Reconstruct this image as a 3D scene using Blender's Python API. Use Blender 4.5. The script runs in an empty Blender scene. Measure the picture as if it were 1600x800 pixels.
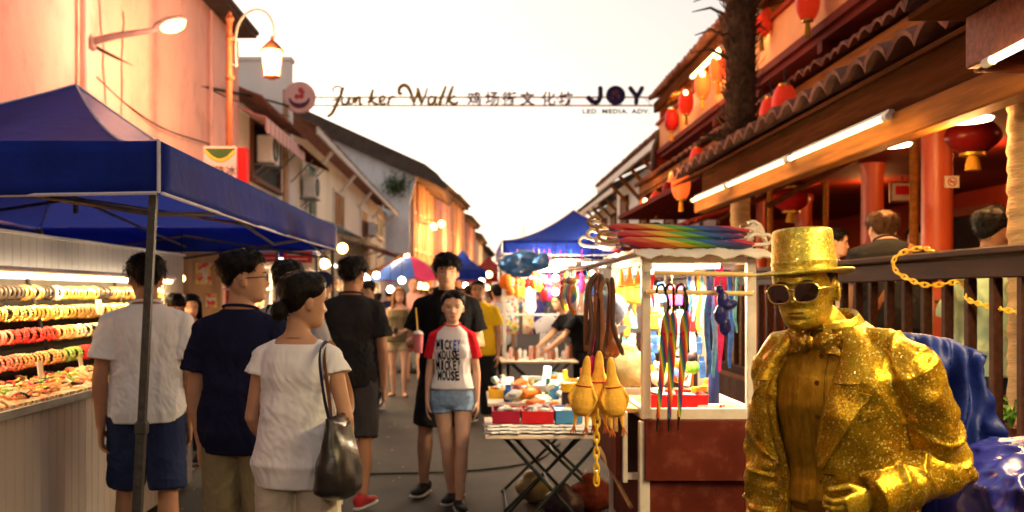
import bpy, bmesh, math, random, os
from mathutils import Vector, Matrix, noise
from mathutils.bvhtree import BVHTree
R = math.radians
PI = math.pi
random.seed(7)
SC = bpy.context.scene
COL = SC.collection
TMP = bpy.data.scenes.new('scratch')
F_PX, CX, CY, CAM_Z = (1556.0, 740.0, 460.0, 1.57)

def at(px, py, y):
 """point of the place at street distance y that the photo shows at px, py"""
 return Vector(((px - CX) * y / F_PX, y, CAM_Z - (py - CY) * y / F_PX))

def V(*a):
 return Vector(a)

def lerp(a, b, t):
 return a + (b - a) * t

def sstep(a, b, x):
 t = max(0.0, min(1.0, (x - a) / (b - a)))
 return t * t * (3 - 2 * t)
MATS = {}
LK = 0.72

def _new(name):
 m = bpy.data.materials.new(name)
 m.use_nodes = True
 nt = m.node_tree
 b = nt.nodes['Principled BSDF']
 MATS[name] = m
 return (m, nt, b)

def nd(nt, typ, **kw):
 n = nt.nodes.new(typ)
 for k, v in kw.items():
  if k.startswith('i_'):
   n.inputs[k[2:].replace('_', ' ')].default_value = v
  else:
   setattr(n, k, v)
 return n

def pm(name, col, rough=0.6, var=0.18, scale=6.0, bump=0.0, bscale=40.0, metal=0.0, spec=0.08, emit=None, estr=0.0, dirt=None, dirt_amt=0.5, dirt_scale=1.5, stretch=(1, 1, 1), sub=0.0, alpha=1.0, trans=0.0, sheen=0.0, coat=0.0):
 """procedural principled material: tone variation, optional stains with a shape of their own, fine bump"""
 m, nt, b = _new(name)
 L = nt.links.new
 tc = nd(nt, 'ShaderNodeTexCoord')
 mp = nd(nt, 'ShaderNodeMapping')
 mp.inputs['Scale'].default_value = stretch
 L(tc.outputs['Object'], mp.inputs['Vector'])
 n1 = nd(nt, 'ShaderNodeTexNoise', i_Scale=scale, i_Detail=5.0, i_Roughness=0.6)
 L(mp.outputs[0], n1.inputs['Vector'])
 mx = nd(nt, 'ShaderNodeMix', data_type='RGBA')
 c = Vector(col[:3])
 mx.inputs[6].default_value = (*c * (1 - var), 1)
 mx.inputs[7].default_value = (*[min(1, x * (1 + var)) for x in c], 1)
 rm = nd(nt, 'ShaderNodeMapRange')
 rm.inputs[1].default_value, rm.inputs[2].default_value = (0.3, 0.7)
 L(n1.outputs[0], rm.inputs[0])
 L(rm.outputs[0], mx.inputs[0])
 out = mx.outputs[2]
 if dirt:
  n2 = nd(nt, 'ShaderNodeTexNoise', i_Scale=dirt_scale, i_Detail=8.0, i_Roughness=0.7)
  L(mp.outputs[0], n2.inputs['Vector'])
  r2 = nd(nt, 'ShaderNodeMapRange')
  r2.inputs[1].default_value, r2.inputs[2].default_value = (0.52, 0.72)
  r2.inputs[4].default_value = dirt_amt
  L(n2.outputs[0], r2.inputs[0])
  m2 = nd(nt, 'ShaderNodeMix', data_type='RGBA')
  m2.inputs[7].default_value = (*dirt, 1)
  L(out, m2.inputs[6])
  L(r2.outputs[0], m2.inputs[0])
  out = m2.outputs[2]
 L(out, b.inputs['Base Color'])
 b.inputs['Roughness'].default_value = rough
 b.inputs['Metallic'].default_value = metal
 b.inputs['Specular IOR Level'].default_value = spec
 if sub:
  b.inputs['Subsurface Weight'].default_value = sub
  b.inputs['Subsurface Radius'].default_value = (0.02, 0.008, 0.004)
  b.inputs['Subsurface Scale'].default_value = 0.5
 if trans:
  b.inputs['Transmission Weight'].default_value = trans
 if alpha < 1:
  b.inputs['Alpha'].default_value = alpha
 if sheen:
  b.inputs['Sheen Weight'].default_value = sheen
 if coat:
  b.inputs['Coat Weight'].default_value = coat
  b.inputs['Coat Roughness'].default_value = 0.12
 if emit is not None:
  b.inputs['Emission Color'].default_value = (*emit, 1)
  b.inputs['Emission Strength'].default_value = estr
 if bump:
  n3 = nd(nt, 'ShaderNodeTexNoise', i_Scale=bscale, i_Detail=6.0, i_Roughness=0.6)
  L(mp.outputs[0], n3.inputs['Vector'])
  bp = nd(nt, 'ShaderNodeBump', i_Strength=1.0, i_Distance=bump)
  L(n3.outputs[0], bp.inputs['Height'])
  L(bp.outputs[0], b.inputs['Normal'])
 return m

def em(name, col, s):
 m, nt, b = _new(name)
 b.inputs['Base Color'].default_value = (*col, 1)
 b.inputs['Emission Color'].default_value = (*col, 1)
 b.inputs['Emission Strength'].default_value = s
 return m

def glitter(name, dark, mid, light, cell=420.0, amt=0.35, rough=0.36, spark=0.06, bump=0.5):
 """gold glitter fabric: satin metal ground, each flake with a small tilt of its own and a few tilted more, their glint painted as pale colour"""
 m, nt, b = _new(name)
 L = nt.links.new
 tc = nd(nt, 'ShaderNodeTexCoord')
 vo = nd(nt, 'ShaderNodeTexVoronoi', i_Scale=cell)
 L(tc.outputs['Object'], vo.inputs['Vector'])
 sp = nd(nt, 'ShaderNodeSeparateColor')
 L(vo.outputs['Color'], sp.inputs[0])
 s = nd(nt, 'ShaderNodeVectorMath', operation='SUBTRACT')
 s.inputs[1].default_value = (0.5, 0.5, 0.5)
 L(vo.outputs['Color'], s.inputs[0])
 th = nd(nt, 'ShaderNodeMath', operation='LESS_THAN')
 th.inputs[1].default_value = spark
 L(sp.outputs[2], th.inputs[0])
 ma = nd(nt, 'ShaderNodeMath', operation='MULTIPLY_ADD')
 L(th.outputs[0], ma.inputs[0])
 ma.inputs[1].default_value = 0.25
 ma.inputs[2].default_value = amt
 k = nd(nt, 'ShaderNodeVectorMath', operation='SCALE')
 L(s.outputs[0], k.inputs[0])
 L(ma.outputs[0], k.inputs['Scale'])
 n3 = nd(nt, 'ShaderNodeTexNoise', i_Scale=34.0, i_Detail=5.0)
 L(tc.outputs['Object'], n3.inputs['Vector'])
 bp = nd(nt, 'ShaderNodeBump', i_Strength=bump, i_Distance=0.005)
 L(n3.outputs[0], bp.inputs['Height'])
 a = nd(nt, 'ShaderNodeVectorMath', operation='ADD')
 L(bp.outputs[0], a.inputs[0])
 L(k.outputs[0], a.inputs[1])
 nn = nd(nt, 'ShaderNodeVectorMath', operation='NORMALIZE')
 L(a.outputs[0], nn.inputs[0])
 L(nn.outputs[0], b.inputs['Normal'])
 n1 = nd(nt, 'ShaderNodeTexNoise', i_Scale=6.0, i_Detail=7.0, i_Roughness=0.65)
 L(tc.outputs['Object'], n1.inputs['Vector'])
 rp = nd(nt, 'ShaderNodeValToRGB')
 e = rp.color_ramp.elements
 e[0].position, e[0].color = (0.32, (*dark, 1))
 e[1].position, e[1].color = (0.68, (*light, 1))
 x = rp.color_ramp.elements.new(0.5)
 x.color = (*mid, 1)
 L(n1.outputs[0], rp.inputs[0])
 r = nd(nt, 'ShaderNodeMapRange')
 r.inputs[3].default_value, r.inputs[4].default_value = (0.6, 1.2)
 L(sp.outputs[1], r.inputs[0])
 mul = nd(nt, 'ShaderNodeVectorMath', operation='SCALE')
 L(rp.outputs[0], mul.inputs[0])
 L(r.outputs[0], mul.inputs['Scale'])
 fk = nd(nt, 'ShaderNodeMix', data_type='RGBA')
 fk.inputs[7].default_value = (1, 0.8, 0.22, 1)  # pale yellow paints in the glint of the spark flakes
 L(mul.outputs[0], fk.inputs[6])
 L(th.outputs[0], fk.inputs[0])
 L(fk.outputs[2], b.inputs['Base Color'])
 me_ = nd(nt, 'ShaderNodeMath', operation='MULTIPLY_ADD')
 L(th.outputs[0], me_.inputs[0])
 me_.inputs[1].default_value = -0.55
 me_.inputs[2].default_value = 0.74
 L(me_.outputs[0], b.inputs['Metallic'])
 rr = nd(nt, 'ShaderNodeMath', operation='MULTIPLY_ADD')
 L(th.outputs[0], rr.inputs[0])
 rr.inputs[1].default_value = -0.16
 rr.inputs[2].default_value = rough
 L(rr.outputs[0], b.inputs['Roughness'])
 return m

def stripes(name, cols, scale, rough=0.5, axis='Z', diag=0.0, coat=0.0):
 """bands of plain colours along one object axis (rainbow cloth, striped awning)"""
 m, nt, b = _new(name)
 L = nt.links.new
 tc = nd(nt, 'ShaderNodeTexCoord')
 sp = nd(nt, 'ShaderNodeSeparateXYZ')
 L(tc.outputs['Object'], sp.inputs[0])
 src = sp.outputs[axis]
 if diag:
  ad = nd(nt, 'ShaderNodeMath', operation='MULTIPLY_ADD')
  L(sp.outputs['X' if axis != 'X' else 'Z'], ad.inputs[0])
  ad.inputs[1].default_value = diag
  L(src, ad.inputs[2])
  src = ad.outputs[0]
 mu = nd(nt, 'ShaderNodeMath', operation='MULTIPLY')
 mu.inputs[1].default_value = scale
 L(src, mu.inputs[0])
 fr = nd(nt, 'ShaderNodeMath', operation='FRACT')
 L(mu.outputs[0], fr.inputs[0])
 rp = nd(nt, 'ShaderNodeValToRGB')
 rp.color_ramp.interpolation = 'CONSTANT'
 e = rp.color_ramp.elements
 while len(e) < len(cols):
  e.new(0.5)
 for i, c in enumerate(cols):
  e[i].position = i / len(cols)
  e[i].color = (*c, 1)
 L(fr.outputs[0], rp.inputs[0])
 L(rp.outputs[0], b.inputs['Base Color'])
 b.inputs['Roughness'].default_value = rough
 if coat:
  b.inputs['Coat Weight'].default_value = coat
 return m

def patches(name, cols, scale, rough=0.5, metal=0.0):
 """random patches of colours, for packets and printed wrappers"""
 m, nt, b = _new(name)
 L = nt.links.new
 tc = nd(nt, 'ShaderNodeTexCoord')
 vo = nd(nt, 'ShaderNodeTexVoronoi', i_Scale=scale)
 L(tc.outputs['Object'], vo.inputs['Vector'])
 sp = nd(nt, 'ShaderNodeSeparateColor')
 L(vo.outputs['Color'], sp.inputs[0])
 rp = nd(nt, 'ShaderNodeValToRGB')
 rp.color_ramp.interpolation = 'CONSTANT'
 e = rp.color_ramp.elements
 while len(e) < len(cols):
  e.new(0.5)
 for i, c in enumerate(cols):
  e[i].position = i / len(cols)
  e[i].color = (*c, 1)
 L(sp.outputs[0], rp.inputs[0])
 L(rp.outputs[0], b.inputs['Base Color'])
 b.inputs['Roughness'].default_value = rough
 b.inputs['Metallic'].default_value = metal
 return m

def ortho(d):
 d = d.normalized()
 up = V(0, 0, 1) if abs(d.z) < 0.9 else V(1, 0, 0)
 a = d.cross(up).normalized()
 return (a, a.cross(d).normalized())

class MB:

 def __init__(s):
  s.v, s.f, s.m, s.cur = ([], [], [], 0)

 def mat(s, i):
  s.cur = i
  return s

 def add(s, vs, fs):
  o = len(s.v)
  s.v += [Vector(p) for p in vs]
  s.f += [[i + o for i in f] for f in fs]
  s.m += [s.cur] * len(fs)
  return s

 def box(s, c, d, rot=None, bev=0.0):
  c = Vector(c)
  x, y, z = (d[0] / 2, d[1] / 2, d[2] / 2)
  if bev:
   b = min(bev, x * 0.45, y * 0.45, z * 0.45)
   vs = []
   for sx in (-1, 1):
    for sy in (-1, 1):
     for sz in (-1, 1):
      vs += [(sx * x, sy * (y - b), sz * (z - b)), (sx * (x - b), sy * y, sz * (z - b)), (sx * (x - b), sy * (y - b), sz * z)]
   bm = bmesh.new()
   for p in vs:
    bm.verts.new(p)
   r = bmesh.ops.convex_hull(bm, input=bm.verts)
   bm.verts.index_update()
   vs = [v.co.copy() for v in bm.verts]
   fs = [[v.index for v in f.verts] for f in bm.faces]
   bm.free()
  else:
   vs = [(sx * x, sy * y, sz * z) for sx in (-1, 1) for sy in (-1, 1) for sz in (-1, 1)]
   fs = [(0, 1, 3, 2), (4, 6, 7, 5), (0, 4, 5, 1), (2, 3, 7, 6), (0, 2, 6, 4), (1, 5, 7, 3)]
  vs = [Vector(p) for p in vs]
  if rot is not None:
   vs = [rot @ p for p in vs]
  return s.add([p + c for p in vs], fs)

 def rings(s, rings, cap0=True, cap1=True, closed=True):
  n = len(rings[0])
  vs = [p for r in rings for p in r]
  fs = []
  for i in range(len(rings) - 1):
   for j in range(n if closed else n - 1):
    k = (j + 1) % n
    fs.append((i * n + j, i * n + k, (i + 1) * n + k, (i + 1) * n + j))
  if cap0:
   fs.append(tuple(reversed(range(n))))
  if cap1:
   fs.append(tuple(((len(rings) - 1) * n + j for j in range(n))))
  return s.add(vs, fs)

 def tube(s, pts, rad, n=10, cap=True, flat=1.0, up=None):
  """tapered tube through points; rad a number or list; flat squeezes the second axis"""
  pts = [Vector(p) for p in pts]
  if not isinstance(rad, (list, tuple)):
   rad = [rad] * len(pts)
  rs = []
  a0 = None
  for i, p in enumerate(pts):
   d = pts[min(i + 1, len(pts) - 1)] - pts[max(i - 1, 0)]
   if d.length < 1e-09:
    d = V(0, 0, 1)
   d.normalize()
   if a0 is None:
    if up is not None:
     a0 = (Vector(up) - d * d.dot(Vector(up))).normalized()
    else:
     a0 = ortho(d)[0]
   else:
    a0 = a0 - d * d.dot(a0)
    a0 = a0.normalized() if a0.length > 1e-06 else ortho(d)[0]
   b0 = d.cross(a0)
   rs.append([p + a0 * (math.cos(2 * PI * j / n) * rad[i]) + b0 * (math.sin(2 * PI * j / n) * rad[i] * flat) for j in range(n)])
  return s.rings(rs, cap, cap)

 def cyl(s, p0, p1, r0, r1=None, n=14):
  return s.tube([p0, p1], [r0, r0 if r1 is None else r1], n)

 def ball(s, c, r, nu=14, nv=9, rot=None):
  c = Vector(c)
  r = Vector(r) if hasattr(r, '__len__') else V(r, r, r)
  rs = []
  for i in range(nv + 1):
   t = PI * (i / nv) if 0 < i < nv else 0.02 if i == 0 else PI - 0.02
   rs.append([V(r.x * math.sin(t) * math.cos(2 * PI * j / nu), r.y * math.sin(t) * math.sin(2 * PI * j / nu), -r.z * math.cos(t)) for j in range(nu)])
  if rot is not None:
   rs = [[rot @ p for p in q] for q in rs]
  return s.rings([[p + c for p in q] for q in rs])

 def lathe(s, prof, c=(0, 0, 0), n=24, rot=None, sx=1.0, sy=1.0, cap=True):
  c = Vector(c)
  rs = [[V(sx * r * math.cos(2 * PI * j / n), sy * r * math.sin(2 * PI * j / n), z) for j in range(n)] for r, z in prof]
  if rot is not None:
   rs = [[rot @ p for p in q] for q in rs]
  return s.rings([[p + c for p in q] for q in rs], cap, cap)

 def prism(s, out, ext, rev=False):
  """polygon (list of 3D points) pushed along vector ext"""
  out = [Vector(p) for p in out]
  n = len(out)
  vs = out + [p + Vector(ext) for p in out]
  fs = [tuple(reversed(range(n))), tuple(range(n, 2 * n))] + [(i, (i + 1) % n, (i + 1) % n + n, i + n) for i in range(n)]
  return s.add(vs, fs)

 def quad(s, *p):
  return s.add(p, [tuple(range(len(p)))])

 def grid(s, fn, nu, nv, wrap=False):
  vs = [fn(i / nu, j / nv) for j in range(nv + 1) for i in range(nu + (0 if wrap else 1))]
  w = nu if wrap else nu + 1
  fs = []
  for j in range(nv):
   for i in range(nu):
    k = (i + 1) % w
    fs.append((j * w + i, j * w + k, (j + 1) * w + k, (j + 1) * w + i))
  return s.add(vs, fs)

 def sheet(s, fn, nu, nv, th, wrap=False):
  """grid with thickness: fn(u, v) -> point; second skin pushed along the grid's own normals"""
  t = MB().grid(fn, nu, nv, wrap)
  me = t.mesh()
  nrm = [x.vector.copy() for x in me.vertex_normals]
  o = len(t.v)
  w = nu if wrap else nu + 1
  vs = t.v + [p - n * th for p, n in zip(t.v, nrm)]
  fs = [list(f) for f in t.f] + [[i + o for i in reversed(f)] for f in t.f]
  b = []
  for i in range(nu):
   b += [(i, (i + 1) % w), (nv * w + (i + 1) % w, nv * w + i)]
  if not wrap:
   for j in range(nv):
    b += [((j + 1) * w, j * w), (j * w + nu, (j + 1) * w + nu)]
  fs += [[q, p, p + o, q + o] for p, q in b]
  bpy.data.meshes.remove(me)
  return s.add(vs, fs)

 def mesh(s, name='mesh'):
  me = bpy.data.meshes.new(name)
  me.from_pydata([tuple(p) for p in s.v], [], s.f)
  me.update()
  return me

 def xf(s, M):
  s.v = [M @ p for p in s.v]
  return s

 def join(s, o):
  c = s.cur
  k = len(s.v)
  s.v += o.v
  s.f += [[i + k for i in f] for f in o.f]
  s.m += o.m
  return s

def world_of(o):
 M = Matrix.Identity(4)
 while o is not None:
  M = o.matrix_basis @ M
  o = o.parent
 return M

def from_mesh(me):
 b = MB()
 b.v = [v.co.copy() for v in me.vertices]
 b.f = [list(p.vertices) for p in me.polygons]
 b.m = [p.material_index for p in me.polygons]
 return b

def mats_of(mats):
 return [MATS[m] if isinstance(m, str) else m for m in (mats if isinstance(mats, (list, tuple)) else [mats])]
SPLIT = set('pilaster bracket arm under_frame brace downpipe crack post rod_hook cross_beam rafter poster line price_card display_bar shelf_board strap rail frame strut fascia chair_frame antenna cord side_trim terrace_post leg rim frond_stub foot'.split())

def pieces(mb):
 """loose pieces of a mesh, those that touch kept together"""
 par = list(range(len(mb.v)))

 def find(a):
  while par[a] != a:
   par[a] = par[par[a]]
   a = par[a]
  return a
 for f in mb.f:
  a = find(f[0])
  for i in f[1:]:
   par[find(i)] = a
 bb = {}
 for i, p in enumerate(mb.v):
  r = find(i)
  b = bb.setdefault(r, [p.copy(), p.copy()])
  for k in range(3):
   b[0][k] = min(b[0][k], p[k])
   b[1][k] = max(b[1][k], p[k])
 ids = list(bb)
 for x in range(len(ids)):
  for y in range(x):
   a, b = (bb[ids[x]], bb[ids[y]])
   if all((a[0][k] < b[1][k] + 0.004 and b[0][k] < a[1][k] + 0.004 for k in range(3))):
    par[find(ids[x])] = find(ids[y])
 out = {}
 for f, m in zip(mb.f, mb.m):
  r = find(f[0])
  o, mp = out.setdefault(r, (MB(), {}))
  nf = []
  for i in f:
   if i not in mp:
    mp[i] = len(o.v)
    o.v.append(mb.v[i])
   nf.append(mp[i])
  o.f.append(nf)
  o.m.append(m)
 return [o for o, _ in out.values()]

def obj(name, mb, mats, parent=None, *a, **k):
 if parent is not None and name in SPLIT and (len(mb.f) < 20000):
  ps = pieces(mb)
  if 1 < len(ps) <= 90:
   return [obj1(name, p, mats, parent, *a, **k) for p in ps][0]
 return obj1(name, mb, mats, parent, *a, **k)

def obj1(name, mb, mats, parent=None, smooth=False, world=True, sharp=40, fix=True):
 """link one mesh object; mb in world coordinates unless world=False (then in the parent's)"""
 if parent is not None and world:
  mb.xf(world_of(parent).inverted())
 org = V(0, 0, 0)
 if parent is None and world and mb.v:
  xs = [p.x for p in mb.v]
  ys = [p.y for p in mb.v]
  zs = [p.z for p in mb.v]
  org = V((min(xs) + max(xs)) / 2, (min(ys) + max(ys)) / 2, min(zs))
  mb.v = [p - org for p in mb.v]
 me = mb.mesh(name)
 for m in mats_of(mats):
  me.materials.append(m)
 me.polygons.foreach_set('material_index', mb.m)
 if fix:
  bm = bmesh.new()
  bm.from_mesh(me)
  bmesh.ops.recalc_face_normals(bm, faces=bm.faces)
  bm.to_mesh(me)
  bm.free()
 if smooth:
  me.polygons.foreach_set('use_smooth', [True] * len(me.polygons))
  if sharp:
   me.set_sharp_from_angle(angle=R(sharp))
 o = bpy.data.objects.new(name, me)
 o.location = org
 COL.objects.link(o)
 if parent is not None:
  o.parent = parent
 return o

def tag(o, label=None, cat=None, group=None, kind=None):
 for k, v in (('label', label), ('category', cat), ('group', group), ('kind', kind)):
  if v:
   o[k] = v
 return o

def thing(name, label, cat, loc=(0, 0, 0), rz=0.0, group=None, scale=1.0):
 o = bpy.data.objects.new(name, None)
 o.location = loc
 o.rotation_euler = (0, 0, rz)
 o.scale = (scale,) * 3
 o.empty_display_size = 0.1
 COL.objects.link(o)
 return tag(o, label, cat, group)

def copy_tree(o, parent=None):
 c = o.copy()
 COL.objects.link(c)
 if parent is not None:
  c.parent = parent
 for ch in [x for x in bpy.data.objects if x.parent == o]:
  copy_tree(ch, c)
 return c

def tmp_eval(ob):
 TMP.collection.objects.link(ob)
 vl = TMP.view_layers[0]
 vl.update()
 dg = vl.depsgraph
 me = bpy.data.meshes.new_from_object(ob.evaluated_get(dg), depsgraph=dg)
 d = ob.data
 TMP.collection.objects.unlink(ob)
 bpy.data.objects.remove(ob)
 return me

def remesh(mb, vox=0.008, it=3, fac=0.5):
 """one continuous skin round everything in mb"""
 me = mb.mesh('t')
 bm = bmesh.new()
 bm.from_mesh(me)
 bmesh.ops.recalc_face_normals(bm, faces=bm.faces)
 bm.to_mesh(me)
 bm.free()
 ob = bpy.data.objects.new('t', me)
 md = ob.modifiers.new('r', 'REMESH')
 md.mode = 'VOXEL'
 md.voxel_size = vox
 if it:
  sm = ob.modifiers.new('s', 'SMOOTH')
  sm.iterations = it
  sm.factor = fac
 r = tmp_eval(ob)
 out = from_mesh(r)
 out.m = [0] * len(out.f)
 bpy.data.meshes.remove(r)
 return out

def displace(mb, fn, flat=False):
 """push each vertex along its normal by fn(point, normal)"""
 me = mb.mesh('t')
 nrm = [x.vector.copy() for x in me.vertex_normals]
 bpy.data.meshes.remove(me)
 mb.v = [p + (V(n.x, n.y, 0) if flat else n) * fn(p, n) for p, n in zip(mb.v, nrm)]
 return mb

def text_mb(s, size=1.0, ext=0.02, bevel=0.0, spacing=1.0, align='CENTER', bold=0.0, res=3, shear=0.0):
 cu = bpy.data.curves.new('t', 'FONT')
 cu.body = s
 cu.size = size
 cu.extrude = ext
 cu.bevel_depth = bevel
 cu.offset = bold
 cu.space_character = spacing
 cu.align_x = align
 cu.shear = shear
 cu.resolution_u = res
 ob = bpy.data.objects.new('t', cu)
 me = tmp_eval(ob)
 b = from_mesh(me)
 b.m = [0] * len(b.f)
 return b

def fr(p):
 return noise.noise(Vector(p))

def spline(pts, n=8):
 """Catmull-Rom through points"""
 pts = [Vector(p) for p in pts]
 if len(pts) < 3:
  return pts
 P = [pts[0] * 2 - pts[1]] + pts + [pts[-1] * 2 - pts[-2]]
 out = []
 for i in range(1, len(P) - 2):
  for k in range(n):
   t = k / n
   a, b, c, d = (P[i - 1], P[i], P[i + 1], P[i + 2])
   out.append(0.5 * (2 * b + (c - a) * t + (2 * a - 5 * b + 4 * c - d) * t * t + (3 * b - a - 3 * c + d) * t ** 3))
 out.append(pts[-1])
 return out

def point_light(name, loc, watts, col, r=0.05, kind='POINT'):
 l = bpy.data.lights.new(name, kind)
 l.energy = watts * LK
 l.color = col
 if kind == 'POINT':
  l.shadow_soft_size = r
 o = bpy.data.objects.new(name, l)
 o.location = loc
 COL.objects.link(o)
 return o

def area_light(name, loc, size, watts, col, rot=(0, 0, 0), size_y=None):
 l = bpy.data.lights.new(name, 'AREA')
 l.energy = watts * LK
 l.color = col
 l.size = size
 if size_y:
  l.shape = 'RECTANGLE'
  l.size_y = size_y
 o = bpy.data.objects.new(name, l)
 o.location = loc
 o.rotation_euler = rot
 COL.objects.link(o)
 return o
pm('skin', (0.46, 0.25, 0.155), 0.48, 0.1, 12, 0.0006, 220, sub=0.12)
pm('skin_tan', (0.34, 0.17, 0.1), 0.48, 0.1, 12, 0.0006, 220, sub=0.12)
pm('skin_pale', (0.6, 0.36, 0.25), 0.48, 0.08, 12, 0.0006, 220, sub=0.12)
pm('lip', (0.36, 0.12, 0.1), 0.4, 0.1)
pm('eye_white', (0.62, 0.58, 0.54), 0.25, 0.03)
pm('eye_dark', (0.012, 0.008, 0.006), 0.12, 0.1)
pm('lash', (0.01, 0.008, 0.007), 0.6, 0.1)
pm('hair_black', (0.008, 0.006, 0.0055), 0.5, 0.5, 60, 0.003, 160, stretch=(1, 1, 0.15), spec=0.1)
pm('hair_brown', (0.075, 0.035, 0.016), 0.45, 0.4, 60, 0.003, 160, stretch=(1, 1, 0.15), spec=0.1)
pm('hair_fair', (0.24, 0.13, 0.06), 0.5, 0.4, 60, 0.003, 160, stretch=(1, 1, 0.15))
pm('tee_white', (0.66, 0.65, 0.67), 0.85, 0.05, 5, 0.0006, 500, sheen=0.2)
pm('top_white', (0.72, 0.7, 0.71), 0.85, 0.04, 5, 0.0006, 500, sheen=0.2)
pm('tee_navy', (0.011, 0.012, 0.036), 0.9, 0.15, 5, 0.0006, 500, spec=0.05)
pm('tee_charcoal', (0.02, 0.019, 0.021), 0.9, 0.15, 5, 0.0006, 500, spec=0.05)
pm('tee_black', (0.006, 0.006, 0.007), 0.9, 0.15, 5, 0.0006, 500, spec=0.05)
pm('tee_yellow', (0.8, 0.5, 0.02), 0.85, 0.08, 5, 0.0006, 500)
pm('tee_red', (0.52, 0.012, 0.022), 0.85, 0.08, 5, 0.0006, 500)
pm('tee_pink', (0.62, 0.34, 0.3), 0.85, 0.08, 5, 0.0006, 500)
pm('tee_grey', (0.32, 0.31, 0.33), 0.85, 0.08, 5, 0.0006, 500)
pm('tank_olive', (0.13, 0.11, 0.062), 0.85, 0.1, 5, 0.0006, 500)
pm('shirt_green', (0.42, 0.55, 0.34), 0.8, 0.08, 5, 0.0006, 500)
pm('shorts_navy', (0.018, 0.026, 0.075), 0.85, 0.15, 5, 0.0006, 400)
pm('pants_olive', (0.22, 0.18, 0.1), 0.85, 0.1, 5, 0.0006, 400)
pm('pants_beige', (0.52, 0.46, 0.37), 0.85, 0.08, 5, 0.0006, 400)
pm('shorts_grey', (0.045, 0.043, 0.047), 0.85, 0.1, 5, 0.0006, 400)
pm('shorts_khaki', (0.4, 0.33, 0.2), 0.85, 0.1, 5, 0.0006, 400)
pm('denim', (0.2, 0.3, 0.46), 0.85, 0.22, 30, 0.0008, 500)
pm('denim_dark', (0.03, 0.04, 0.075), 0.85, 0.2, 30, 0.0008, 500)
pm('pants_black', (0.012, 0.012, 0.014), 0.8, 0.15)
pm('sneaker_black', (0.014, 0.013, 0.014), 0.6, 0.2)
pm('sneaker_red', (0.4, 0.03, 0.035), 0.6, 0.2)
pm('sneaker_white', (0.6, 0.58, 0.55), 0.6, 0.1)
pm('sandal_brown', (0.16, 0.07, 0.03), 0.6, 0.2)
pm('sole_white', (0.55, 0.53, 0.5), 0.7, 0.15)
pm('rubber_black', (0.015, 0.015, 0.015), 0.7, 0.2)
pm('steel', (0.42, 0.42, 0.42), 0.35, 0.15, 10, metal=0.9)
pm('steel_dark', (0.05, 0.048, 0.045), 0.45, 0.25, 10, metal=0.5)
pm('glass_dark', (0.012, 0.01, 0.012), 0.08, 0.1, coat=0.6)
HEADT = [(0.0, 0.06, 0.0, 0.018, -0.035), (0.035, 0.08, 0.012, 0.036, -0.03), (0.1, 0.089, 0.03, 0.049, -0.02), (0.2, 0.09, 0.05, 0.058, -0.01), (0.32, 0.089, 0.068, 0.065, 0), (0.45, 0.087, 0.085, 0.071, 0), (0.55, 0.089, 0.094, 0.0745, 0), (0.65, 0.092, 0.099, 0.0765, 0), (0.75, 0.089, 0.101, 0.0765, 0), (0.84, 0.079, 0.094, 0.071, 0), (0.91, 0.061, 0.078, 0.058, 0), (0.96, 0.041, 0.056, 0.04, 0), (1.0, 0.002, 0.012, 0.004, 0)]
HH = 0.222

def table(T, t):
 if t <= T[0][0]:
  return T[0][1:]
 for a, b in zip(T, T[1:]):
  if t <= b[0]:
   k = (t - a[0]) / (b[0] - a[0])
   return [lerp(x, y, k) for x, y in zip(a[1:], b[1:])]
 return T[-1][1:]

def g2(x, t, x0, t0, sx, st):
 return math.exp(-((x - x0) / sx) ** 2 - ((t - t0) / st) ** 2)

def head_surf(th, t, w=1.0, feat=1.0):
 F, B, W, yc = table(HEADT, t)
 W *= w
 c, s = (math.cos(th), math.sin(th))
 x = W * math.copysign(abs(s) ** 0.88, s)
 if c >= 0:
  y = yc - (F + yc) * c ** 0.9
  ax = abs(x)
  d = 0.024 * math.exp(-((t - 0.365) / 0.048) ** 2) * math.exp(-(x / 0.0145) ** 2)
  d += 0.014 * math.exp(-((t - 0.46) / 0.075) ** 2) * math.exp(-(x / 0.0105) ** 2)
  d += 0.009 * g2(ax, t, 0.0145, 0.345, 0.008, 0.03)
  d -= 0.011 * g2(ax, t, 0.032, 0.495, 0.017, 0.045)
  d += 0.005 * g2(ax, t, 0.03, 0.585, 0.024, 0.03)
  d += 0.0075 * g2(x, t, 0, 0.228, 0.022, 0.017) + 0.008 * g2(x, t, 0, 0.183, 0.02, 0.018)
  d -= 0.006 * g2(x, t, 0, 0.206, 0.024, 0.007)
  d -= 0.005 * g2(x, t, 0, 0.143, 0.022, 0.02)
  d += 0.006 * g2(x, t, 0, 0.065, 0.022, 0.04)
  d += 0.004 * g2(ax, t, 0.046, 0.39, 0.018, 0.07)
  d -= 0.003 * g2(ax, t, 0.036, 0.25, 0.01, 0.06)
  y -= d * feat * c ** 0.3
 else:
  y = yc + (B - yc) * (-c) ** 0.9
 return V(x, y, t * HH)

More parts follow.
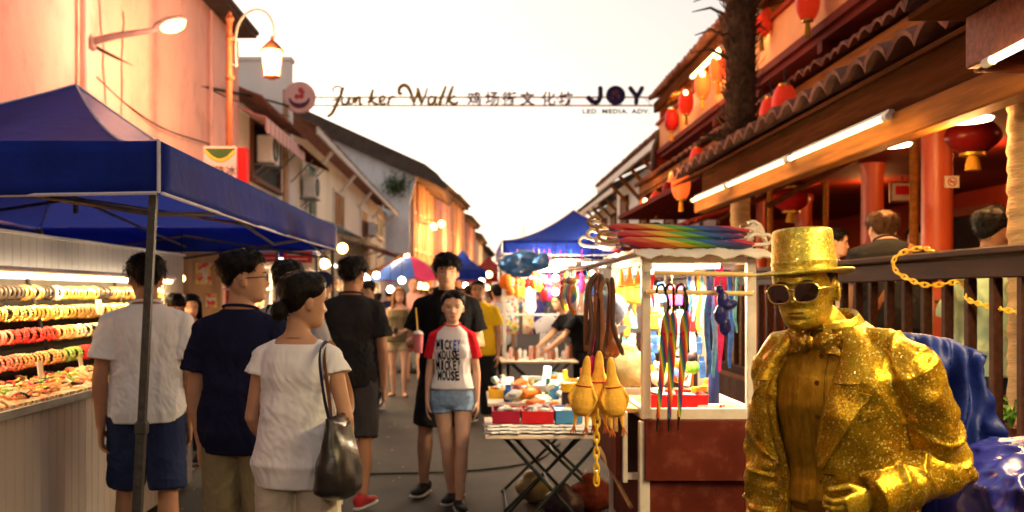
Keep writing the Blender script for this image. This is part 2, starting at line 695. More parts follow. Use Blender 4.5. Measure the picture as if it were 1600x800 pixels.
def on_face(x, t, off=0.0015, w=1.0):
 F, B, W, yc = table(HEADT, t)
 s = max(-1, min(1, x / (W * w)))
 th = math.asin(math.copysign(abs(s) ** (1 / 0.88), s))
 p = head_surf(th, t, w)
 return p + V(x * 2, -1, 0).normalized() * off
MALE = [(0.785, 0.05, 0.045, 0.0), (0.82, 0.13, 0.09, 0.0), (0.9, 0.165, 0.112, 0.005), (0.97, 0.156, 0.11, 0), (1.06, 0.142, 0.1, 0), (1.16, 0.148, 0.104, 0), (1.27, 0.168, 0.115, 0), (1.35, 0.172, 0.108, 0.005), (1.395, 0.16, 0.09, 0.012), (1.425, 0.128, 0.074, 0.015), (1.452, 0.086, 0.062, 0.015), (1.478, 0.06, 0.058, 0.01), (1.53, 0.054, 0.056, -0.002), (1.56, 0.053, 0.055, -0.008)]
FEM = [(0.785, 0.05, 0.045, 0.0), (0.82, 0.14, 0.095, 0.0), (0.9, 0.17, 0.118, 0.008), (0.97, 0.15, 0.104, 0), (1.07, 0.118, 0.085, 0), (1.16, 0.126, 0.09, 0), (1.27, 0.144, 0.102, 0), (1.34, 0.144, 0.094, 0.005), (1.385, 0.132, 0.078, 0.01), (1.415, 0.104, 0.064, 0.013), (1.445, 0.07, 0.054, 0.013), (1.472, 0.05, 0.05, 0.009), (1.53, 0.045, 0.047, -0.002), (1.56, 0.045, 0.047, -0.008)]

def sup_ring(cx, cy, z, rx, ry, n=28, e=0.86):
 out = []
 for j in range(n):
  a = 2 * PI * j / n
  c, s = (math.cos(a), math.sin(a))
  out.append(V(cx + rx * math.copysign(abs(c) ** e, c), cy + ry * math.copysign(abs(s) ** e, s), z))
 return out

def hand_mb(w, d, nv, side, curl=0.5, fist=0.0, size=1.0, spread=1.0, thumb_in=0.0):
 """hand from wrist w along d, palm facing nv: palm, four unequal fingers with bends, thumb off the palm's side"""
 mb = MB()
 d = d.normalized()
 nv = (nv - d * nv.dot(d)).normalized()
 wv = nv.cross(d) * side
 k = size
 rs = []
 for t, hw, ht in ((-0.02, 0.026, 0.019), (0.0, 0.027, 0.019), (0.03, 0.036, 0.017), (0.065, 0.041, 0.015), (0.092, 0.04, 0.012)):
  c = w + d * (t * k)
  rs.append([c + wv * (math.cos(2 * PI * j / 14) * hw * k) + nv * (math.sin(2 * PI * j / 14) * ht * k) for j in range(14)])
 mb.rings(rs)
 for i, (o, ln, r) in enumerate(((0.03, 0.07, 0.0088), (0.0105, 0.079, 0.0092), (-0.0105, 0.073, 0.0088), (-0.03, 0.057, 0.0078))):
  p = w + d * (0.086 * k) + wv * (o * k)
  dd = (d + wv * (o * 1.2 * spread)).normalized()
  pts, rad = ([p - dd * 0.02 * k, p], [r * k, r * k])
  a = 0.0
  for seg, (fl, cu) in enumerate(((0.45, 0.55), (0.32, 1.0), (0.23, 0.7))):
   a += cu * (curl + fist * (1.0 if seg else 0.9)) * (1 + 0.08 * i)
   q = dd * math.cos(a) + nv * math.sin(a)
   p = p + q * (ln * fl * k)
   pts.append(p)
   rad.append(r * k * (0.98, 0.9, 0.72)[seg])
  pts.append(p + q * (0.004 * k))
  rad.append(r * k * 0.35)
  mb.tube(pts, rad, 8)
 p = w + d * (0.018 * k) + wv * (0.024 * k)
 q = (d * 0.62 + wv * (0.75 - thumb_in) + nv * (0.25 + thumb_in * 0.8)).normalized()
 p2 = p + q * 0.042 * k
 q2 = (d * 0.9 + wv * (0.25 - thumb_in) + nv * (0.3 + thumb_in)).normalized()
 p3 = p2 + q2 * 0.03 * k
 p4 = p3 + (q2 + nv * 0.3).normalized() * 0.022 * k
 mb.tube([p, p2, p3, p4, p4 + q2 * 0.004 * k], [0.014 * k, 0.0115 * k, 0.0102 * k, 0.008 * k, 0.003 * k], 8)
 return mb

def bend(v, lean, roll):
 """upper body leans (forward +) and rolls about the waist"""
 k = sstep(0.92, 1.2, v.z)
 p = Vector(v)
 q = p - V(0, 0, 0.95)
 q = Matrix.Rotation(roll * k, 3, 'Y') @ (Matrix.Rotation(lean * k, 3, 'X') @ q)
 return q + V(0, 0, 0.95)

class Person:
 pass

def build_person(label, x, y, yaw, H=1.72, z0=0.0, fem=False, girth=1.0, arms=None, legs=None, head=(0, 0, 0), head_off=(0, 0, 0), skin='skin', shirt=None, bottom=None, shoes='sneaker_black', hair=('short', 'hair_black'), group=None, vox=0.009, lean=0.0, roll=0.0, cat='person', hands=None, face=True, seated=False, tufts=260, headw=1.0, brow=None, eyelids=True, body_it=3, name='person', ears=True, lipm='lip', clothed=True, headk=1.045):
 P = Person()
 s = H / 1.72
 root = thing(name, label, cat, (x, y, z0), R(yaw), group, s)
 P.root, P.s = (root, s)
 T = FEM if fem else MALE
 lean, roll = (R(lean), R(roll))
 B = lambda v: bend(v, lean, roll)
 unrot = Matrix.Rotation(-R(yaw), 3, 'Z')
 mb = MB()
 gx = girth
 mb.rings([[B(q) for q in sup_ring(0, yc, z, rx * gx if z < 1.44 else rx * (1 + (gx - 1) * 0.4), ry * gx if z < 1.44 else ry, 26)] for z, rx, ry, yc in T if z < 1.49 or Vector(head_off).length < 0.02])
 if fem:
  for sx in (-1, 1):
   mb.ball(B(V(sx * 0.068, -0.068, 1.255)), (0.055, 0.045, 0.06))
 sw = (0.15 if fem else 0.178) * (1 + (gx - 1) * 0.5)
 ua, fa = (0.275, 0.245) if fem else (0.29, 0.255)
 k = 0.8 if fem else 1.0
 P.arm = {}
 arms = arms or {}
 for sd in (1, -1):
  A = arms.get(sd, {})
  w = A.get('world', False)
  U, Fd = (Vector(A.get('u', (0.16 * sd, 0.05, -1))), Vector(A.get('f', (0.05 * sd, -0.14, -1))))
  pn = Vector(A.get('palm', (-sd, 0.15, 0)))
  if w:
   U, Fd, pn = (unrot @ U, unrot @ Fd, unrot @ pn)
  U.normalize()
  Fd.normalize()
  S = B(V(sw * sd, 0.012, 1.362)) + Vector(A.get('so', (0, 0, 0)))
  E = S + U * ua
  W = E + Fd * fa
  mid = S + U * ua * 0.45
  mb.tube([S - U * 0.01 + V(-0.03 * sd, 0, 0.0), S + U * 0.02, mid, S + U * ua * 0.8, E, E + Fd * 0.05, E + Fd * fa * 0.3, E + Fd * fa * 0.7, W], [0.045 * k, 0.054 * k, 0.047 * k, 0.041 * k, 0.04 * k, 0.0415 * k, 0.04 * k, 0.031 * k, 0.0255 * k], 14)
  mb.ball(S, 0.052 * k)
  mb.tube([B(V(0.05 * sd, 0.016, 1.425)), B(V(sw * 0.6 * sd, 0.014, 1.392)), S], [0.036, 0.044 * k, 0.05 * k], 14)
  hd = (Fd + Vector(A.get('bend', (0, 0, 0)))).normalized()
  mb.join(hand_mb(W, hd, pn, sd, A.get('curl', 0.35), A.get('fist', 0.0), 0.92 if fem else 1.0, A.get('spread', 1.0), A.get('thumb', 0.0)))
  P.arm[sd] = (S, E, W, hd)
 P.leg = {}
 legs = legs or {}
 lk = 0.95 if fem else 1.0
 for sd in (1, -1):
  A = legs.get(sd, {})
  U, Fd = (Vector(A.get('u', (0.03 * sd, -0.03, -1))).normalized(), Vector(A.get('f', (0.0, 0.04, -1))).normalized())
  S = V(0.088 * sd, 0.005, 0.9)
  K = S + U * 0.415
  An = K + Fd * 0.405
  ft = Vector(A.get('toe', (0.25 * sd, -1, 0))).normalized()
  mb.tube([S + V(0, 0, 0.03), S - V(0, 0, 0.04), S + U * 0.2, S + U * 0.34, K, K + Fd * 0.06, K + Fd * 0.14, K + Fd * 0.28, An - Fd * 0.02, An + Fd * 0.03], [0.075 * lk * gx, 0.086 * lk * gx, 0.076 * lk * gx, 0.059 * lk, 0.053 * lk, 0.052 * lk, 0.056 * lk, 0.043 * lk, 0.035 * lk, 0.034 * lk], 16)
  up = -Fd
  heel = An + Fd * 0.045 - ft * 0.03
  mb.tube([heel - ft * 0.03 - Fd * 0.0, heel + ft * 0.0, heel + ft * 0.06 + Fd * 0.004, heel + ft * 0.13 + Fd * 0.012, heel + ft * 0.185 + Fd * 0.016, heel + ft * 0.205 + Fd * 0.016], [0.018, 0.034, 0.038, 0.04, 0.032, 0.012], 12, flat=0.62, up=ft.cross(up))
  P.leg[sd] = (S, K, An, ft, heel, Fd)
 hy, hp, hr = [R(a) for a in head]
 nb = B(V(0, 0.012, 1.487)) + Vector(head_off)
 HM = Matrix.Translation(nb) @ Matrix.Rotation(hy, 4, 'Z') @ Matrix.Rotation(hp, 4, 'X') @ Matrix.Rotation(hr, 4, 'Y') @ Matrix.Translation(V(0, -0.022, 0.0)) @ Matrix.Scale(headk, 4)
 P.HM = HM
 hs = MB()
 nth, nt = (72, 60) if vox < 0.005 else (44, 40)
 hs.rings([[head_surf(2 * PI * j / nth, i / nt, headw) for j in range(nth)] for i in range(nt + 1)])
 if ears:
  for sd in (1, -1):
   e = MB().ball((0, 0, 0), (0.0075, 0.017, 0.03), 12, 9, Matrix.Rotation(R(24 * sd), 3, 'Z') @ Matrix.Rotation(R(-12), 3, 'X'))
   hs.join(e.xf(Matrix.Translation(V(sd * 0.078 * headw, 0.012, 0.098))))
   hs.join(MB().ball((sd * 0.076 * headw, 0.006, 0.08), (0.007, 0.01, 0.012), 10, 7))
 mb.join(hs.xf(HM))
 if Vector(head_off).length > 0.001 or abs(hp) > 0.1:
  mb.tube([B(V(0, 0.015, 1.44)), B(V(0, 0.01, 1.48)).lerp(HM @ V(0, 0.02, 0.02), 0.5), HM @ V(0, 0.02, 0.05)], [0.058 * (1 if not fem else 0.86), 0.055 * (1 if not fem else 0.84), 0.05 * (1 if not fem else 0.86)], 16)
 if seated:
  pass
 body = remesh(mb, vox, body_it, 0.45)
 minz = min((p.z for p in body.v))
 if not seated:
  root.location.z = z0 - (minz - 0.012) * s
 P.body = obj('body', body, skin, root, True, world=False, sharp=0)
 hair_m = hair[1] if hair else 'hair_black'
 if face:
  for sd in (1, -1):
   e = MB()
   pts = lambda x0, t0, wx, wt, off, n=14: [HM @ on_face(x0 + wx * math.cos(2 * PI * q / n), t0 + wt * math.sin(2 * PI * q / n) * (1 if math.sin(2 * PI * q / n) > 0 else 0.8), off, headw) for q in range(n)]
   e.mat(0).add(pts(sd * 0.032, 0.492, 0.0138, 0.021, 0.0025), [tuple(range(14))])
   e.mat(1).add(pts(sd * 0.032, 0.493, 0.0068, 0.0205, 0.0034), [tuple(range(14))])
   lash = [HM @ on_face(sd * 0.032 + 0.0145 * math.cos(PI * q / 8), 0.492 + 0.02 * math.sin(PI * q / 8), 0.0035, headw) for q in range(9)]
   e.mat(2).tube(lash, [0.0008] + [0.0017] * 7 + [0.0008], 6)
   obj('eye', e, ['eye_white', 'eye_dark', 'lash'], root, True, world=False)
   b = MB()
   bp = [(0.014, 0.578, 0.0022), (0.022, 0.592, 0.0034), (0.032, 0.602, 0.0034), (0.042, 0.6, 0.0028), (0.05, 0.585, 0.0014)]
   b.tube([HM @ on_face(sd * q[0], q[1], 0.0015, headw) for q in bp], [q[2] for q in bp], 7, flat=0.8)
   obj('eyebrow', b, brow or hair_m, root, True, world=False)
  l = MB()
  for t0, wt, wx in ((0.226, 0.012, 0.023), (0.186, 0.015, 0.02)):
   l.add([HM @ on_face(wx * math.cos(2 * PI * q / 16), t0 + wt * math.sin(2 * PI * q / 16), 0.0016, headw) for q in range(16)] + [HM @ on_face(0, t0, 0.0034, headw)], [(q, (q + 1) % 16, 16) for q in range(16)])
  obj('lips', l, lipm, root, True, world=False)
 if hair:
  make_hair(P, hair, headw, tufts)
 if clothed:
  if shirt:
   make_shirt(P, T, B, shirt, gx, fem, k, ua, fa, vox)
  if bottom:
   make_bottom(P, T, B, bottom, gx, fem, lk, vox)
  if shoes:
   make_shoes(P, shoes)
 return P
HAIRLINE = {'short': [(0, 0.8), (0.55, 0.785), (0.95, 0.71), (1.2, 0.58), (1.38, 0.47), (1.5, 0.56), (1.75, 0.58), (2.0, 0.45), (2.4, 0.31), (3.15, 0.25)], 'fade': [(0, 0.79), (0.55, 0.775), (0.95, 0.72), (1.2, 0.62), (1.4, 0.56), (1.55, 0.6), (1.8, 0.56), (2.1, 0.46), (2.5, 0.36), (3.15, 0.31)], 'bun': [(0, 0.83), (0.55, 0.8), (0.95, 0.7), (1.2, 0.6), (1.45, 0.55), (1.7, 0.48), (2.1, 0.34), (2.5, 0.26), (3.15, 0.22)], 'fringe': [(0, 0.655), (0.3, 0.66), (0.6, 0.66), (0.9, 0.62), (1.15, 0.52), (1.35, 0.45), (1.5, 0.54), (1.75, 0.56), (2.0, 0.43), (2.4, 0.3), (3.15, 0.24)], 'long': [(0, 0.82), (0.5, 0.79), (0.9, 0.66), (1.1, 0.4), (1.3, 0.1), (1.6, 0.0), (2.4, 0.0), (3.15, 0.0)], 'receding': [(0, 0.93), (0.5, 0.9), (0.9, 0.78), (1.2, 0.6), (1.38, 0.48), (1.5, 0.56), (1.75, 0.56), (2.0, 0.42), (2.4, 0.28), (3.15, 0.22)]}

def make_hair(P, hair, headw, tufts):
 style, m = (hair[0], hair[1])
 vol = hair[2] if len(hair) > 2 else 0.02
 HL = HAIRLINE.get(style, HAIRLINE['short'])
 HM = P.HM
 nth, nt = (64, 52)
 sides = 0.45 if style == 'fade' else 0.75

 def hl(th):
  a = abs((th + PI) % (2 * PI) - PI)
  return table(HL, a)[0] + 0.012 * fr((th * 3, 7.3, P.root.location.x * 9))
 cen = V(0, 0.005, 0.13)

 def hp(i, j):
  th, t = (2 * PI * j / nth, i / nt)
  p = head_surf(th, t, headw, 0.0)
  k = sstep(-0.02, 0.13, t - hl(th))
  topk = lerp(sides, 1.0, sstep(0.55, 0.85, t))
  n = p - cen
  n.z *= 0.8
  n.normalize()
  w = 0.8 + 0.45 * fr((p.x * 42, p.y * 42, p.z * 22 + P.root.location.y)) + 0.25 * fr((p.x * 110, p.y * 110, p.z * 60))
  return p + n * (-0.007 + k * vol * topk * w + 0.006 * min(1, k * 4))
 mb = MB()
 vs = [hp(i, j) for i in range(nt + 1) for j in range(nth)]
 fs = []
 for i in range(nt):
  for j in range(nth):
   if (i + 1) / nt > hl(2 * PI * j / nth) - 0.03 and (style != 'hat' or (i + 1) / nt < 0.7):
    fs.append((i * nth + j, i * nth + (j + 1) % nth, (i + 1) * nth + (j + 1) % nth, (i + 1) * nth + j))
 if style != 'hat':
  fs.append(tuple((nt * nth + j for j in range(nth))))
 mb.add(vs, fs)
 rnd = random.Random(hash(style) % 1000 + int(P.root.location.x * 100))
 rnd = random.Random(int(abs(P.root.location.x) * 1000) + 3)
 for q in range(0 if style == 'bun' else tufts):
  j, i = (rnd.random() * nth, 0)
  th = 2 * PI * j / nth
  h0 = hl(th)
  t = lerp(h0 + 0.02, 0.995, rnd.random() ** 0.8)
  p = Vector(hp(t * nt, j))
  n = (p - cen).normalized()
  fl = V(0, 0, -1) if t < 0.8 else V(0, -1, -0.2) if math.cos(th) > 0 else V(0, 0.6, -0.6)
  if style == 'bun':
   fl = (V(0, 0.12, 0.05) - p).normalized()
  fl = (fl + V(rnd.uniform(-0.45, 0.45), rnd.uniform(-0.35, 0.35), rnd.uniform(-0.2, 0.2)) * (0.35 if style in ('bun', 'long') else 1) - n * fl.dot(n)).normalized()
  ln = rnd.uniform(0.022, 0.046) * (0.55 if style in ('fade',) else 1)
  lift = (0.16 if t > 0.6 else 0.07) if style not in ('bun', 'long') else 0.0
  sd = n.cross(fl).normalized() * rnd.uniform(0.0012, 0.0028)
  a = p - n * 0.006
  b = p + fl * ln * 0.5 + n * (0.0015 + lift * ln * 0.5)
  c = p + fl * ln + n * (lift * ln - 0.002)
  mb.add([a - sd, a + sd, b - sd * 0.7, b + sd * 0.7, b + n * 0.0012, c], [(0, 1, 3, 2), (2, 3, 5), (0, 2, 4), (1, 4, 3), (2, 5, 4), (3, 4, 5)])
 if style == 'bun':
  b = MB().ball((0, 0, 0), (0.044, 0.036, 0.042), 18, 12)
  displace(b, lambda p, n: 0.006 * fr((p.x * 60, p.y * 60, p.z * 25)))
  mb.join(b.xf(Matrix.Translation(V(0.0, 0.108, 0.06))))
 if style == 'long':

  def cur(u, v):
   a = lerp(1.15, 2 * PI - 1.15, u)
   r = lerp(0.088, 0.115, v ** 0.7)
   return V(r * math.sin(a) * (1 - 0.1 * v), -0.9 * r * math.cos(a) * 0.95 + 0.01, 0.16 - v * (0.26 + 0.03 * math.sin(u * 23))) * 1.0 + V(0.006 * math.sin(u * 40), 0, 0)
  mb.sheet(cur, 36, 10, 0.012)
 mb.xf(HM)
 P.hair = obj('hair', mb, m, P.root, True, world=False, sharp=0)

def wrinkle(amp, fx=9, fz=5, seed=0.0):

 def f(p, n):
  p = p + V(fr((p.x * 3, p.y * 3, p.z * 3 + seed)), fr((p.x * 3 + 5, p.y * 3, p.z * 3)), fr((p.x * 3, p.y * 3 + 9, p.z * 3))) * 0.12
  a = fr((p.x * fx + seed, p.y * fx, p.z * fz + p.x * 4))
  b = fr((p.x * fx * 2.3 + p.z * 5, p.y * fx * 2.3 + seed, p.z * fz * 1.6))
  r = 1 - abs(a) * 2.2
  c = fr((p.x * fx * 4.6 - p.z * 11, p.y * fx * 4.6, p.z * fz * 4 + seed))
  return amp * (0.55 * r * r * (1 if r > 0 else -0.3) + 0.5 * b + 0.32 * (1 - abs(c) * 2))
 return f

def make_shirt(P, T, B, S, gx, fem, k, ua, fa, vox):
 """S: mat, sleeve (share of the upper arm), hem z, loose, neck z, mats for sleeves"""
 hem, lo, neck = (S.get('hem', 0.86), S.get('loose', 0.016), S.get('neck', 1.462))
 mb = MB()
 rs = []
 zs = [hem] + [z for z, *_ in T if hem + 0.02 < z < neck] + [neck]
 zs = sorted(set(zs + [lerp(hem, neck, q / 9) for q in range(1, 9)]))
 prev_r = None
 for z in zs:
  rx, ry, yc = table(T, z)
  rx *= gx if z < 1.44 else 1
  ry *= gx if z < 1.44 else 1
  e = lo * (1.0 if z < 1.25 else lerp(1, 0.55, sstep(1.25, 1.42, z)))
  if z < 1.2:
   bx, by, _ = table(T, 1.27)
   q = S.get('drape', 0.72 if not fem else 0.35) * sstep(1.27, 1.12, z)
   rx, ry = (max(rx, lerp(rx, bx * gx * 0.98, q)), max(ry, lerp(ry, by * gx * (1.0 if not fem else 1.1), q)))
  e += 0.014 * sstep(1.1, 1.0, z)
  rs.append([B(p) for p in sup_ring(0, yc + S.get('tip', 0.0) * sstep(1.4, 1.47, z), z, rx + e, ry + e, 32)])
 mb.rings(rs)
 if fem:
  for sx in (-1, 1):
   mb.ball(B(V(sx * 0.066, -0.066, 1.25)), (0.062, 0.055, 0.068))
 sl = S.get('sleeve', 0.62)
 for sd in (1, -1):
  Sh, E, W, hd = P.arm[sd]
  U = (E - Sh).normalized()
  Fd = (W - E).normalized()
  if sl <= 0:
   continue
  r = 0.06 * k if fem else 0.062
  fl = S.get('flare', 0.012)
  mb.ball(Sh, r * 0.97)
  mb.tube([B(V(0.06 * sd, 0.016, min(neck - 0.035, 1.43))), B(V(abs(P.arm[1][0].x) * 0.6 * sd, 0.014, 1.398)), Sh], [0.038, 0.05 * k, r * 0.97], 14)
  if sl <= 1.0:
   c = Sh + U * ua * sl
   mb.tube([Sh - U * 0.0 + V(-0.05 * sd, 0, 0), Sh + U * 0.02, Sh + U * ua * sl * 0.6, c], [r * 0.9, r, r + fl * 0.5, r + fl], 16)
  else:
   c = E + Fd * fa * (sl - 1)
   mb.tube([Sh + V(-0.05 * sd, 0, 0), Sh + U * 0.02, Sh + U * ua * 0.6, E - U * 0.03, E + Fd * 0.03, E + Fd * fa * 0.5, c], [r * 0.9, r, r * 0.95, r * 0.88, r * 0.86, r * 0.76, r * 0.62], 16)
 m = remesh(mb, vox, 2, 0.4)
 sx = P.root.location.x * 3.1
 wr = wrinkle(S.get('wr', 0.015), S.get('fx', 8), S.get('fz', 4), sx)

 def fn(p, n):
  q = 1 - 0.75 * sstep(1.24, 1.4, p.z) * (1 if abs(p.x) < 0.14 else 0.4)
  if P.arm[1][0].z - p.z > -0.1 and abs(p.x) < 0.17:
   q *= 1.0
  return wr(p, n) * q * (0.35 + 0.65 * sstep(hem, hem + 0.1, p.z))
 displace(m, fn, True)
 mats = [S['mat']]
 if S.get('sleeve_mat'):
  mats.append(S['sleeve_mat'])
  m.m = []
  for f in m.f:
   c = sum((m.v[i] for i in f), V(0, 0, 0)) / len(f)
   edge = 0.115 + (1.4 - c.z) * 0.2 if c.z < 1.4 else 0.115 - (c.z - 1.4) * 1.05
   m.m.append(1 if abs(c.x) > edge else 0)
 P.shirt_mb = MB()
 P.shirt_mb.v = [p.copy() for p in m.v]
 P.shirt_mb.f = [list(f) for f in m.f]
 P.shirt = obj(S.get('name', 't_shirt'), m, mats, P.root, True, world=False, sharp=0)
 if S.get('collar'):
  c = MB()
  rx, ry, yc = table(T, neck + 0.004)
  n = 40
  ring = [B(V((rx + 0.01) * math.cos(2 * PI * j / n), yc + S.get('tip', 0) + (ry + 0.01) * math.sin(2 * PI * j / n), neck + 0.004 + 0.016 * math.sin(2 * PI * j / n))) for j in range(n + 1)]
  if S['collar'] == 'crew':
   c.tube(ring, 0.0065, 8, cap=False)
   obj('collar', c, S.get('collar_mat', S['mat']), P.shirt, True, world=False)
  else:
   prof = [(0.0, -0.012), (-0.004, 0.004), (-0.006, 0.016), (0.002, 0.019), (0.012, 0.008), (0.02, -0.012)]

   def col(u, v):
    p = ring[int(round(u * n))]
    o = V(p.x, p.y, 0).normalized()
    w = prof[int(round(v * 5))]
    return p + o * w[0] + V(0, 0, w[1])
   c.sheet(col, n, 5, 0.003, False)
   obj('collar', c, S.get('collar_mat', S['mat']), P.shirt, True, world=False)

def make_bottom(P, T, B, S, gx, fem, lk, vox):
 """S: mat, len (0 at hip .. 1 ankle; .45 above the knee), top z, loose"""
 top, lo, ln = (S.get('top', 1.0), S.get('loose', 0.018), S.get('len', 0.45))
 mb = MB()
 rs = []
 for z in (0.8, 0.83, 0.87, 0.9, 0.94, 0.97, top):
  rx, ry, yc = table(T, z)
  rs.append([B(p) for p in sup_ring(0, yc, z, rx * gx + lo * 0.7, ry * gx + lo * 0.7, 30)])
 mb.rings(rs)
 for sd in (1, -1):
  Sh, K, An, ft, heel, Fd = P.leg[sd]
  U = (K - Sh).normalized()
  h = 0.086 * lk * gx + lo
  fl = S.get('flare', 0.01)
  tot = 0.415 + 0.4
  L = ln * tot
  pts, rad = ([Sh + V(0, 0, 0.03), Sh - V(0, 0, 0.03)], [h * 0.95, h])
  q = 0.1
  while True:
   q = min(q, L)
   if q <= 0.415:
    pts.append(Sh + U * q)
    rad.append(lerp(h, 0.06 * lk + lo + fl, q / 0.415))
   else:
    pts.append(K + Fd * (q - 0.415))
    rad.append(lerp(0.06 * lk + lo + fl, S.get('cuff', 0.046) + lo, (q - 0.415) / 0.4))
   if q >= L:
    break
   q += 0.1
  if rad and ln < 0.5:
   rad[-1] += S.get('kick', 0.004)
  mb.tube(pts, rad, 20)
 m = remesh(mb, vox, 2, 0.4)
 displace(m, wrinkle(S.get('wr', 0.007), 8, 6, P.root.location.x * 2.7 + 4))
 P.bottom = obj(S.get('name', 'shorts'), m, S['mat'], P.root, True, world=False, sharp=0)
 if S.get('belt'):
  rx, ry, yc = table(T, 0.985)
  b = MB()
  n = 36
  b.sheet(lambda u, v: B(V((rx * gx + lo + 0.004) * math.cos(2 * PI * u), yc + (ry * gx + lo + 0.004) * math.sin(2 * PI * u), 0.965 + 0.035 * v)), n, 1, -0.004, True)
  P.belt = obj('belt', b, S['belt'], P.root, True, world=False)

def make_shoes(P, kind):
 for sd in (1, -1):
  Sh, K, An, ft, heel, Fd = P.leg[sd]
  up = -Fd
  up = (up - ft * up.dot(ft)).normalized()
  sdv = ft.cross(up)

  def ring(d, w, h, b, n=16):
   c = heel + ft * d - up * 0.0
   base = c - up * 0.022
   return [base + sdv * (w * math.copysign(abs(math.cos(2 * PI * j / n)) ** 0.8, math.cos(2 * PI * j / n))) + up * (b + h * (0.5 + 0.5 * math.sin(2 * PI * j / n))) for j in range(n)]
  if kind.startswith('sandal'):
   mb = MB()
   mb.rings([ring(-0.045, 0.02, 0.016, -0.016), ring(-0.03, 0.034, 0.016, -0.016), ring(0.06, 0.036, 0.016, -0.016), ring(0.14, 0.044, 0.016, -0.016), ring(0.19, 0.036, 0.016, -0.016), ring(0.215, 0.012, 0.016, -0.016)])
   for d in (0.12,):
    mb.tube([heel + ft * d + sdv * 0.043 - up * 0.02, heel + ft * (d - 0.01) + sdv * 0.028 + up * 0.022, heel + ft * (d - 0.02) + up * 0.03, heel + ft * (d - 0.01) - sdv * 0.028 + up * 0.022, heel + ft * d - sdv * 0.043 - up * 0.02], 0.008, 8)
   obj('sandal', mb, kind, P.root, True, world=False)
   continue
  mb = MB()
  mb.mat(0).rings([ring(-0.058, 0.02, 0.06, -0.004), ring(-0.045, 0.036, 0.084, -0.006), ring(0.0, 0.042, 0.09, -0.006), ring(0.05, 0.043, 0.078, -0.006), ring(0.1, 0.047, 0.056, -0.006), ring(0.16, 0.049, 0.045, -0.004), ring(0.205, 0.038, 0.036, -0.002), ring(0.225, 0.018, 0.022, 0.002)])
  o = obj('shoe', mb, kind, P.root, True, world=False)
  so = MB()
  so.rings([ring(-0.062, 0.022, 0.018, -0.016), ring(-0.046, 0.039, 0.02, -0.018), ring(0.05, 0.046, 0.018, -0.018), ring(0.12, 0.052, 0.018, -0.018), ring(0.17, 0.052, 0.018, -0.017), ring(0.212, 0.042, 0.018, -0.015), ring(0.232, 0.018, 0.014, -0.01)])
  obj('sole', so, 'sole_white' if kind != 'shoe_dress' else 'rubber_black', o, True, world=False)
cam = bpy.data.cameras.new('camera')
cam.lens = 36.0 * F_PX / 1600
cam.sensor_width = 36.0
cam.shift_x = (800 - CX) / 1600
cam.shift_y = (CY - 400) / 1600
cam.clip_end = 2000
cam.clip_start = 0.05
cam.dof.use_dof = True
cam.dof.focus_distance = 3.4
cam.dof.aperture_fstop = 3.1
co = bpy.data.objects.new('camera', cam)
co.location = (0, 0, CAM_Z)
co.rotation_euler = (R(90), 0, 0)
COL.objects.link(co)
SC.camera = co
W = bpy.data.worlds.new('World')
SC.world = W
W.use_nodes = True
nt = W.node_tree
bg = nt.nodes['Background']
sky = nd(nt, 'ShaderNodeTexSky', sky_type='NISHITA', sun_disc=False, sun_elevation=R(7), sun_rotation=R(-44), altitude=10, air_density=1.0, dust_density=2.5, ozone_density=1.0)
hsv = nd(nt, 'ShaderNodeHueSaturation')
hsv.inputs['Saturation'].default_value = 0.38
nt.links.new(sky.outputs[0], hsv.inputs['Color'])
tint = nd(nt, 'ShaderNodeMix', data_type='RGBA', blend_type='MULTIPLY')
tint.inputs[0].default_value = 1
tint.inputs[7].default_value = (1.16, 0.98, 0.85, 1)
nt.links.new(hsv.outputs[0], tint.inputs[6])
nt.links.new(tint.outputs[2], bg.inputs['Color'])
bg.inputs['Strength'].default_value = 0.15
sun = bpy.data.lights.new('sun', 'SUN')
sun.energy = 0.12
sun.angle = R(12)
sun.color = (1, 0.82, 0.66)
so = bpy.data.objects.new('sun', sun)
az, el = (R(-44), R(7))
so.rotation_euler = Vector((-math.sin(az) * math.cos(el), -math.cos(az) * math.cos(el), -math.sin(el))).to_track_quat('-Z', 'Y').to_euler()
COL.objects.link(so)
SC.view_settings.view_transform = 'Standard'
SC.view_settings.look = 'None'
SC.view_settings.exposure = 1.36
SC.view_settings.gamma = 1
SC.cycles.use_denoising = True
SC.cycles.max_bounces = 6
SC.cycles.diffuse_bounces = 3
SC.cycles.glossy_bounces = 3
SC.cycles.transmission_bounces = 5
SC.cycles.transparent_max_bounces = 8
SC.cycles.sample_clamp_indirect = 6
SC.cycles.caustics_reflective = False
SC.cycles.caustics_refractive = False
glitter('gold_cloth', (0.42, 0.22, 0.006), (0.54, 0.31, 0.01), (0.64, 0.41, 0.016), 310, 0.22, 0.36, 0.055, 0.35)
glitter('gold_hat', (0.58, 0.42, 0.035), (0.7, 0.54, 0.055), (0.8, 0.63, 0.09), 270, 0.3, 0.34, 0.14, 0.1)
glitter('gold_skin', (0.5, 0.3, 0.015), (0.6, 0.4, 0.03), (0.7, 0.5, 0.05), 340, 0.16, 0.38, 0.04, 0.3)
pm('gold_shirt', (0.46, 0.26, 0.02), 0.4, 0.35, 14, 0.0015, 60, metal=0.75, stretch=(5, 5, 0.4))
glitter('gold_tie', (0.3, 0.14, 0.006), (0.42, 0.22, 0.01), (0.52, 0.3, 0.015), 300, 0.22, 0.36, 0.05, 0.35)
pm('gold_dark', (0.16, 0.075, 0.008), 0.45, 0.3, 20, metal=0.5)
pm('gold_frame', (0.75, 0.55, 0.16), 0.25, 0.15, 20, metal=0.9)
pm('brown_lens', (0.022, 0.008, 0.004), 0.06, 0.1, spec=0.8, coat=0.5)
pm('gold_hair', (0.05, 0.034, 0.008), 0.5, 0.6, 60, 0.003, 160, metal=0.3)
GY = -45

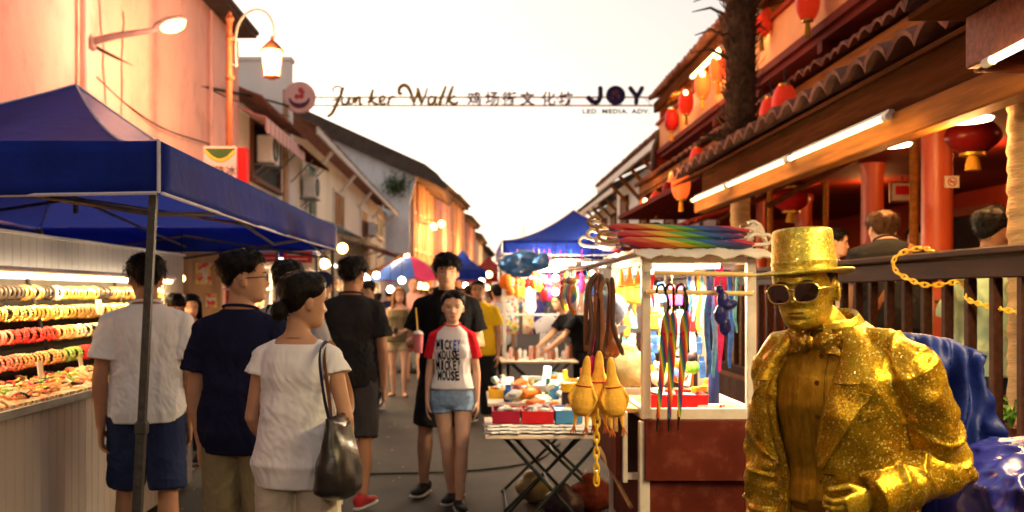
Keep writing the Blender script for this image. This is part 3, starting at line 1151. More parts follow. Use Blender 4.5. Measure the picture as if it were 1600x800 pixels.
def gold_man():
 gx, gy = (1.03, 2.76)
 P = build_person('elderly man painted gold in glitter suit, top hat, bow tie and sunglasses beside the railing', gx, gy, GY, H=1.73, girth=1.06, skin='gold_skin', hair=('hat', 'gold_hair', 0.006), headw=1.06, vox=0.0036, body_it=2, tufts=0, lean=7, roll=-2, head=(8, 4, -4), head_off=(-0.032, -0.042, -0.027), headk=0.995, shoes='gold_shoe', brow='gold_hair', lipm='gold_lip', cat='person', arms={1: dict(u=(0.1, 0.07, -0.217), f=(-0.25, -0.11, -0.085), world=True, palm=(-0.2, 0.9, 0.2), fist=0.75, curl=0.25, thumb=0.35, so=(0.02, 0.0, -0.014)), -1: dict(u=(-0.055, 0.03, -1), f=(-0.07, -0.04, -1), world=True, so=(0.03, 0, -0.014))}, face=True, clothed=False)
 root = P.root
 B = lambda v: bend(v, R(7), R(-2))
 make_shirt(P, MALE, B, dict(mat='gold_shirt', sleeve=0, hem=0.985, neck=1.452, loose=0.006, name='dress_shirt', wr=0.004, drape=0.5), 1.06, False, 1, 0.29, 0.255, 0.006)
 sb = BVHTree.FromPolygons([p for p in P.shirt_mb.v], P.shirt_mb.f)

 def on_shirt(x, z, off):
  o, n, _, _ = sb.ray_cast(V(x, -1.0, z), V(0, 1, 0))
  return (o if o else V(x, -0.13, z)) + V(0, -off, 0)
 pl = MB()
 pl.sheet(lambda u, v: on_shirt(lerp(-0.019, 0.019, u), lerp(0.96, 1.425, v), 0.004), 4, 30, 0.0035)
 pk = obj('placket', pl, 'gold_shirt', P.shirt, True, world=False)
 for z in (1.385, 1.315, 1.225, 1.135, 1.05):
  b = MB().lathe([(0.0001, 0.0), (0.0062, 0.0), (0.0066, 0.002), (0.005, 0.0032), (0.002, 0.0026), (0.0001, 0.0026)], (0, 0, 0), 14, Matrix.Rotation(R(90), 3, 'X'))
  p = on_shirt(0, z, 0.0045)
  b.xf(Matrix.Translation(p))
  obj('button', b, 'gold_dark', P.shirt, True, world=False)
 n = 44
 c = MB()

 def col(u, v):
  a = lerp(-R(90) + 0.22, R(270) - 0.22, u)
  rx, ry = (0.068 + 0.004 * v, 0.07 + 0.002 * v)
  front = math.exp(-((u - 0.0) / 0.1) ** 2) + math.exp(-((u - 1.0) / 0.1) ** 2)
  o = [(-0.002, 0), (-0.002, 0.03), (0.004, 0.036), (0.013, 0.018), (0.018 + 0.006 * front, -0.008 - 0.012 * front)][int(round(v * 4))]
  return B(V((rx + o[0]) * math.cos(a), 0.012 + (ry + o[0]) * math.sin(a) - 0.004, 1.452 + o[1] + 0.014 * math.sin(a)))
 c.sheet(col, n, 4, 0.003)
 obj('collar', c, 'gold_cloth_sleeve', P.shirt, True, world=False)
 jt = [(0.74, 0.205, 0.15, 0.01), (0.82, 0.205, 0.155, 0.008), (0.92, 0.196, 0.15, 0.004), (1.04, 0.184, 0.146, 0), (1.14, 0.186, 0.146, 0), (1.25, 0.2, 0.15, 0), (1.34, 0.206, 0.14, 0.004), (1.39, 0.19, 0.118, 0.01), (1.425, 0.15, 0.098, 0.014), (1.455, 0.105, 0.083, 0.014), (1.475, 0.082, 0.076, 0.012)]

 def jsurf(a, z, off=0.0):
  rx, ry, yc = table(jt, z)
  e = 0.86
  c_, s_ = (math.cos(a), math.sin(a))
  return B(V((rx + off) * math.copysign(abs(s_) ** e, s_), yc - (ry + off) * math.copysign(abs(c_) ** e, c_), z))

 def openL(z):
  return lerp(0.36, 0.02, sstep(1.46, 1.12, z)) if z > 1.12 else lerp(0.02, 0.16, sstep(1.12, 0.76, z))

 def openR(z):
  return lerp(0.4, 0.62, sstep(1.46, 1.25, z)) if z > 1.25 else lerp(0.62, 0.5, sstep(1.25, 0.78, z))
 mb = MB()
 nz = 26

 def jac(u, v):
  z = lerp(0.76, 1.472, v)
  return jsurf(lerp(openL(z), 2 * PI - openR(z), u), z)
 mb.sheet(jac, 60, nz, 0.013)
 for sd in (1, -1):
  Sh, E, W, hd = P.arm[sd]
  U = (E - Sh).normalized()
  Fd = (W - E).normalized()
  mb.ball(Sh + V(0, 0, -0.004), (0.072, 0.07, 0.07))
  mb.tube([V(0.07 * sd, 0.016, 1.432) if False else B(V(0.07 * sd, 0.016, 1.425)), B(V(0.135 * sd, 0.014, 1.407)), Sh + V(0.01 * sd, 0, 0.004)], [0.04, 0.054, 0.064], 16)
  mb.tube([Sh - U * 0.02, Sh + U * 0.05, Sh + U * 0.12, Sh + U * 0.2, E - U * 0.035, E + (U - Fd) * 0.014, E + Fd * 0.045, E + Fd * 0.11, E + Fd * 0.18, W + Fd * 0.006], [0.074, 0.08, 0.077, 0.074, 0.073, 0.074, 0.075, 0.071, 0.066, 0.061], 22)
 m = remesh(mb, 0.0045, 2, 0.4)
 AL, AR = (P.arm[1], P.arm[-1])

 def seg_t(p, a, b):
  d = b - a
  t = max(0, min(1, (p - a).dot(d) / d.dot(d)))
  return (t, (p - (a + d * t)).length)

 def folds(p, n):
  r = 0.0
  best = None
  for sd, A in ((1, AL), (-1, AR)):
   t1, d1 = seg_t(p, A[0], A[1])
   t2, d2 = seg_t(p, A[1], A[2])
   if min(d1, d2) < 0.1:
    if d1 < d2:
     ax, t, s = (A[1] - A[0], t1, 0)
    else:
     ax, t, s = (A[2] - A[1], t2, 1)
    L = ax.length
    ax = ax.normalized()
    along = t * L + s * 0.3
    q = p - A[1]
    o1, o2 = ortho(ax)
    w = q.dot(o1) * 0.9 + q.dot(o2) * 0.5
    k = math.exp(-((t - (1 if s == 0 else 0)) / 0.55) ** 2)
    wob = fr((p.x * 6, p.y * 6, p.z * 6))
    f1 = fr((along * 9 + w * 8 + wob * 0.9, w * 4, sd * 3.1))
    f2 = fr((along * 15 - w * 13 + wob * 0.8, w * 5 + 4, sd * 5.7))
    rd = 1 - min(1, abs(f1) * 2.6)
    rd2 = 1 - min(1, abs(f2) * 2.8)
    best = (0.35 + 0.65 * k) * (0.02 * rd ** 1.5 + 0.012 * rd2 ** 1.5 - 0.008) + 0.0022 * fr((p.x * 26, p.y * 26, p.z * 26))
  if best is None or abs(p.x) < 0.15:
   f = fr((p.x * 10 + p.z * 5, p.y * 9, p.z * 4 + 2))
   body = 0.006 * (1 - min(1, abs(f) * 3)) + 0.003 * fr((p.x * 24, p.y * 24, p.z * 9))
   body *= 1 - 0.6 * sstep(1.36, 1.42, p.z)
   return body if best is None else lerp(body, best, 0.35)
  return best
 displace(m, folds)
 jb = BVHTree.FromPolygons([p.copy() for p in m.v], [list(f) for f in m.f])
 jk = obj('jacket', m, 'gold_cloth', root, True, world=False, sharp=0)
 jk['label'] = 'rumpled gold glitter jacket hanging open'

 def on_jac(a, z, off):
  p = jsurf(a, z, 0.12)
  q = jsurf(a, z, -0.02)
  d = (q - p).normalized()
  h, nn, _, _ = jb.ray_cast(p, d)
  if h is None or (h - q).length > 0.06:
   h = jsurf(a, z)
  return h - d * off

 def lw(z):
  if z < 1.3:
   return lerp(0.004, 0.088, ((z - 1.115) / 0.185) ** 0.8 if z > 1.115 else 0)
  return 0.088

 def lap(sd, of, wfac):

  def f(u, v):
   z0 = lerp(1.115, 1.335, v)
   wd = lw(z0) * wfac
   dz = 0.03 * u * max(0, (v - 0.75) / 0.25)
   r = table(jt, z0)[0]
   a = of(z0) + u * wd / (r * 0.95)
   return on_jac(a if sd > 0 else 2 * PI - a, z0 - dz + 0.0, 0.008 + 0.017 * u ** 1.5 + 0.004 * math.sin(PI * u))
  t = MB().sheet(f, 14, 26, 0.012)
  obj('lapel', t, 'gold_cloth', jk, True, world=False)

  def g(u, v):
   z0 = lerp(1.338, 1.468, v)
   wd = lerp(0.06, 0.05, v) * wfac
   dz = -0.016 * u * max(0, 1 - v / 0.3) + 0.01 * u
   r = table(jt, z0)[0]
   a = of(z0) + u * wd / max(0.08, r * 0.95)
   return on_jac(a if sd > 0 else 2 * PI - a, z0 + dz * 0.3, 0.01 + 0.014 * u + 0.004 * math.sin(PI * u))
  t = MB().sheet(g, 12, 16, 0.012)
  obj('collar', t, 'gold_cloth', jk, True, world=False)
 lap(1, openL, 1.0)
 lap(-1, openR, 0.42)
 t = MB().sheet(lambda u, v: on_jac(lerp(0.62, 0.95, u), 1.235 + 0.016 * u + 0.019 * v, 0.006), 10, 3, 0.006)
 obj('pocket', t, 'gold_cloth', jk, True, world=False)
 t = MB().sheet(lambda u, v: on_jac(lerp(0.07, 0.2, u), 1.085 + 0.004 * v, 0.0015), 6, 1, 0.002)
 obj('buttonhole', t, 'gold_dark', jk, True, world=False)
 for z in (1.1, 0.99):
  b = MB().lathe([(0.0001, 0.0), (0.0095, 0.0), (0.01, 0.003), (0.0075, 0.0048), (0.003, 0.004), (0.0001, 0.004)], (0, 0, 0), 16, Matrix.Rotation(R(90), 3, 'X'))
  p = on_jac(2 * PI - openR(z) - 0.1, z, 0.002)
  b.xf(Matrix.Translation(p) @ Matrix.Rotation(R(-25), 4, 'Z'))
  obj('button', b, 'gold_frame', jk, True, world=False)
 make_bottom(P, MALE, B, dict(mat='gold_shirt', len=0.97, top=1.0, loose=0.012, name='trousers', belt='gold_dark', cuff=0.05), 1.06, False, 1, 0.008)
 bk = MB().box((0, 0, 0), (0.052, 0.01, 0.04), bev=0.003)
 p = B(V(-0.01, table(MALE, 0.985)[2] - table(MALE, 0.985)[1] * 1.06 - 0.026, 0.983))
 obj('buckle', bk.xf(Matrix.Translation(p)), 'gold_dark', P.belt, world=False)
 make_shoes(P, 'gold_shoe')
 bt = MB()
 ctr = B(V(-0.004, -0.078, 1.43)) + V(0.004, -0.034, 0.006)
 for sx in (-1, 1):

  def lobe(u, v, sx=sx):
   a = 2 * PI * u
   h = lerp(0.011, 0.038, v ** 0.8)
   t = 0.007 * math.sin(PI * min(1, v * 1.1)) + 0.0035
   zz = h * math.sin(a)
   yy = t * math.cos(a) + 0.006 * math.sin(a * 3 + v * 5) * v
   return ctr + V(sx * (0.006 + 0.068 * v), yy + 0.02 * v * v, zz - 0.006 * v + 0.006 * math.sin(v * 6) * math.sin(a))
  bt.rings([[lobe(j / 28, i / 12) for j in range(28)] for i in range(13)])
 bt.ball(ctr + V(0, -0.008, 0), (0.0125, 0.013, 0.017), 14, 10)
 obj('bow_tie', bt, 'gold_tie', root, True, world=False, sharp=0)
 HM = P.HM
 gl = MB()
 ln = []
 GS = Matrix.Translation(V(0, -0.006, -0.006)) @ Matrix.Translation(V(0, -0.05, 0.11)) @ Matrix.Diagonal((1.1, 1.0, 1.14, 1)) @ Matrix.Translation(V(0, 0.05, -0.11))
 HM = HM @ GS
 for sd in (1, -1):
  cx = sd * 0.0335

  def shp(a, k=1.0):
   x = 0.0285 * math.copysign(abs(math.cos(a)) ** 0.72, math.cos(a)) * k
   z = 0.0225 * math.copysign(abs(math.sin(a)) ** 0.78, math.sin(a)) * k
   if z < 0:
    x += -sd * z * 0.18 * -1
   yy = -0.103 + 0.9 * max(0, abs(cx + x) - 0.02) ** 2 * 9
   return HM @ V(cx + x, yy, 0.1095 + z)
  N = 36
  gl.tube([shp(2 * PI * q / N) for q in range(N + 1)], 0.0029, 8, cap=False)
  l = MB().add([shp(2 * PI * q / N, 0.98) for q in range(N)] + [shp(0, 0) + HM.to_3x3() @ V(0, -0.003, 0)], [(q, (q + 1) % N, N) for q in range(N)])
  ln.append(l)
  gl.tube([HM @ V(sd * 0.0605, -0.09, 0.117), HM @ V(sd * 0.074, -0.07, 0.117), HM @ V(sd * 0.0825, -0.01, 0.116), HM @ V(sd * 0.083, 0.018, 0.108)], [0.0032, 0.0034, 0.0026, 0.002], 8)
 gl.tube([HM @ V(-0.009, -0.104, 0.116), HM @ V(0, -0.107, 0.119), HM @ V(0.009, -0.104, 0.116)], 0.0026, 8)
 gl.tube([HM @ V(-0.02, -0.104, 0.1305), HM @ V(0, -0.106, 0.1315), HM @ V(0.02, -0.104, 0.1305)], 0.0018, 8)
 g = obj('sunglasses', gl, 'gold_frame', root, True, world=False)
 for l in ln:
  obj('lens', l, 'brown_lens', g, True, world=False)
 h = MB()
 M = P.HM @ Matrix.Translation(V(0, 0.006, 0.143)) @ Matrix.Rotation(R(-5), 4, 'X')
 pr = [(0.09, 0.012), (0.0905, 0.03), (0.0925, 0.034), (0.0915, 0.038), (0.089, 0.045), (0.086, 0.085), (0.0835, 0.118), (0.0815, 0.124), (0.076, 0.127), (0.04, 0.1275), (0.002, 0.128)]
 h.lathe(pr, (0, 0, 0), 56, sx=0.93, sy=1.1, cap=True)
 h.lathe([(0.086, 0.002), (0.118, -0.003), (0.129, -0.001), (0.1305, 0.002), (0.128, 0.005), (0.118, 0.004), (0.092, 0.014), (0.086, 0.014)], (0, 0, 0), 56, sx=1.0, sy=1.12, cap=False)
 h.v = [p + V(0, 0, 0.01 * (p.x / 0.13) ** 2 if p.z < 0.02 and p.xy.length > 0.095 else 0) for p in h.v]
 hat = obj('top_hat', h.xf(M), 'gold_hat', root, True, world=False, sharp=50)
 return P
glitter('gold_cloth_sleeve', (0.38, 0.21, 0.008), (0.5, 0.3, 0.012), (0.6, 0.4, 0.02), 310, 0.22, 0.38, 0.07, 0.35)
pm('gold_lip', (0.3, 0.14, 0.02), 0.4, 0.2, 30, metal=0.6)
pm('gold_shoe', (0.4, 0.25, 0.03), 0.4, 0.3, 12, metal=0.7)
GP = gold_man()
pm('asphalt', (0.027, 0.022, 0.02), 0.72, 0.35, 2.2, 0.004, 120, dirt=(0.05, 0.041, 0.036), dirt_amt=0.5, dirt_scale=0.9, spec=0.25)
pm('earth', (0.07, 0.06, 0.05), 0.9, 0.3, 0.4)
pm('salmon_plaster', (0.8, 0.43, 0.36), 0.9, 0.12, 0.9, 0.01, 9, dirt=(0.42, 0.23, 0.19), dirt_amt=0.65, dirt_scale=1.3, stretch=(1, 1, 0.7), spec=0.03)
pm('white_plaster', (0.76, 0.71, 0.69), 0.85, 0.1, 0.7, 0.006, 14, dirt=(0.34, 0.29, 0.27), dirt_amt=0.5, dirt_scale=0.6, stretch=(1, 1, 0.5))
pm('cream_plaster', (0.82, 0.72, 0.58), 0.85, 0.1, 0.7, 0.006, 14, dirt=(0.36, 0.27, 0.2), dirt_amt=0.45, dirt_scale=0.6, stretch=(1, 1, 0.5))
pm('grey_plaster', (0.74, 0.72, 0.76), 0.85, 0.12, 0.7, 0.006, 14, dirt=(0.26, 0.24, 0.26), dirt_amt=0.55, dirt_scale=0.5, stretch=(1, 1, 0.5))
pm('orange_plaster', (0.62, 0.38, 0.24), 0.85, 0.12, 0.7, 0.006, 14, dirt=(0.3, 0.17, 0.12), dirt_amt=0.5, dirt_scale=0.6)
pm('rose_plaster', (0.55, 0.33, 0.3), 0.85, 0.12, 0.7, 0.006, 14, dirt=(0.28, 0.16, 0.14), dirt_amt=0.5, dirt_scale=0.6)
pm('red_plaster', (0.3, 0.034, 0.012), 0.75, 0.15, 1.2, 0.003, 20, spec=0.04, dirt=(0.22, 0.03, 0.016), dirt_amt=0.4)
pm('red_column', (0.46, 0.07, 0.022), 0.42, 0.1, 2, 0.001, 30, spec=0.5)
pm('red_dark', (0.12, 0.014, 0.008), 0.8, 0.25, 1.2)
pm('peach_paint', (0.58, 0.24, 0.09), 0.7, 0.12, 1.2, dirt=(0.4, 0.15, 0.07), dirt_amt=0.4)
pm('roof_tile', (0.2, 0.09, 0.065), 0.85, 0.35, 4, 0.006, 30, spec=0.03, dirt=(0.1, 0.07, 0.06), dirt_amt=0.6, dirt_scale=3)
pm('roof_dark', (0.085, 0.062, 0.052), 0.8, 0.3, 2, 0.006, 20, dirt=(0.16, 0.11, 0.09), dirt_amt=0.4)
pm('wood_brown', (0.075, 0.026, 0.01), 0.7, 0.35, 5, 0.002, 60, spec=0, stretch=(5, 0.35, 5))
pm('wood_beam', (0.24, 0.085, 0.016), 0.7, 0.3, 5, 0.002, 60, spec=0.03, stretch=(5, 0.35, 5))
pm('wood_red', (0.22, 0.055, 0.028), 0.45, 0.4, 6, 0.003, 40, stretch=(1, 5, 5), dirt=(0.09, 0.02, 0.012), dirt_amt=0.6, dirt_scale=5)
pm('wood_rail', (0.034, 0.013, 0.008), 0.58, 0.35, 6, 0.0015, 50, stretch=(5, 0.4, 5), spec=0.04)
pm('shutter_brown', (0.12, 0.045, 0.028), 0.6, 0.2, 8)
pm('shutter_green', (0.07, 0.15, 0.13), 0.6, 0.2, 8)
pm('dark_hole', (0.018, 0.013, 0.012), 0.6, 0.3)
pm('window_glass', (0.03, 0.035, 0.04), 0.12, 0.2, spec=0.6)
pm('frame_white', (0.6, 0.56, 0.52), 0.6, 0.1)
pm('ac_white', (0.62, 0.6, 0.57), 0.5, 0.1, dirt=(0.35, 0.3, 0.27), dirt_amt=0.4)
pm('fan_black', (0.03, 0.03, 0.03), 0.5, 0.1)
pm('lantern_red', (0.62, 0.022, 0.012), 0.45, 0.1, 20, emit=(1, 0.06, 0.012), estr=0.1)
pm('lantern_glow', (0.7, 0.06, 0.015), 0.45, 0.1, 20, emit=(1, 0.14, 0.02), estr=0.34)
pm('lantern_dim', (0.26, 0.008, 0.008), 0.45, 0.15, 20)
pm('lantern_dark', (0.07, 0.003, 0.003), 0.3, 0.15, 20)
pm('gold_trim', (0.46, 0.26, 0.04), 0.35, 0.15, 20, metal=0.7)
pm('tassel', (0.42, 0.2, 0.02), 0.7, 0.2, 30)
pm('pipe_brown', (0.22, 0.065, 0.03), 0.5, 0.2, 6)
pm('iron_grey', (0.16, 0.15, 0.15), 0.5, 0.2, 8)
pm('cable_black', (0.012, 0.012, 0.012), 0.6, 0.1)
em('tube_warm', (1, 0.84, 0.38), 2.6)
em('tube_white', (1, 0.93, 0.7), 3.4)
em('bulb_warm', (1, 0.62, 0.2), 6.0)
em('bulb_dim', (1, 0.5, 0.12), 3.0)
em('bulb_sodium', (1, 0.5, 0.1), 8.0)
em('bulb_white', (1, 0.9, 0.68), 6.0)
g = MB()
g.grid(lambda u, v: V(lerp(-400, 400, u), lerp(-40, 900, v), -0.12), 2, 2)
tag(obj('ground', g, 'earth'), kind='structure')
g = MB()

def road(u, v):
 y = lerp(-3, 230, v ** 1.6)
 xc = 0 if y < 45 else (y - 45) * 0.045
 return V(lerp(-5.0, 6.0, u) + (0 if y < 55 else (y - 55) * 0.09), y, 0)
g.grid(road, 10, 80)
tag(obj('street', g, 'asphalt'), kind='structure')

def window(parent, X, y0, y1, z0, z1, d, frame='frame_white', pane='dark_hole', shutters=None, fw=0.09):
 """window on a wall that faces d (+1: towards +x)"""
 f = MB()
 x = X + d * 0.03
 for a, b, c, e in ((y0 - fw, y1 + fw, z1, z1 + fw), (y0 - fw, y1 + fw, z0 - fw, z0), (y0 - fw, y0, z0, z1), (y1, y1 + fw, z0, z1)):
  f.box((x, (a + b) / 2, (c + e) / 2), (0.1, b - a, e - c))
 f.box((X + d * 0.075, (y0 + y1) / 2, z0 - fw - 0.03), (0.16, y1 - y0 + 0.3, 0.06))
 w = obj('window', f, frame, parent)
 p = MB().box((X + d * 0.012, (y0 + y1) / 2, (z0 + z1) / 2), (0.02, y1 - y0, z1 - z0))
 obj('pane', p, pane, w)
 if shutters:
  s = MB()
  m = (y0 + y1) / 2
  for a, b in ((y0 + 0.02, m - 0.015), (m + 0.015, y1 - 0.02)):
   n = 12
   s.box((X + d * 0.04, (a + b) / 2, (z0 + z1) / 2), (0.03, b - a, z1 - z0 - 0.03))
   for q in range(n):
    zz = lerp(z0 + 0.1, z1 - 0.1, q / (n - 1))
    s.box((X + d * 0.062, (a + b) / 2, zz), (0.02, (b - a) * 0.78, (z1 - z0) / n * 0.55), Matrix.Rotation(R(25 * d), 3, 'Y'))
  obj('shutter', s, shutters, w)
 return w

def tiles(X0, z0, X1, z1, Y0, Y1, wave=0.3, amp=0.045, th=0.03):
 """pan-tile roof slope with a wavy lower edge"""
 n = int((Y1 - Y0) / wave * 8)
 rows = 6

 def f(u, v):
  y = lerp(Y0, Y1, u)
  ph = y / wave % 1.0
  w = abs(math.sin(PI * ph)) ** 0.8
  step = 0.02 * (1 - v * rows % 1.0) if v < 1 else 0
  k = int(v * rows + 1e-06)
  jit = 0.012 * fr((int(y / wave) * 1.7, k * 2.3, X0))
  ex = 0.03 * fr((int(y / wave) * 3.1, 1.7, X0)) if v == 0 else 0
  return V(lerp(X0, X1, v) + ex * (1 if X0 < X1 else -1), y, lerp(z0, z1, v) + amp * 2 * w + step + jit)
 m = MB()
 m.sheet(f, n, rows * 2, th)
 return m

def ac_unit(X, y, z, d, label):
 t = thing('air_conditioner', label, 'air conditioner', (X, y, z), 0, 'air conditioners on the left facades')
 obj('casing', MB().box((X + d * 0.28, y, z + 0.32), (0.36, 0.85, 0.62), bev=0.03), 'ac_white', t)
 gr = MB().lathe([(0.26, 0), (0.27, 0.02), (0.24, 0.03), (0.23, 0.01)], (X + d * 0.46, y - 0.1, z + 0.32), 24, Matrix.Rotation(R(90 * d), 3, 'Y'), cap=False)
 for q in range(9):
  gr.box((X + d * 0.475, y - 0.1, z + 0.32 - 0.22 + q * 0.055), (0.012, 0.46 * math.sqrt(max(0.05, 1 - ((q - 4) / 4.6) ** 2)), 0.012))
 obj('fan_guard', gr, 'fan_black', t)
 b = MB()
 for s in (-0.3, 0.3):
  b.box((X + d * 0.24, y + s, z - 0.02), (0.48, 0.04, 0.04)).box((X + d * 0.14, y + s, z - 0.15), (0.34, 0.03, 0.03), Matrix.Rotation(R(-40 * d), 3, 'Y'))
 obj('bracket', b, 'iron_grey', t)
 return t
XL = -5.0
b = thing('shophouse', 'tall salmon plaster house wall rising behind the near blue tent', 'building', (XL, 12, 0))
w = MB().box((XL - 3.5, 9.5, 3.5), (7, 23, 7.0))
obj('wall', w, 'salmon_plaster', b)
w = MB()
for y, wd in ((20.75, 0.45),):
 w.box((XL + 0.02, y, 3.45), (0.07, wd, 6.9))
w.box((XL + 0.04, 9.5, 5.98), (0.1, 23, 0.1)) if False else None
obj('pilaster', w, 'salmon_plaster', b)
w = MB().box((XL - 3.3, 9.5, 7.06), (7.4, 23.3, 0.12))
w.box((XL + 0.2, 9.5, 7.1), (0.5, 23.3, 0.08))
obj('roof', w, 'roof_dark', b)
w = MB().tube([V(XL + 0.09, 12.55, 7), V(XL + 0.09, 12.55, 0.1)], 0.05, 10)
w.tube([V(XL + 0.07, 18.7, 6.9), V(XL + 0.07, 18.7, 3.1)], 0.035, 10)
obj('downpipe', w, 'salmon_plaster', b)
w = MB()
for pa, pb in ((V(XL + 0.012, 13.1, 6.9), V(XL + 0.012, 13.6, 3.4)), (V(XL + 0.012, 14.2, 5.6), V(XL + 0.012, 14.0, 3.2))):
 pts = [pa.lerp(pb, q / 14) + V(0, 0.1 * fr((q * 0.7, pa.y, 1)), 0) for q in range(15)]
 w.tube(pts, [0.012 + 0.02 * abs(fr((q * 0.9, pa.y, 5))) for q in range(15)], 5, flat=0.3)
obj('crack', w, 'roof_dark', b)
b = thing('shophouse', 'low cream house with pink striped awning beyond the salmon wall', 'building', (XL, 24, 0))
obj('wall', MB().box((XL - 3, 24.0, 2.85), (6, 5.9, 5.7)), 'cream_plaster', b)
obj('party_wall', MB().box((XL - 2.6, 27.1, 3.95), (5.3, 0.4, 7.9)).box((XL - 2.6, 27.1, 7.94), (5.4, 0.5, 0.1)), 'white_plaster', b)
obj('roof', tiles(XL + 0.5, 5.72, XL - 3, 7.2, 21.05, 26.85, 0.3, 0.03), 'roof_tile', b)
window(b, XL, 22.3, 25.4, 4.25, 5.45, 1, 'shutter_brown', 'dark_hole')
aw = thing('awning', 'pink and white striped cloth awning over an upper window', 'awning', (XL, 23, 5.6), 0, 'awnings on the left facades')
stripes('awning_pink', [(0.62, 0.26, 0.25), (0.62, 0.26, 0.25), (0.66, 0.48, 0.44), (0.66, 0.48, 0.44)], 2.2, 0.8, 'Y')
s = MB().sheet(lambda u, v: V(XL + 0.05 + 0.6 * v, lerp(20.8, 25.6, u), 5.5 - 0.22 * v - 0.03 * math.sin(PI * v)), 24, 6, 0.02)
obj('cloth', s, 'awning_pink', aw)
s = MB().sheet(lambda u, v: V(XL + 0.65, lerp(20.8, 25.6, u), 5.28 - 0.26 * v * (1 + 0.25 * abs(math.sin(u * 40)))), 80, 1, 0.015)
obj('valance', s, 'awning_pink', aw)
aw = thing('awning', 'dark brown corrugated awning below the striped one', 'awning', (XL, 27, 5.2), 0, 'awnings on the left facades')
s = MB().sheet(lambda u, v: V(XL + 0.05 + 0.7 * v, lerp(24.6, 29.2, u), 5.5 - 0.3 * v + 0.03 * math.sin(u * 80)), 80, 2, 0.03)
obj('sheet', s, 'wood_brown', aw)
s = MB()
for y in (25, 27, 29):
 s.tube([V(XL + 0.04, y, 4.6), V(XL + 0.65, y, 5.22)], 0.02, 6)
obj('bracket', s, 'iron_grey', aw)
ac_unit(XL, 22.9, 4.55, 1, 'white air conditioner under the striped awning')
ac_unit(XL, 29.0, 4.35, 1, 'white air conditioner beside the green shuttered window')
ac_unit(XL, 46.5, 4.3, 1, 'dark small air conditioner beside a narrow far window')
b = thing('shophouse', 'long cream row house with brown shutters and a sloping eave', 'building', (XL, 42, 0))
obj('wall', MB().box((XL - 3, 42.1, 3.1), (6, 29.4, 6.2)), 'cream_plaster', b)
rf = obj('roof', tiles(XL + 0.75, 6.15, XL - 4, 8.3, 27.4, 56.8, 0.35, 0.03, 0.05), 'roof_tile', b)
obj('eave_board', MB().box((XL + 0.7, 42.1, 6.08), (0.06, 29.4, 0.2)), 'frame_white', rf)
s = MB()
for y in (31, 37, 43, 49, 55):
 s.tube([V(XL + 0.02, y, 5.3), V(XL + 0.6, y, 6.0)], 0.07, 6)
obj('bracket', s, 'frame_white', rf)
window(b, XL, 29.6, 31.2, 4.0, 5.5, 1, 'frame_white', 'dark_hole', 'shutter_green')
window(b, XL, 35.3, 38.0, 4.05, 5.25, 1, 'frame_white', 'dark_hole', 'shutter_brown')
window(b, XL, 43.8, 46.3, 4.05, 5.3, 1, 'frame_white', 'dark_hole', 'shutter_brown')
window(b, XL, 51.6, 54.2, 4.6, 5.6, 1, 'frame_white', 'dark_hole', 'shutter_green')
pm('cloth_blue', (0.2, 0.27, 0.38), 0.8, 0.15)
pm('cloth_cream', (0.6, 0.52, 0.42), 0.8, 0.12)
pm('cloth_pink', (0.58, 0.22, 0.2), 0.8, 0.12)
for i, (y0, y1, m, lab) in enumerate(((23, 30, 'cloth_blue', 'grey blue cloth awning over the shop fronts'), (30.5, 36, 'cloth_cream', 'cream cloth awning between blue and pink ones'), (36.5, 48, 'cloth_pink', 'faded pink cloth awning on the long row house'))):
 a = thing('awning', lab, 'awning', (XL, y0, 3.2), 0, 'awnings on the left facades')
 obj('cloth', MB().sheet(lambda u, v: V(XL + 0.02 + 1.75 * v, lerp(y0, y1, u), 3.75 - 0.55 * v - 0.06 * math.sin(PI * v) * abs(math.sin(u * 9))), 24, 5, 0.02), m, a)
 s = MB()
 for y in (y0 + 0.2, y1 - 0.2):
  s.tube([V(XL + 0.02, y, 2.7), V(XL + 1.7, y, 3.18)], 0.02, 6)
 obj('arm', s, 'iron_grey', a)
YG = 57.3
b = thing('shophouse', 'large gabled house with bare white side wall and dark roof', 'building', (-6, YG, 0))
P0, P1, P2 = (at(604, 460, YG), None, None)
pts = [at(640, 620, YG), at(640, 318, YG), at(655, 262, YG), at(476, 178, YG), at(330, 235, YG), at(300, 620, YG)]
for p in pts:
 p.z = max(p.z, 0)
obj('gable_wall', MB().prism(pts, (0, 0.5, 0)), 'grey_plaster', b)
xf_ = at(640, 400, YG).x
r0, r1, r2 = (at(476, 172, YG), at(660, 258, YG), at(702, 296, YG))
m = MB()
th = V(0, 0, 0.85)
for a, c in ((r0, r1),):
 m.prism([a + V(0, -0.5, 0), c + V(0.2, -0.5, 0), c + V(0.2, -0.5, -0.9), a + V(0, -0.5, -0.95)], (0, 10.6, 0))
m.prism([r1 + V(0.2, -0.5, 0), r1 + V(0.9, -0.5, -0.55), r1 + V(1.45, -0.5, -1.25), r1 + V(1.3, -0.5, -1.5), r1 + V(0.8, -0.5, -1.15), r1 + V(0.2, -0.5, -0.9)], (0, 10.6, 0))
m.prism([r0 + V(0, -0.5, 0), r0 + V(0, -0.5, -0.95), at(330, 245, YG) + V(0, -0.5, -0.6), at(330, 235, YG) + V(0, -0.5, 0.3)], (0, 10.6, 0))
obj('roof', m, 'roof_dark', b)
pm('leaf_dark', (0.07, 0.15, 0.035), 0.6, 0.4, 9)
pl = thing('wild_plant', 'small green plant rooted high in the white gable wall', 'plant', at(620, 298, YG - 0.1))
m = MB()
rnd = random.Random(4)
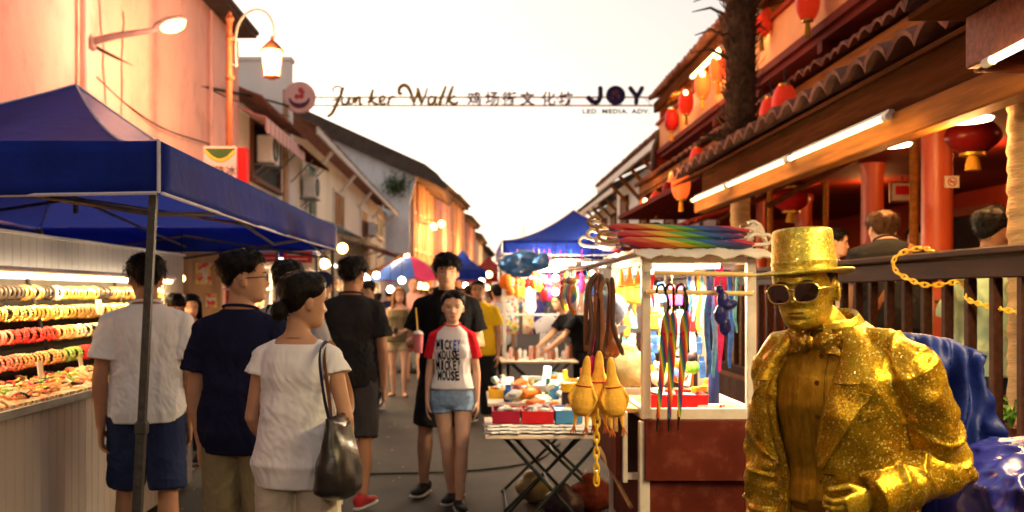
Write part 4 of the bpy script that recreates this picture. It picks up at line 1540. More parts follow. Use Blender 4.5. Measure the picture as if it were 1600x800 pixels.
for q in range(420):
 c = at(620, 290, YG - 0.35) + V(rnd.gauss(0, 0.38), rnd.gauss(0, 0.2), rnd.gauss(0, 0.32))
 d = V(rnd.uniform(-1, 1), rnd.uniform(-1, 1), rnd.uniform(-0.6, 0.8)).normalized()
 o1, o2 = ortho(d)
 m.add([c, c + d * 0.16 + o1 * 0.05, c + d * 0.3, c + d * 0.16 - o1 * 0.05], [(0, 1, 2, 3)])
obj('foliage', m, 'leaf_dark', pl)
m = MB()
for q in range(6):
 m.tube([at(620, 303, YG + 0.1), at(620, 290, YG - 0.35) + V(rnd.gauss(0, 0.3), rnd.gauss(0, 0.1), rnd.gauss(0, 0.2))], [0.03, 0.01], 5)
obj('stem', m, 'wood_brown', pl)
bendp = [(-3.66, 57.85), (-2.85, 66.5), (-1.95, 76), (-1.0, 88), (0.0, 103), (1.0, 124), (2.6, 152)]
rowd = [(8.4, 'orange_plaster', 'orange lit shophouse facade joined to the gabled house'), (8.9, 'rose_plaster', 'rose pink shophouse next after the orange facade'), (9.0, 'orange_plaster', 'orange shophouse with cornice, second after the joined facade'), (8.3, 'rose_plaster', 'rose shophouse in the middle of the far row'), (7.6, 'cream_plaster', 'cream shophouse far down the left row'), (7.3, 'orange_plaster', 'orange shophouse closing the far left row')]
for (xa, ya), (xb, yb), (h, mt, lab) in zip(bendp, bendp[1:], rowd):
 d = math.hypot(xb - xa, yb - ya)
 b = thing('shophouse', lab, 'building', (0, 0, 0))
 obj('wall', MB().box((-5, d / 2, h / 2), (10, d - 0.05, h)), mt, b)
 obj('cornice', MB().box((0.15, d / 2, h + 0.1), (0.9, d - 0.1, 0.28)), 'roof_dark', b)
 obj('string_course', MB().box((0.1, d / 2, 3.6), (0.5, d - 0.1, 0.25)), mt, b)
 m = MB()
 for q in range(5):
  m.box((0.08, lerp(0.3, d - 0.3, q / 4), h / 2), (0.22, 0.42, h - 0.1), bev=0.03)
 obj('pilaster', m, mt, b)
 obj('roof', MB().prism([V(0.9, 0.02, h + 0.24), V(-5, 0.02, h + 2.2), V(-10, 0.02, h + 0.24)], (0, d - 0.04, 0)), 'roof_dark', b)
 for q in range(4):
  yy = lerp(0.3, d - 0.3, (q + 0.5) / 4)
  window(b, 0, yy - 0.5, yy + 0.5, 4.3, 6.4, 1, 'cream_plaster', 'dark_hole', 'shutter_brown')
 b.location = (xa, ya, 0)
 b.rotation_euler = (0, 0, -math.atan2(xb - xa, yb - ya))
lamps = [(690, 350, 62), (677, 354, 60), (692, 391, 75), (701, 391, 80), (719, 405, 96), (636, 402, 50), (739, 391, 120), (747, 407, 135), (697, 376, 78), (707, 398, 86)]
for i, (px, py, y) in enumerate(lamps):
 p = at(px, py, y)
 t = thing('wall_lamp', ['round glowing lamp on the orange facade of the gabled house', 'second round lamp close to the gable corner', 'pale lamp above the crowd under the cornice', 'white lamp beside the pale one over the crowd', 'yellow lamp low on the cream far shophouse', 'warm lamp above the street parasol', 'white lamp on the tall rose shophouse', 'small lamp at the end of the far row', 'small warm lamp between facade pilasters', 'faint warm lamp above the tall young man'][i], 'lamp', p, 0, 'lamps along the far left row')
 r = 0.0034 * y if i < 6 else 0.0026 * y
 obj('globe', MB().ball(p, r, 14, 10), 'bulb_sodium' if i in (0, 1, 4, 5, 8, 9) else 'bulb_white', t, True)
 obj('arm', MB().tube([p + V(-r * 0.8, 0, r * 0.5), p + V(-1.0, 0.1, r * 1.5), p + V(-1.5, 0.2, 0.0)], 0.05, 6), 'iron_grey', t)
for y, d, X, h, mt, lab, eave in ((23.2, 11.5, 5.0, 5.2, 'white_plaster', 'white shophouse with black shuttered windows beyond the restaurant', 1), (35, 12, 5.6, 5.3, 'cream_plaster', 'cream shophouse with dark roof behind the blue tent', 1), (47.3, 16, 6.6, 5.9, 'grey_plaster', 'grey shophouse at the far right of the street', 1), (64, 40, 9.5, 6.2, 'rose_plaster', 'rose shophouse last in the right row', 1)):
 b = thing('shophouse', lab, 'building', (X, y, 0))
 obj('wall', MB().box((X + 4, y + d / 2, h / 2), (8, d, h)), mt, b)
 rf = obj('roof', tiles(X - 0.75, h + 0.05, X + 4, h + 2.3, y - 0.1, y + d - 0.05, 0.35, 0.035, 0.06), 'roof_dark' if y > 30 else 'roof_tile', b)
 obj('eave_board', MB().box((X - 0.68, y + d / 2, h - 0.03), (0.06, d, 0.18)), 'frame_white', rf)
 m = MB()
 for q in range(int(d / 2)):
  m.tube([V(X, y + 0.8 + q * 2, h - 0.75), V(X - 0.6, y + 0.8 + q * 2, h - 0.08)], 0.06, 6)
 obj('bracket', m, 'wood_beam', rf)
 k = int(d / 3.0)
 for q in range(k):
  yy = y + d * (q + 0.5) / k
  window(b, X, yy - 0.62, yy + 0.62, 3.15, 4.7, -1, 'wood_brown', 'dark_hole', 'shutter_brown')
for x, w, y0, y1, h, mt, lab in ((-8.5, 7, -34, -2.1, 7.5, 'rose_plaster', 'rose shophouse behind the camera on the left'), (9.2, 8, -34, 0.2, 7.5, 'orange_plaster', 'orange shophouse behind the camera on the right'), (0, 26, -44, -34.2, 9, 'cream_plaster', 'cream house closing the street behind the camera')):
 b = thing('shophouse', lab, 'building', (x, y0, 0))
 obj('wall', MB().box((x, (y0 + y1) / 2, h / 2), (w, y1 - y0, h)), mt, b)
 obj('roof', MB().box((x, (y0 + y1) / 2, h + 0.1), (w + 0.8, y1 - y0 + 0.2, 0.2)), 'roof_dark', b)
 for q in range(5):
  yy = lerp(y0, y1, (q + 0.5) / 5)
  if w < 20:
   window(b, x + (w / 2 if x < 0 else -w / 2), yy - 0.6, yy + 0.6, 4, 5.6, 1 if x < 0 else -1, 'frame_white', 'dark_hole', 'shutter_brown')
XR = 2.6
b = thing('restaurant_house', 'red timber restaurant with terrace, tiled awnings and upper gallery', 'building', (XR, 9, 0))
pm('plinth', (0.055, 0.026, 0.02), 0.7, 0.3, 3, 0.006, 20, dirt=(0.1, 0.06, 0.045), dirt_amt=0.5)
pm('terrace_floor', (0.16, 0.075, 0.045), 0.45, 0.25, 3)
obj('terrace', MB().box((6.3, 10.9, 0.375), (7.5, 19.6, 0.75)), ['plinth'], b)
obj('terrace_floor', MB().box((6.3, 10.9, 0.77), (7.46, 19.56, 0.04)), 'terrace_floor', b)
m = MB().box((7.6, 11, 3.0), (0.3, 19.8, 4.6))
obj('back_wall', m, 'red_plaster', b)
obj('end_wall', MB().box((6.4, 20.8, 2.7), (2.6, 0.3, 4.0)), 'red_plaster', b)
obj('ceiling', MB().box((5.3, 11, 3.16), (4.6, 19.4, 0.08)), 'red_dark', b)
for y0, y1, mt in ((8.6, 9.8, 'dark_hole'), (11.0, 12.4, 'dark_hole'), (14.2, 15.4, 'dark_hole'), (6.2, 7.4, 'dark_hole')):
 f = MB()
 for a, c, e, h in ((y0 - 0.12, y0, 0.79, 2.75), (y1, y1 + 0.12, 0.79, 2.75), (y0 - 0.12, y1 + 0.12, 2.75, 2.87)):
  f.box((7.4, (a + c) / 2, (e + h) / 2), (0.12, c - a, h - e))
 d = obj('door', f, 'wood_red', b)
 obj('panel', MB().box((7.435, (y0 + y1) / 2, 1.77), (0.03, y1 - y0, 1.96)), mt, d)
for px, Y, r in ((1363, 11.8, 0.13), (1464, 8.5, 0.128), (1188, 14.0, 0.065), (1256, 15.5, 0.13)):
 x = (px - CX) * Y / F_PX
 m = MB().lathe([(r * 1.3, 0), (r * 1.3, 0.1), (r * 1.05, 0.14), (r, 0.2), (r * 0.97, 2.2), (r * 1.12, 2.27), (r * 1.12, 2.34)], (x, Y, 0.79), 26)
 obj('column', m, 'red_column', b, True, sharp=30)
m = MB()
for px, Y, r in ((1428, 9.0, 0.04), (1203, 12.5, 0.035), (1290, 13.5, 0.035)):
 x = (px - CX) * Y / F_PX
 m.cyl(V(x, Y, 0.79), V(x, Y, 3.12), r)
 obj('post', m, 'wood_beam', b, True)
 m = MB()
obj('beam', MB().box((XR + 0.06, 8.0, 2.61), (0.14, 7.4, 0.17), bev=0.01), 'wood_beam', b)
obj('fascia', MB().box((XR + 0.1, 7.3, 2.84), (0.05, 8.7, 0.29)), 'wood_brown', b)
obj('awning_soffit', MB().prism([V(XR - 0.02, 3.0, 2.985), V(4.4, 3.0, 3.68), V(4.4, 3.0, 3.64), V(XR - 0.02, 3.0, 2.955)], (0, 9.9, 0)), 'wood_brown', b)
obj('awning_tiles', tiles(XR - 0.06, 2.985, 4.5, 3.74, 4.9, 12.95, 0.36, 0.055, 0.035), 'roof_tile', b, True, sharp=50)
obj('awning_tiles', tiles(2.02, 2.86, 4.6, 3.55, 0.1, 4.72, 0.36, 0.06, 0.04), 'roof_tile', b, True, sharp=50)
obj('fascia', MB().box((3.3, 4.66, 2.73), (1.9, 0.06, 0.24), bev=0.008), 'wood_red', b)
obj('fascia', MB().box((2.3, 2.3, 2.73), (0.06, 4.6, 0.24), bev=0.008), 'wood_red', b)
obj('awning_soffit', MB().box((3.2, 2.4, 2.875), (2.3, 4.6, 0.03)), 'wood_brown', b)
obj('middle_wall', MB().box((4.75, 13.6, 4.0), (0.3, 15.6, 1.3)), 'red_plaster', b)
obj('eave_tiles', tiles(3.62, 3.93, 5.0, 4.55, 6.3, 22.4, 0.26, 0.035, 0.03), 'roof_tile', b, True, sharp=50)
obj('eave_board', MB().box((3.74, 14.3, 3.84), (0.05, 16.0, 0.22)), 'wood_beam', b)
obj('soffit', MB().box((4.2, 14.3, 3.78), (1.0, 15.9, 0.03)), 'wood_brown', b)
obj('gallery_floor', MB().box((6.1, 14.2, 4.64), (4.0, 15.8, 0.16)), 'red_dark', b)
pr = obj('parapet', MB().box((4.14, 14.2, 5.02), (0.1, 15.7, 0.58)), 'peach_paint', b)
obj('coping', MB().box((4.12, 14.2, 5.335), (0.18, 15.8, 0.06)), 'red_plaster', pr)
obj('skirting', MB().box((4.1, 14.2, 4.69), (0.14, 15.8, 0.1)), 'red_dark', pr)
m = MB()
for y in (6.6, 9.6, 12.6, 15.6, 18.6, 21.8):
 m.box((4.16, y, 5.75), (0.15, 0.15, 0.8))
 obj('post', m, 'red_plaster', b)
 m = MB()
obj('gallery_wall', MB().box((6.2, 14.2, 5.9), (0.2, 15.6, 2.4)), 'red_plaster', b)
obj('roof_tiles', tiles(3.72, 5.62, 8.0, 7.6, 6.2, 21.2, 0.26, 0.04, 0.05), 'roof_tile', b, True, sharp=50)
obj('roof_board', MB().box((3.86, 13.7, 5.53), (0.06, 15.0, 0.2)), 'wood_brown', b)
obj('roof_soffit', MB().prism([V(3.9, 6.3, 5.6), V(6.2, 6.3, 6.63), V(6.2, 6.3, 6.58), V(3.9, 6.3, 5.55)], (0, 14.8, 0)), 'wood_beam', b)
m = MB()
for q in range(16):
 y = 6.8 + q * 0.95
 m.prism([V(3.9, y, 5.54), V(6.1, y, 6.55), V(6.1, y, 6.44), V(3.9, y, 5.42)], (0, 0.08, 0))
o = obj('rafter', m, 'wood_beam', b)
m = MB()
out = [(3.95, 4.35), (5.0, 4.35), (5.0, 5.6), (4.6, 5.62), (4.3, 5.45), (4.1, 5.15), (3.98, 4.8)]
m.prism([V(x, 22.0, z) for x, z in out], (0, 0.35, 0))
obj('gable_end', m, 'red_plaster', b)
m = MB()
m.tube([V(x, 21.97, z) for x, z in out[2:]] + [V(3.95, 21.97, 4.35)], 0.055, 6)
obj('gable_rim', m, 'roof_dark', b)
m = MB()
for y in (7.2, 9.4, 11.8, 14.4, 17.0):
 m.box((5.2, y, 4.5), (2.2, 0.16, 0.14))
obj('cross_beam', m, 'red_dark', b)
m = MB()
for y in (10.5, 12.6):
 m.tube([V(3.1, y, 2.5), V(4.2, y, 3.1)], 0.03, 8)
obj('strut', m, 'wood_brown', b)
a = thing('awning', 'red sheet awning sloping beneath the far lanterns', 'awning', (3.6, 15, 2.3))
obj('sheet', MB().sheet(lambda u, v: V(lerp(3.1, 4.9, v), lerp(13.6, 22.8, u), lerp(2.6, 3.15, v) + 0.02 * math.sin(u * 120)), 120, 2, 0.03), 'red_plaster', a)
m = MB()
for y in (14, 18, 22):
 m.cyl(V(3.2, y, 0), V(3.2, y, 2.6), 0.03)
obj('post', m, 'iron_grey', a)
rl = thing('railing', 'dark brown timber railing of the raised terrace', 'railing', (XR, 9, 0.75))
m = MB().box((XR, 9.0, 1.785), (0.15, 11.0, 0.042), bev=0.012)
obj('handrail', m, 'wood_rail', rl)
obj('upper_board', MB().box((XR - 0.005, 9.0, 1.705), (0.045, 11.0, 0.105), bev=0.006), 'wood_rail', rl)
obj('lower_board', MB().box((XR, 9.0, 0.83), (0.05, 11.0, 0.09), bev=0.006), 'wood_rail', rl)
bal = None
y = 3.7
while y < 13.6:
 if bal is None:
  bal = obj('baluster', MB().box((XR + 0.01, y, 1.262), (0.05, 0.052, 0.785), bev=0.006), 'wood_rail', rl)
  y00 = y
 else:
  c = bal.copy()
  COL.objects.link(c)
  c.location.y = bal.location.y + (y - y00)
 y += 0.255 if y < 9 else 0.28
pm('chain_yellow', (0.8, 0.48, 0.02), 0.38, 0.12, 20, spec=0.5)

def chain(name, label, pts, link=0.042, r=0.0042, group=None, mat='chain_yellow', cat='chain'):
 p = spline(pts, 12)
 seg = [p[0]]
 acc = 0
 out = []
 L = [0]
 for a, c in zip(p, p[1:]):
  L.append(L[-1] + (c - a).length)

 def pos(s):
  for i in range(len(p) - 1):
   if L[i + 1] >= s:
    return p[i].lerp(p[i + 1], (s - L[i]) / max(1e-06, L[i + 1] - L[i]))
  return p[-1]
 m = MB()
 s, k = (0, 0)
 while s < L[-1]:
  c0, c1 = (pos(s), pos(min(L[-1], s + link)))
  d = (c1 - c0).normalized()
  o1, o2 = ortho(d)
  w = o1 if k % 2 == 0 else o2
  c = (c0 + c1) / 2
  n = 14
  ring = [c + d * (math.cos(2 * PI * q / n) * link * 0.6) + w * (math.copysign(abs(math.sin(2 * PI * q / n)) ** 0.7, math.sin(2 * PI * q / n)) * link * 0.27) for q in range(n + 1)]
  m.tube(ring, r, 6, cap=False)
  s += link * 0.86
  k += 1
 return tag(obj(name, m, mat, None, True), label, cat, group)
ch = [at(1458, 392, 5.46), at(1440, 388, 5.56), at(1427, 393, 5.6) + V(-0.05, 0, 0), at(1424, 405, 5.6) + V(-0.1, 0, 0), at(1428, 420, 5.58) + V(-0.11, 0, 0), at(1440, 432, 5.52) + V(-0.1, 0, 0), at(1466, 446, 5.38) + V(-0.06, 0, 0), at(1490, 440, 5.3) + V(0.04, 0, 0), at(1500, 452, 5.26) + V(0.04, 0, 0), at(1530, 468, 5.2) + V(-0.06, 0, 0), at(1560, 480, 5.0) + V(-0.03, 0, 0), at(1590, 490, 4.8) + V(0.03, 0, 0), at(1625, 492, 4.7) + V(-0.05, 0, 0)]
chain('plastic_chain', 'yellow plastic link chain looped over the terrace handrail', ch, 0.042, 0.0045)
chain('plastic_chain', 'short yellow plastic chain hanging between two balusters', [at(1492, 432, 5.34) + V(0.02, 0, 0), at(1500, 450, 5.3) + V(0.03, 0, 0), at(1505, 470, 5.28) + V(0.03, 0, 0), at(1507, 495, 5.28) + V(0.03, 0, 0)], 0.042, 0.0045)

def tube_lamp(label, p, q, group, mat='tube_warm', r=0.018):
 t = thing('tube_lamp', label, 'lamp', (p + q) / 2, 0, group)
 d = (q - p).normalized()
 obj('tube', MB().cyl(p, q, r), mat, t, True)
 m = MB().tube([p + V(0.035, 0, 0.03), q + V(0.035, 0, 0.03)], 0.025, 6)
 m.cyl(p - d * 0.04, p + d * 0.03, r * 1.25).cyl(q + d * 0.04, q - d * 0.03, r * 1.25)
 obj('batten', m, 'frame_white', t)
 return t
TX, TZ = (XR - 0.05, 2.665)
for y0, y1, lab in ((6.16, 8.05, 'long glowing tube on the beam above the gold man'), (8.12, 10.0, 'glowing tube in the middle of the terrace beam'), (10.07, 11.6, 'farthest glowing tube on the terrace beam')):
 tube_lamp(lab, V(TX, y0, TZ), V(TX, y1, TZ), 'tubes on the terrace beam')
for y, lab in ((0.6, 'glowing tube under the awning beside the camera'), (2.0, 'glowing tube under the awning in front of the gold man')):
 tube_lamp(lab, V(2.14, y, 2.64), V(2.14, y + 1.2, 2.64), 'tubes on the terrace beam')
tube_lamp('glowing tube under the nearest wooden fascia', V(2.22, 3.4, 2.6), V(2.22, 4.2, 2.6) + V(0.06, 0.2, 0), 'tubes on the terrace beam')
tube_lamp('glowing tube under the upper eave beside the palm', V(3.82, 15.3, 5.37), V(3.82, 17.4, 5.37), 'tubes under the upper eave', r=0.035)
tube_lamp('glowing tube under the upper eave above the big lantern', V(3.82, 13.4, 5.37), V(3.82, 14.3, 5.37), 'tubes under the upper eave', r=0.035)
for px, py, Y, r, lab in ((1510, 186, 5.7, 0.15, 'white glowing pendant lamp nearer to the ringed palm'), (1391, 226, 7.2, 0.155, 'white glowing pendant lamp above the man in black')):
 c = at(px, py, Y)
 t = thing('pendant_lamp', lab, 'lamp', c, 0, 'pendant lamps of the terrace')
 obj('shade', MB().lathe([(0.03, 0.1), (0.04, 0.09), (r * 0.6, 0.055), (r, 0.0), (r * 0.97, 0.0), (r * 0.55, 0.045), (0.02, 0.07)], c, 28, cap=False), 'iron_grey', t, True)
 obj('diffuser', MB().lathe([(r * 0.95, 0.004), (r * 0.9, -0.012), (r * 0.5, -0.02), (0.005, -0.022)], c, 28), 'tube_white', t, True)
 obj('cord', MB().cyl(c + V(0, 0, 0.09), V(c.x, c.y, 3.12), 0.008), 'cable_black', t)

def lantern(label, c, r=0.2, h=0.46, mat='lantern_red', bulb=None, group='red paper lanterns', round_=False):
 t = thing('paper_lantern', label, 'lantern', c, 0, group)
 m = MB()
 n = 30
 rs = []
 for i in range(13):
  a = i / 12
  rr = r * math.sin(PI * (0.1 + 0.8 * a)) ** (0.45 if not round_ else 0.8)
  rs.append([c + V(math.cos(2 * PI * j / n) * rr * (1 + 0.018 * math.cos(j * PI)), math.sin(2 * PI * j / n) * rr * (1 + 0.018 * math.cos(j * PI)), h * (a - 0.5)) for j in range(n)])
 m.rings(rs)
 obj('paper_shade', m, mat, t, True)
 m = MB().cyl(c + V(0, 0, h * 0.49), c + V(0, 0, h * 0.57), r * 0.48).cyl(c - V(0, 0, h * 0.49), c - V(0, 0, h * 0.57), r * 0.48)
 obj('rim', m, 'gold_trim', t, True)
 m = MB().tube([c - V(0, 0, h * 0.55), c - V(0, 0, h * 0.65), c - V(0, 0, h * 0.98)], [r * 0.12, r * 0.22, r * 0.3], 12)
 obj('tassel', m, 'tassel', t, True)
 obj('cord', MB().cyl(c + V(0, 0, h * 0.55), c + V(0, 0, h * 1.0), 0.008, n=6), 'cable_black', t)
 if bulb:
  obj('bulb', MB().ball(c + V(-r * 0.25, -r * 0.95, h * 0.36), r * bulb, 12, 8), 'bulb_warm', t, True)
 return t
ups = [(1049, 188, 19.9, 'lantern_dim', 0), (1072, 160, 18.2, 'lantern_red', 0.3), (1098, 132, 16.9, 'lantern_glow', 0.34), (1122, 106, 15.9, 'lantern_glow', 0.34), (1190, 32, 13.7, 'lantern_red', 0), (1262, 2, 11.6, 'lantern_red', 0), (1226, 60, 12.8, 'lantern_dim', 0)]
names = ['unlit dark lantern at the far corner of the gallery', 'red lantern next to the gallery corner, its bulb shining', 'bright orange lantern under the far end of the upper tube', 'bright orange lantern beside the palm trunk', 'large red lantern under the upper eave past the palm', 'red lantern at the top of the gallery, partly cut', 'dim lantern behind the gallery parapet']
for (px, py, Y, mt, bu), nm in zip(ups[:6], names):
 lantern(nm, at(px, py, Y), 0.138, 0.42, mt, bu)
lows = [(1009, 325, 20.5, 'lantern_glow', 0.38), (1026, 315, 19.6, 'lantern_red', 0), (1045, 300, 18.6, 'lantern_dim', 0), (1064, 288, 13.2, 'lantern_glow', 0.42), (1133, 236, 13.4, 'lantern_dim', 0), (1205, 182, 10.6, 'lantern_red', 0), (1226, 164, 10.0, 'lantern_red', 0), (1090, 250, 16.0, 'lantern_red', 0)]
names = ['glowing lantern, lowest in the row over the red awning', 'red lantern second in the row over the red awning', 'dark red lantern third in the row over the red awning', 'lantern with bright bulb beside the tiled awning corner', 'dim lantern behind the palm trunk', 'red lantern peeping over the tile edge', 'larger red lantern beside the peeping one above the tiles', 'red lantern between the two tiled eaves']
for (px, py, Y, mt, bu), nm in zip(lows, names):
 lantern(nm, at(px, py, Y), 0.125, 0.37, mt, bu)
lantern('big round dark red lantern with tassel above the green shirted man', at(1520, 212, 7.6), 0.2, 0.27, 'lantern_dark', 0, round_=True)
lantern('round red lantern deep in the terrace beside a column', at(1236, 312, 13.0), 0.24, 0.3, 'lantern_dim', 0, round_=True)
sg = thing('no_smoking_sign', 'small white no smoking sign on the nearer red column', 'sign', at(1475, 287, 8.3))
c = at(1475, 287, 8.5) + V(0, -0.14, 0)
pm('sign_white', (0.62, 0.55, 0.46), 0.6, 0.1)
pm('sign_red', (0.55, 0.02, 0.02), 0.6, 0.1)
pm('sign_black', (0.02, 0.02, 0.02), 0.6, 0.1)
obj('board', MB().box(c, (0.12, 0.008, 0.1)), 'sign_white', sg)
ring = [c + V(0.034 * math.cos(2 * PI * q / 24), -0.006, 0.034 * math.sin(2 * PI * q / 24)) for q in range(25)]
m = MB().tube(ring, 0.0045, 6, cap=False).tube([c + V(-0.024, -0.006, 0.024), c + V(0.024, -0.006, -0.024)], 0.004, 6)
obj('ring_mark', m, 'sign_red', sg)
obj('cigarette_mark', MB().box(c + V(0, -0.0055, 0), (0.04, 0.003, 0.009)), 'sign_black', sg)
sg = thing('menu_board', 'small framed notice hanging at the back wall behind the thin post', 'sign', at(1410, 298, 11))
c = at(1410, 300, 13)
obj('board', MB().box(c, (0.28, 0.03, 0.22)), 'sign_white', sg)
obj('frame', MB().box(c + V(0, 0.01, 0), (0.33, 0.03, 0.27)), 'wood_red', sg)
obj('picture', MB().box(c + V(0, -0.017, 0.02), (0.2, 0.006, 0.12)), 'sign_red', sg)
obj('hook', MB().cyl(c + V(0, 0, 0.13), V(c.x, c.y, 3.13), 0.006, n=6), 'cable_black', sg)
pm('palm_ring', (0.4, 0.26, 0.13), 0.8, 0.25, 8, 0.01, 30, dirt=(0.16, 0.09, 0.045), dirt_amt=0.6, dirt_scale=7, stretch=(0.5, 0.5, 3))
pm('palm_fibre', (0.1, 0.055, 0.03), 0.9, 0.45, 14, 0.012, 40, stretch=(2, 2, 0.6))

def palm(label, base, r, z0, z1, fib_from, seed):
 t = thing('palm_tree', label, 'tree', base, 0, 'palms beside the terrace')
 m = MB()
 n, k = (26, 120)
 rnd = random.Random(seed)
 rs = []
 for i in range(k + 1):
  z = lerp(z0, fib_from, i / k)
  ph = (z * 9 + 0.3 * fr((z * 3, seed, 0))) % 1
  rr = r * (1.05 - 0.1 * ph) * (1 + 0.03 * fr((z * 6, seed, 3)))
  rs.append([base + V(math.cos(2 * PI * j / n) * rr * (1 + 0.03 * fr((j * 0.9, z * 2, seed))), math.sin(2 * PI * j / n) * rr, z - base.z) for j in range(n)])
 m.rings(rs)
 obj('trunk', m, 'palm_ring', t, True)
 if z1 > fib_from:
  m = MB()
  m.tube([base + V(0, 0, z - base.z) for z in (fib_from - 0.05, fib_from + 0.2, lerp(fib_from, z1, 0.5), z1)], [r * 0.9, r * 1.15, r * 1.15, r * 1.2], 18)
  for q in range(760):
   z = lerp(fib_from, z1, rnd.random())
   a = rnd.uniform(0, 2 * PI)
   c = base + V(math.cos(a) * r * 1.05, math.sin(a) * r * 1.05, z - base.z)
   o = V(math.cos(a), math.sin(a), 0)
   tn = V(-math.sin(a), math.cos(a), 0)
   L = rnd.uniform(0.1, 0.26)
   d = (o * rnd.uniform(0.15, 0.5) + V(0, 0, rnd.uniform(0.5, 1)) + tn * rnd.uniform(-0.5, 0.5)).normalized()
   wv = tn * rnd.uniform(0.01, 0.022)
   m.add([c - wv, c + wv, c + d * L * 0.6 + wv * 0.7 + o * 0.01, c + d * L, c + d * L * 0.6 - wv * 0.7 + o * 0.02], [(0, 1, 2, 4), (4, 2, 3)])
  obj('fibre_sheath', m, 'palm_fibre', t)
  m = MB()
  for q in range(15):
   z = lerp(lerp(fib_from, z1, 0.45), z1, rnd.random())
   a = rnd.uniform(PI * 0.6, PI * 1.6)
   c = base + V(math.cos(a) * r, math.sin(a) * r, z - base.z)
   o = V(math.cos(a), math.sin(a), 0)
   m.tube([c, c + o * 0.22 + V(0, 0, 0.1), c + o * 0.42 + V(0, 0, 0.06 + rnd.uniform(-0.1, 0.1))], [0.022, 0.016, 0.006], 6)
  obj('frond_stub', m, 'palm_fibre', t)
 return t
Yp = 11.8
palm('tall palm with shaggy upper trunk passing behind the tiled awning', V((1157 - CX) * Yp / F_PX, Yp, 0), 0.113, 0, 3.35, 3.3, 3)
pb = [o for o in bpy.data.objects if o.name.startswith('palm_tree')][0]

def shaggy(base, r, z0, z1, seed, parent):
 rnd = random.Random(seed)
 m = MB()
 m.tube([base + V(0, 0, z) for z in (z0, z0 + 0.2, (z0 + z1) / 2, z1)], [r * 0.95, r * 1.15, r * 1.15, r * 1.2], 18)
 for q in range(1500):
  z = lerp(z0, z1, rnd.random())
  a = rnd.uniform(0, 2 * PI)
  o = V(math.cos(a), math.sin(a), 0)
  tn = V(-math.sin(a), math.cos(a), 0)
  c = base + o * r * 1.05 + V(0, 0, z)
  L = rnd.uniform(0.1, 0.28)
  d = (o * rnd.uniform(0.15, 0.55) + V(0, 0, rnd.uniform(0.4, 1)) + tn * rnd.uniform(-0.6, 0.6)).normalized()
  wv = tn * rnd.uniform(0.01, 0.024)
  m.add([c - wv, c + wv, c + d * L * 0.6 + wv * 0.7 + o * 0.01, c + d * L, c + d * L * 0.6 - wv * 0.7 + o * 0.02], [(0, 1, 2, 4), (4, 2, 3)])
 obj('fibre_sheath', m, 'palm_fibre', parent)
 m = MB()
 for z, a, L in ((4.85, 3.3, 0.45), (4.62, 3.0, 0.38), (4.35, 3.4, 0.5), (5.05, 2.8, 0.4), (4.5, 4.0, 0.35), (4.95, 5.6, 0.3), (4.7, 0.5, 0.3)):
  o = V(math.cos(a), math.sin(a), 0)
  c = base + o * r + V(0, 0, z)
  m.tube([c, c + o * L * 0.5 + V(0, 0, 0.1), c + o * L + V(0, 0, 0.04)], [0.022, 0.016, 0.006], 6)
 obj('frond_stub', m, 'palm_fibre', parent)
 m = MB()
 rndc = random.Random(11)
 top = base + V(0, 0, z1)
 for q in range(16):
  a = q * 2.4
  o = V(math.cos(a), math.sin(a), 0)
  up = rndc.uniform(0.2, 0.9)
  pts = [top, top + o * 0.7 + V(0, 0, up), top + o * 1.4 + V(0, 0, up * 0.9), top + o * 2.0 + V(0, 0, up * 0.2 - 0.3)]
  sp = spline(pts, 6)
  m.tube(sp, [0.03 - 0.0013 * i for i in range(len(sp))], 5)
  for i in range(3, len(sp)):
   tn = V(-o.y, o.x, 0)
   for s in (-1, 1):
    c = sp[i]
    m.add([c, c + tn * s * 0.25 + o * 0.12 + V(0, 0, -0.12), c + tn * s * 0.48 + o * 0.22 + V(0, 0, -0.35), c + o * 0.06], [(0, 1, 2, 3)])
 obj('crown', m, 'leaf_dark', parent)
shaggy(V((1157 - CX) * Yp / F_PX, Yp, 0), 0.15, 3.25, 8.2, 5, pb)
palm('stout ringed palm trunk behind the handrail at the right', V(3.03, 5.35, 0), 0.145, 0, 3.6, 3.6, 9)
pm('tent_blue', (0.012, 0.034, 0.3), 0.55, 0.12, 3, 0.004, 9, spec=0.4, sub=0)
_m = MATS['tent_blue']
_b = _m.node_tree.nodes['Principled BSDF']
pm('tent_pipe', (0.62, 0.62, 0.7), 0.6, 0.08)

def cloth_mat(name, col, tr=0.35, rough=0.5):
 """thin coated fabric that lets some light through"""
 m = pm(name, col, rough, 0.22, 4, 0.014, 9, dirt=tuple((c * 0.55 + 0.015 for c in col)), dirt_amt=0.5, dirt_scale=2.2)
 nt = m.node_tree
 b = nt.nodes['Principled BSDF']
 out = [n for n in nt.nodes if n.type == 'OUTPUT_MATERIAL'][0]
 t = nd(nt, 'ShaderNodeBsdfTranslucent')
 t.inputs['Color'].default_value = (*[min(1, c * 1.6) for c in col], 1)
 mx = nd(nt, 'ShaderNodeMixShader')
 mx.inputs[0].default_value = tr
 nt.links.new(b.outputs[0], mx.inputs[1])
 nt.links.new(t.outputs[0], mx.inputs[2])
 nt.links.new(mx.outputs[0], out.inputs['Surface'])
 return m
cloth_mat('tent_cloth', (0.018, 0.046, 0.35), 0.46)

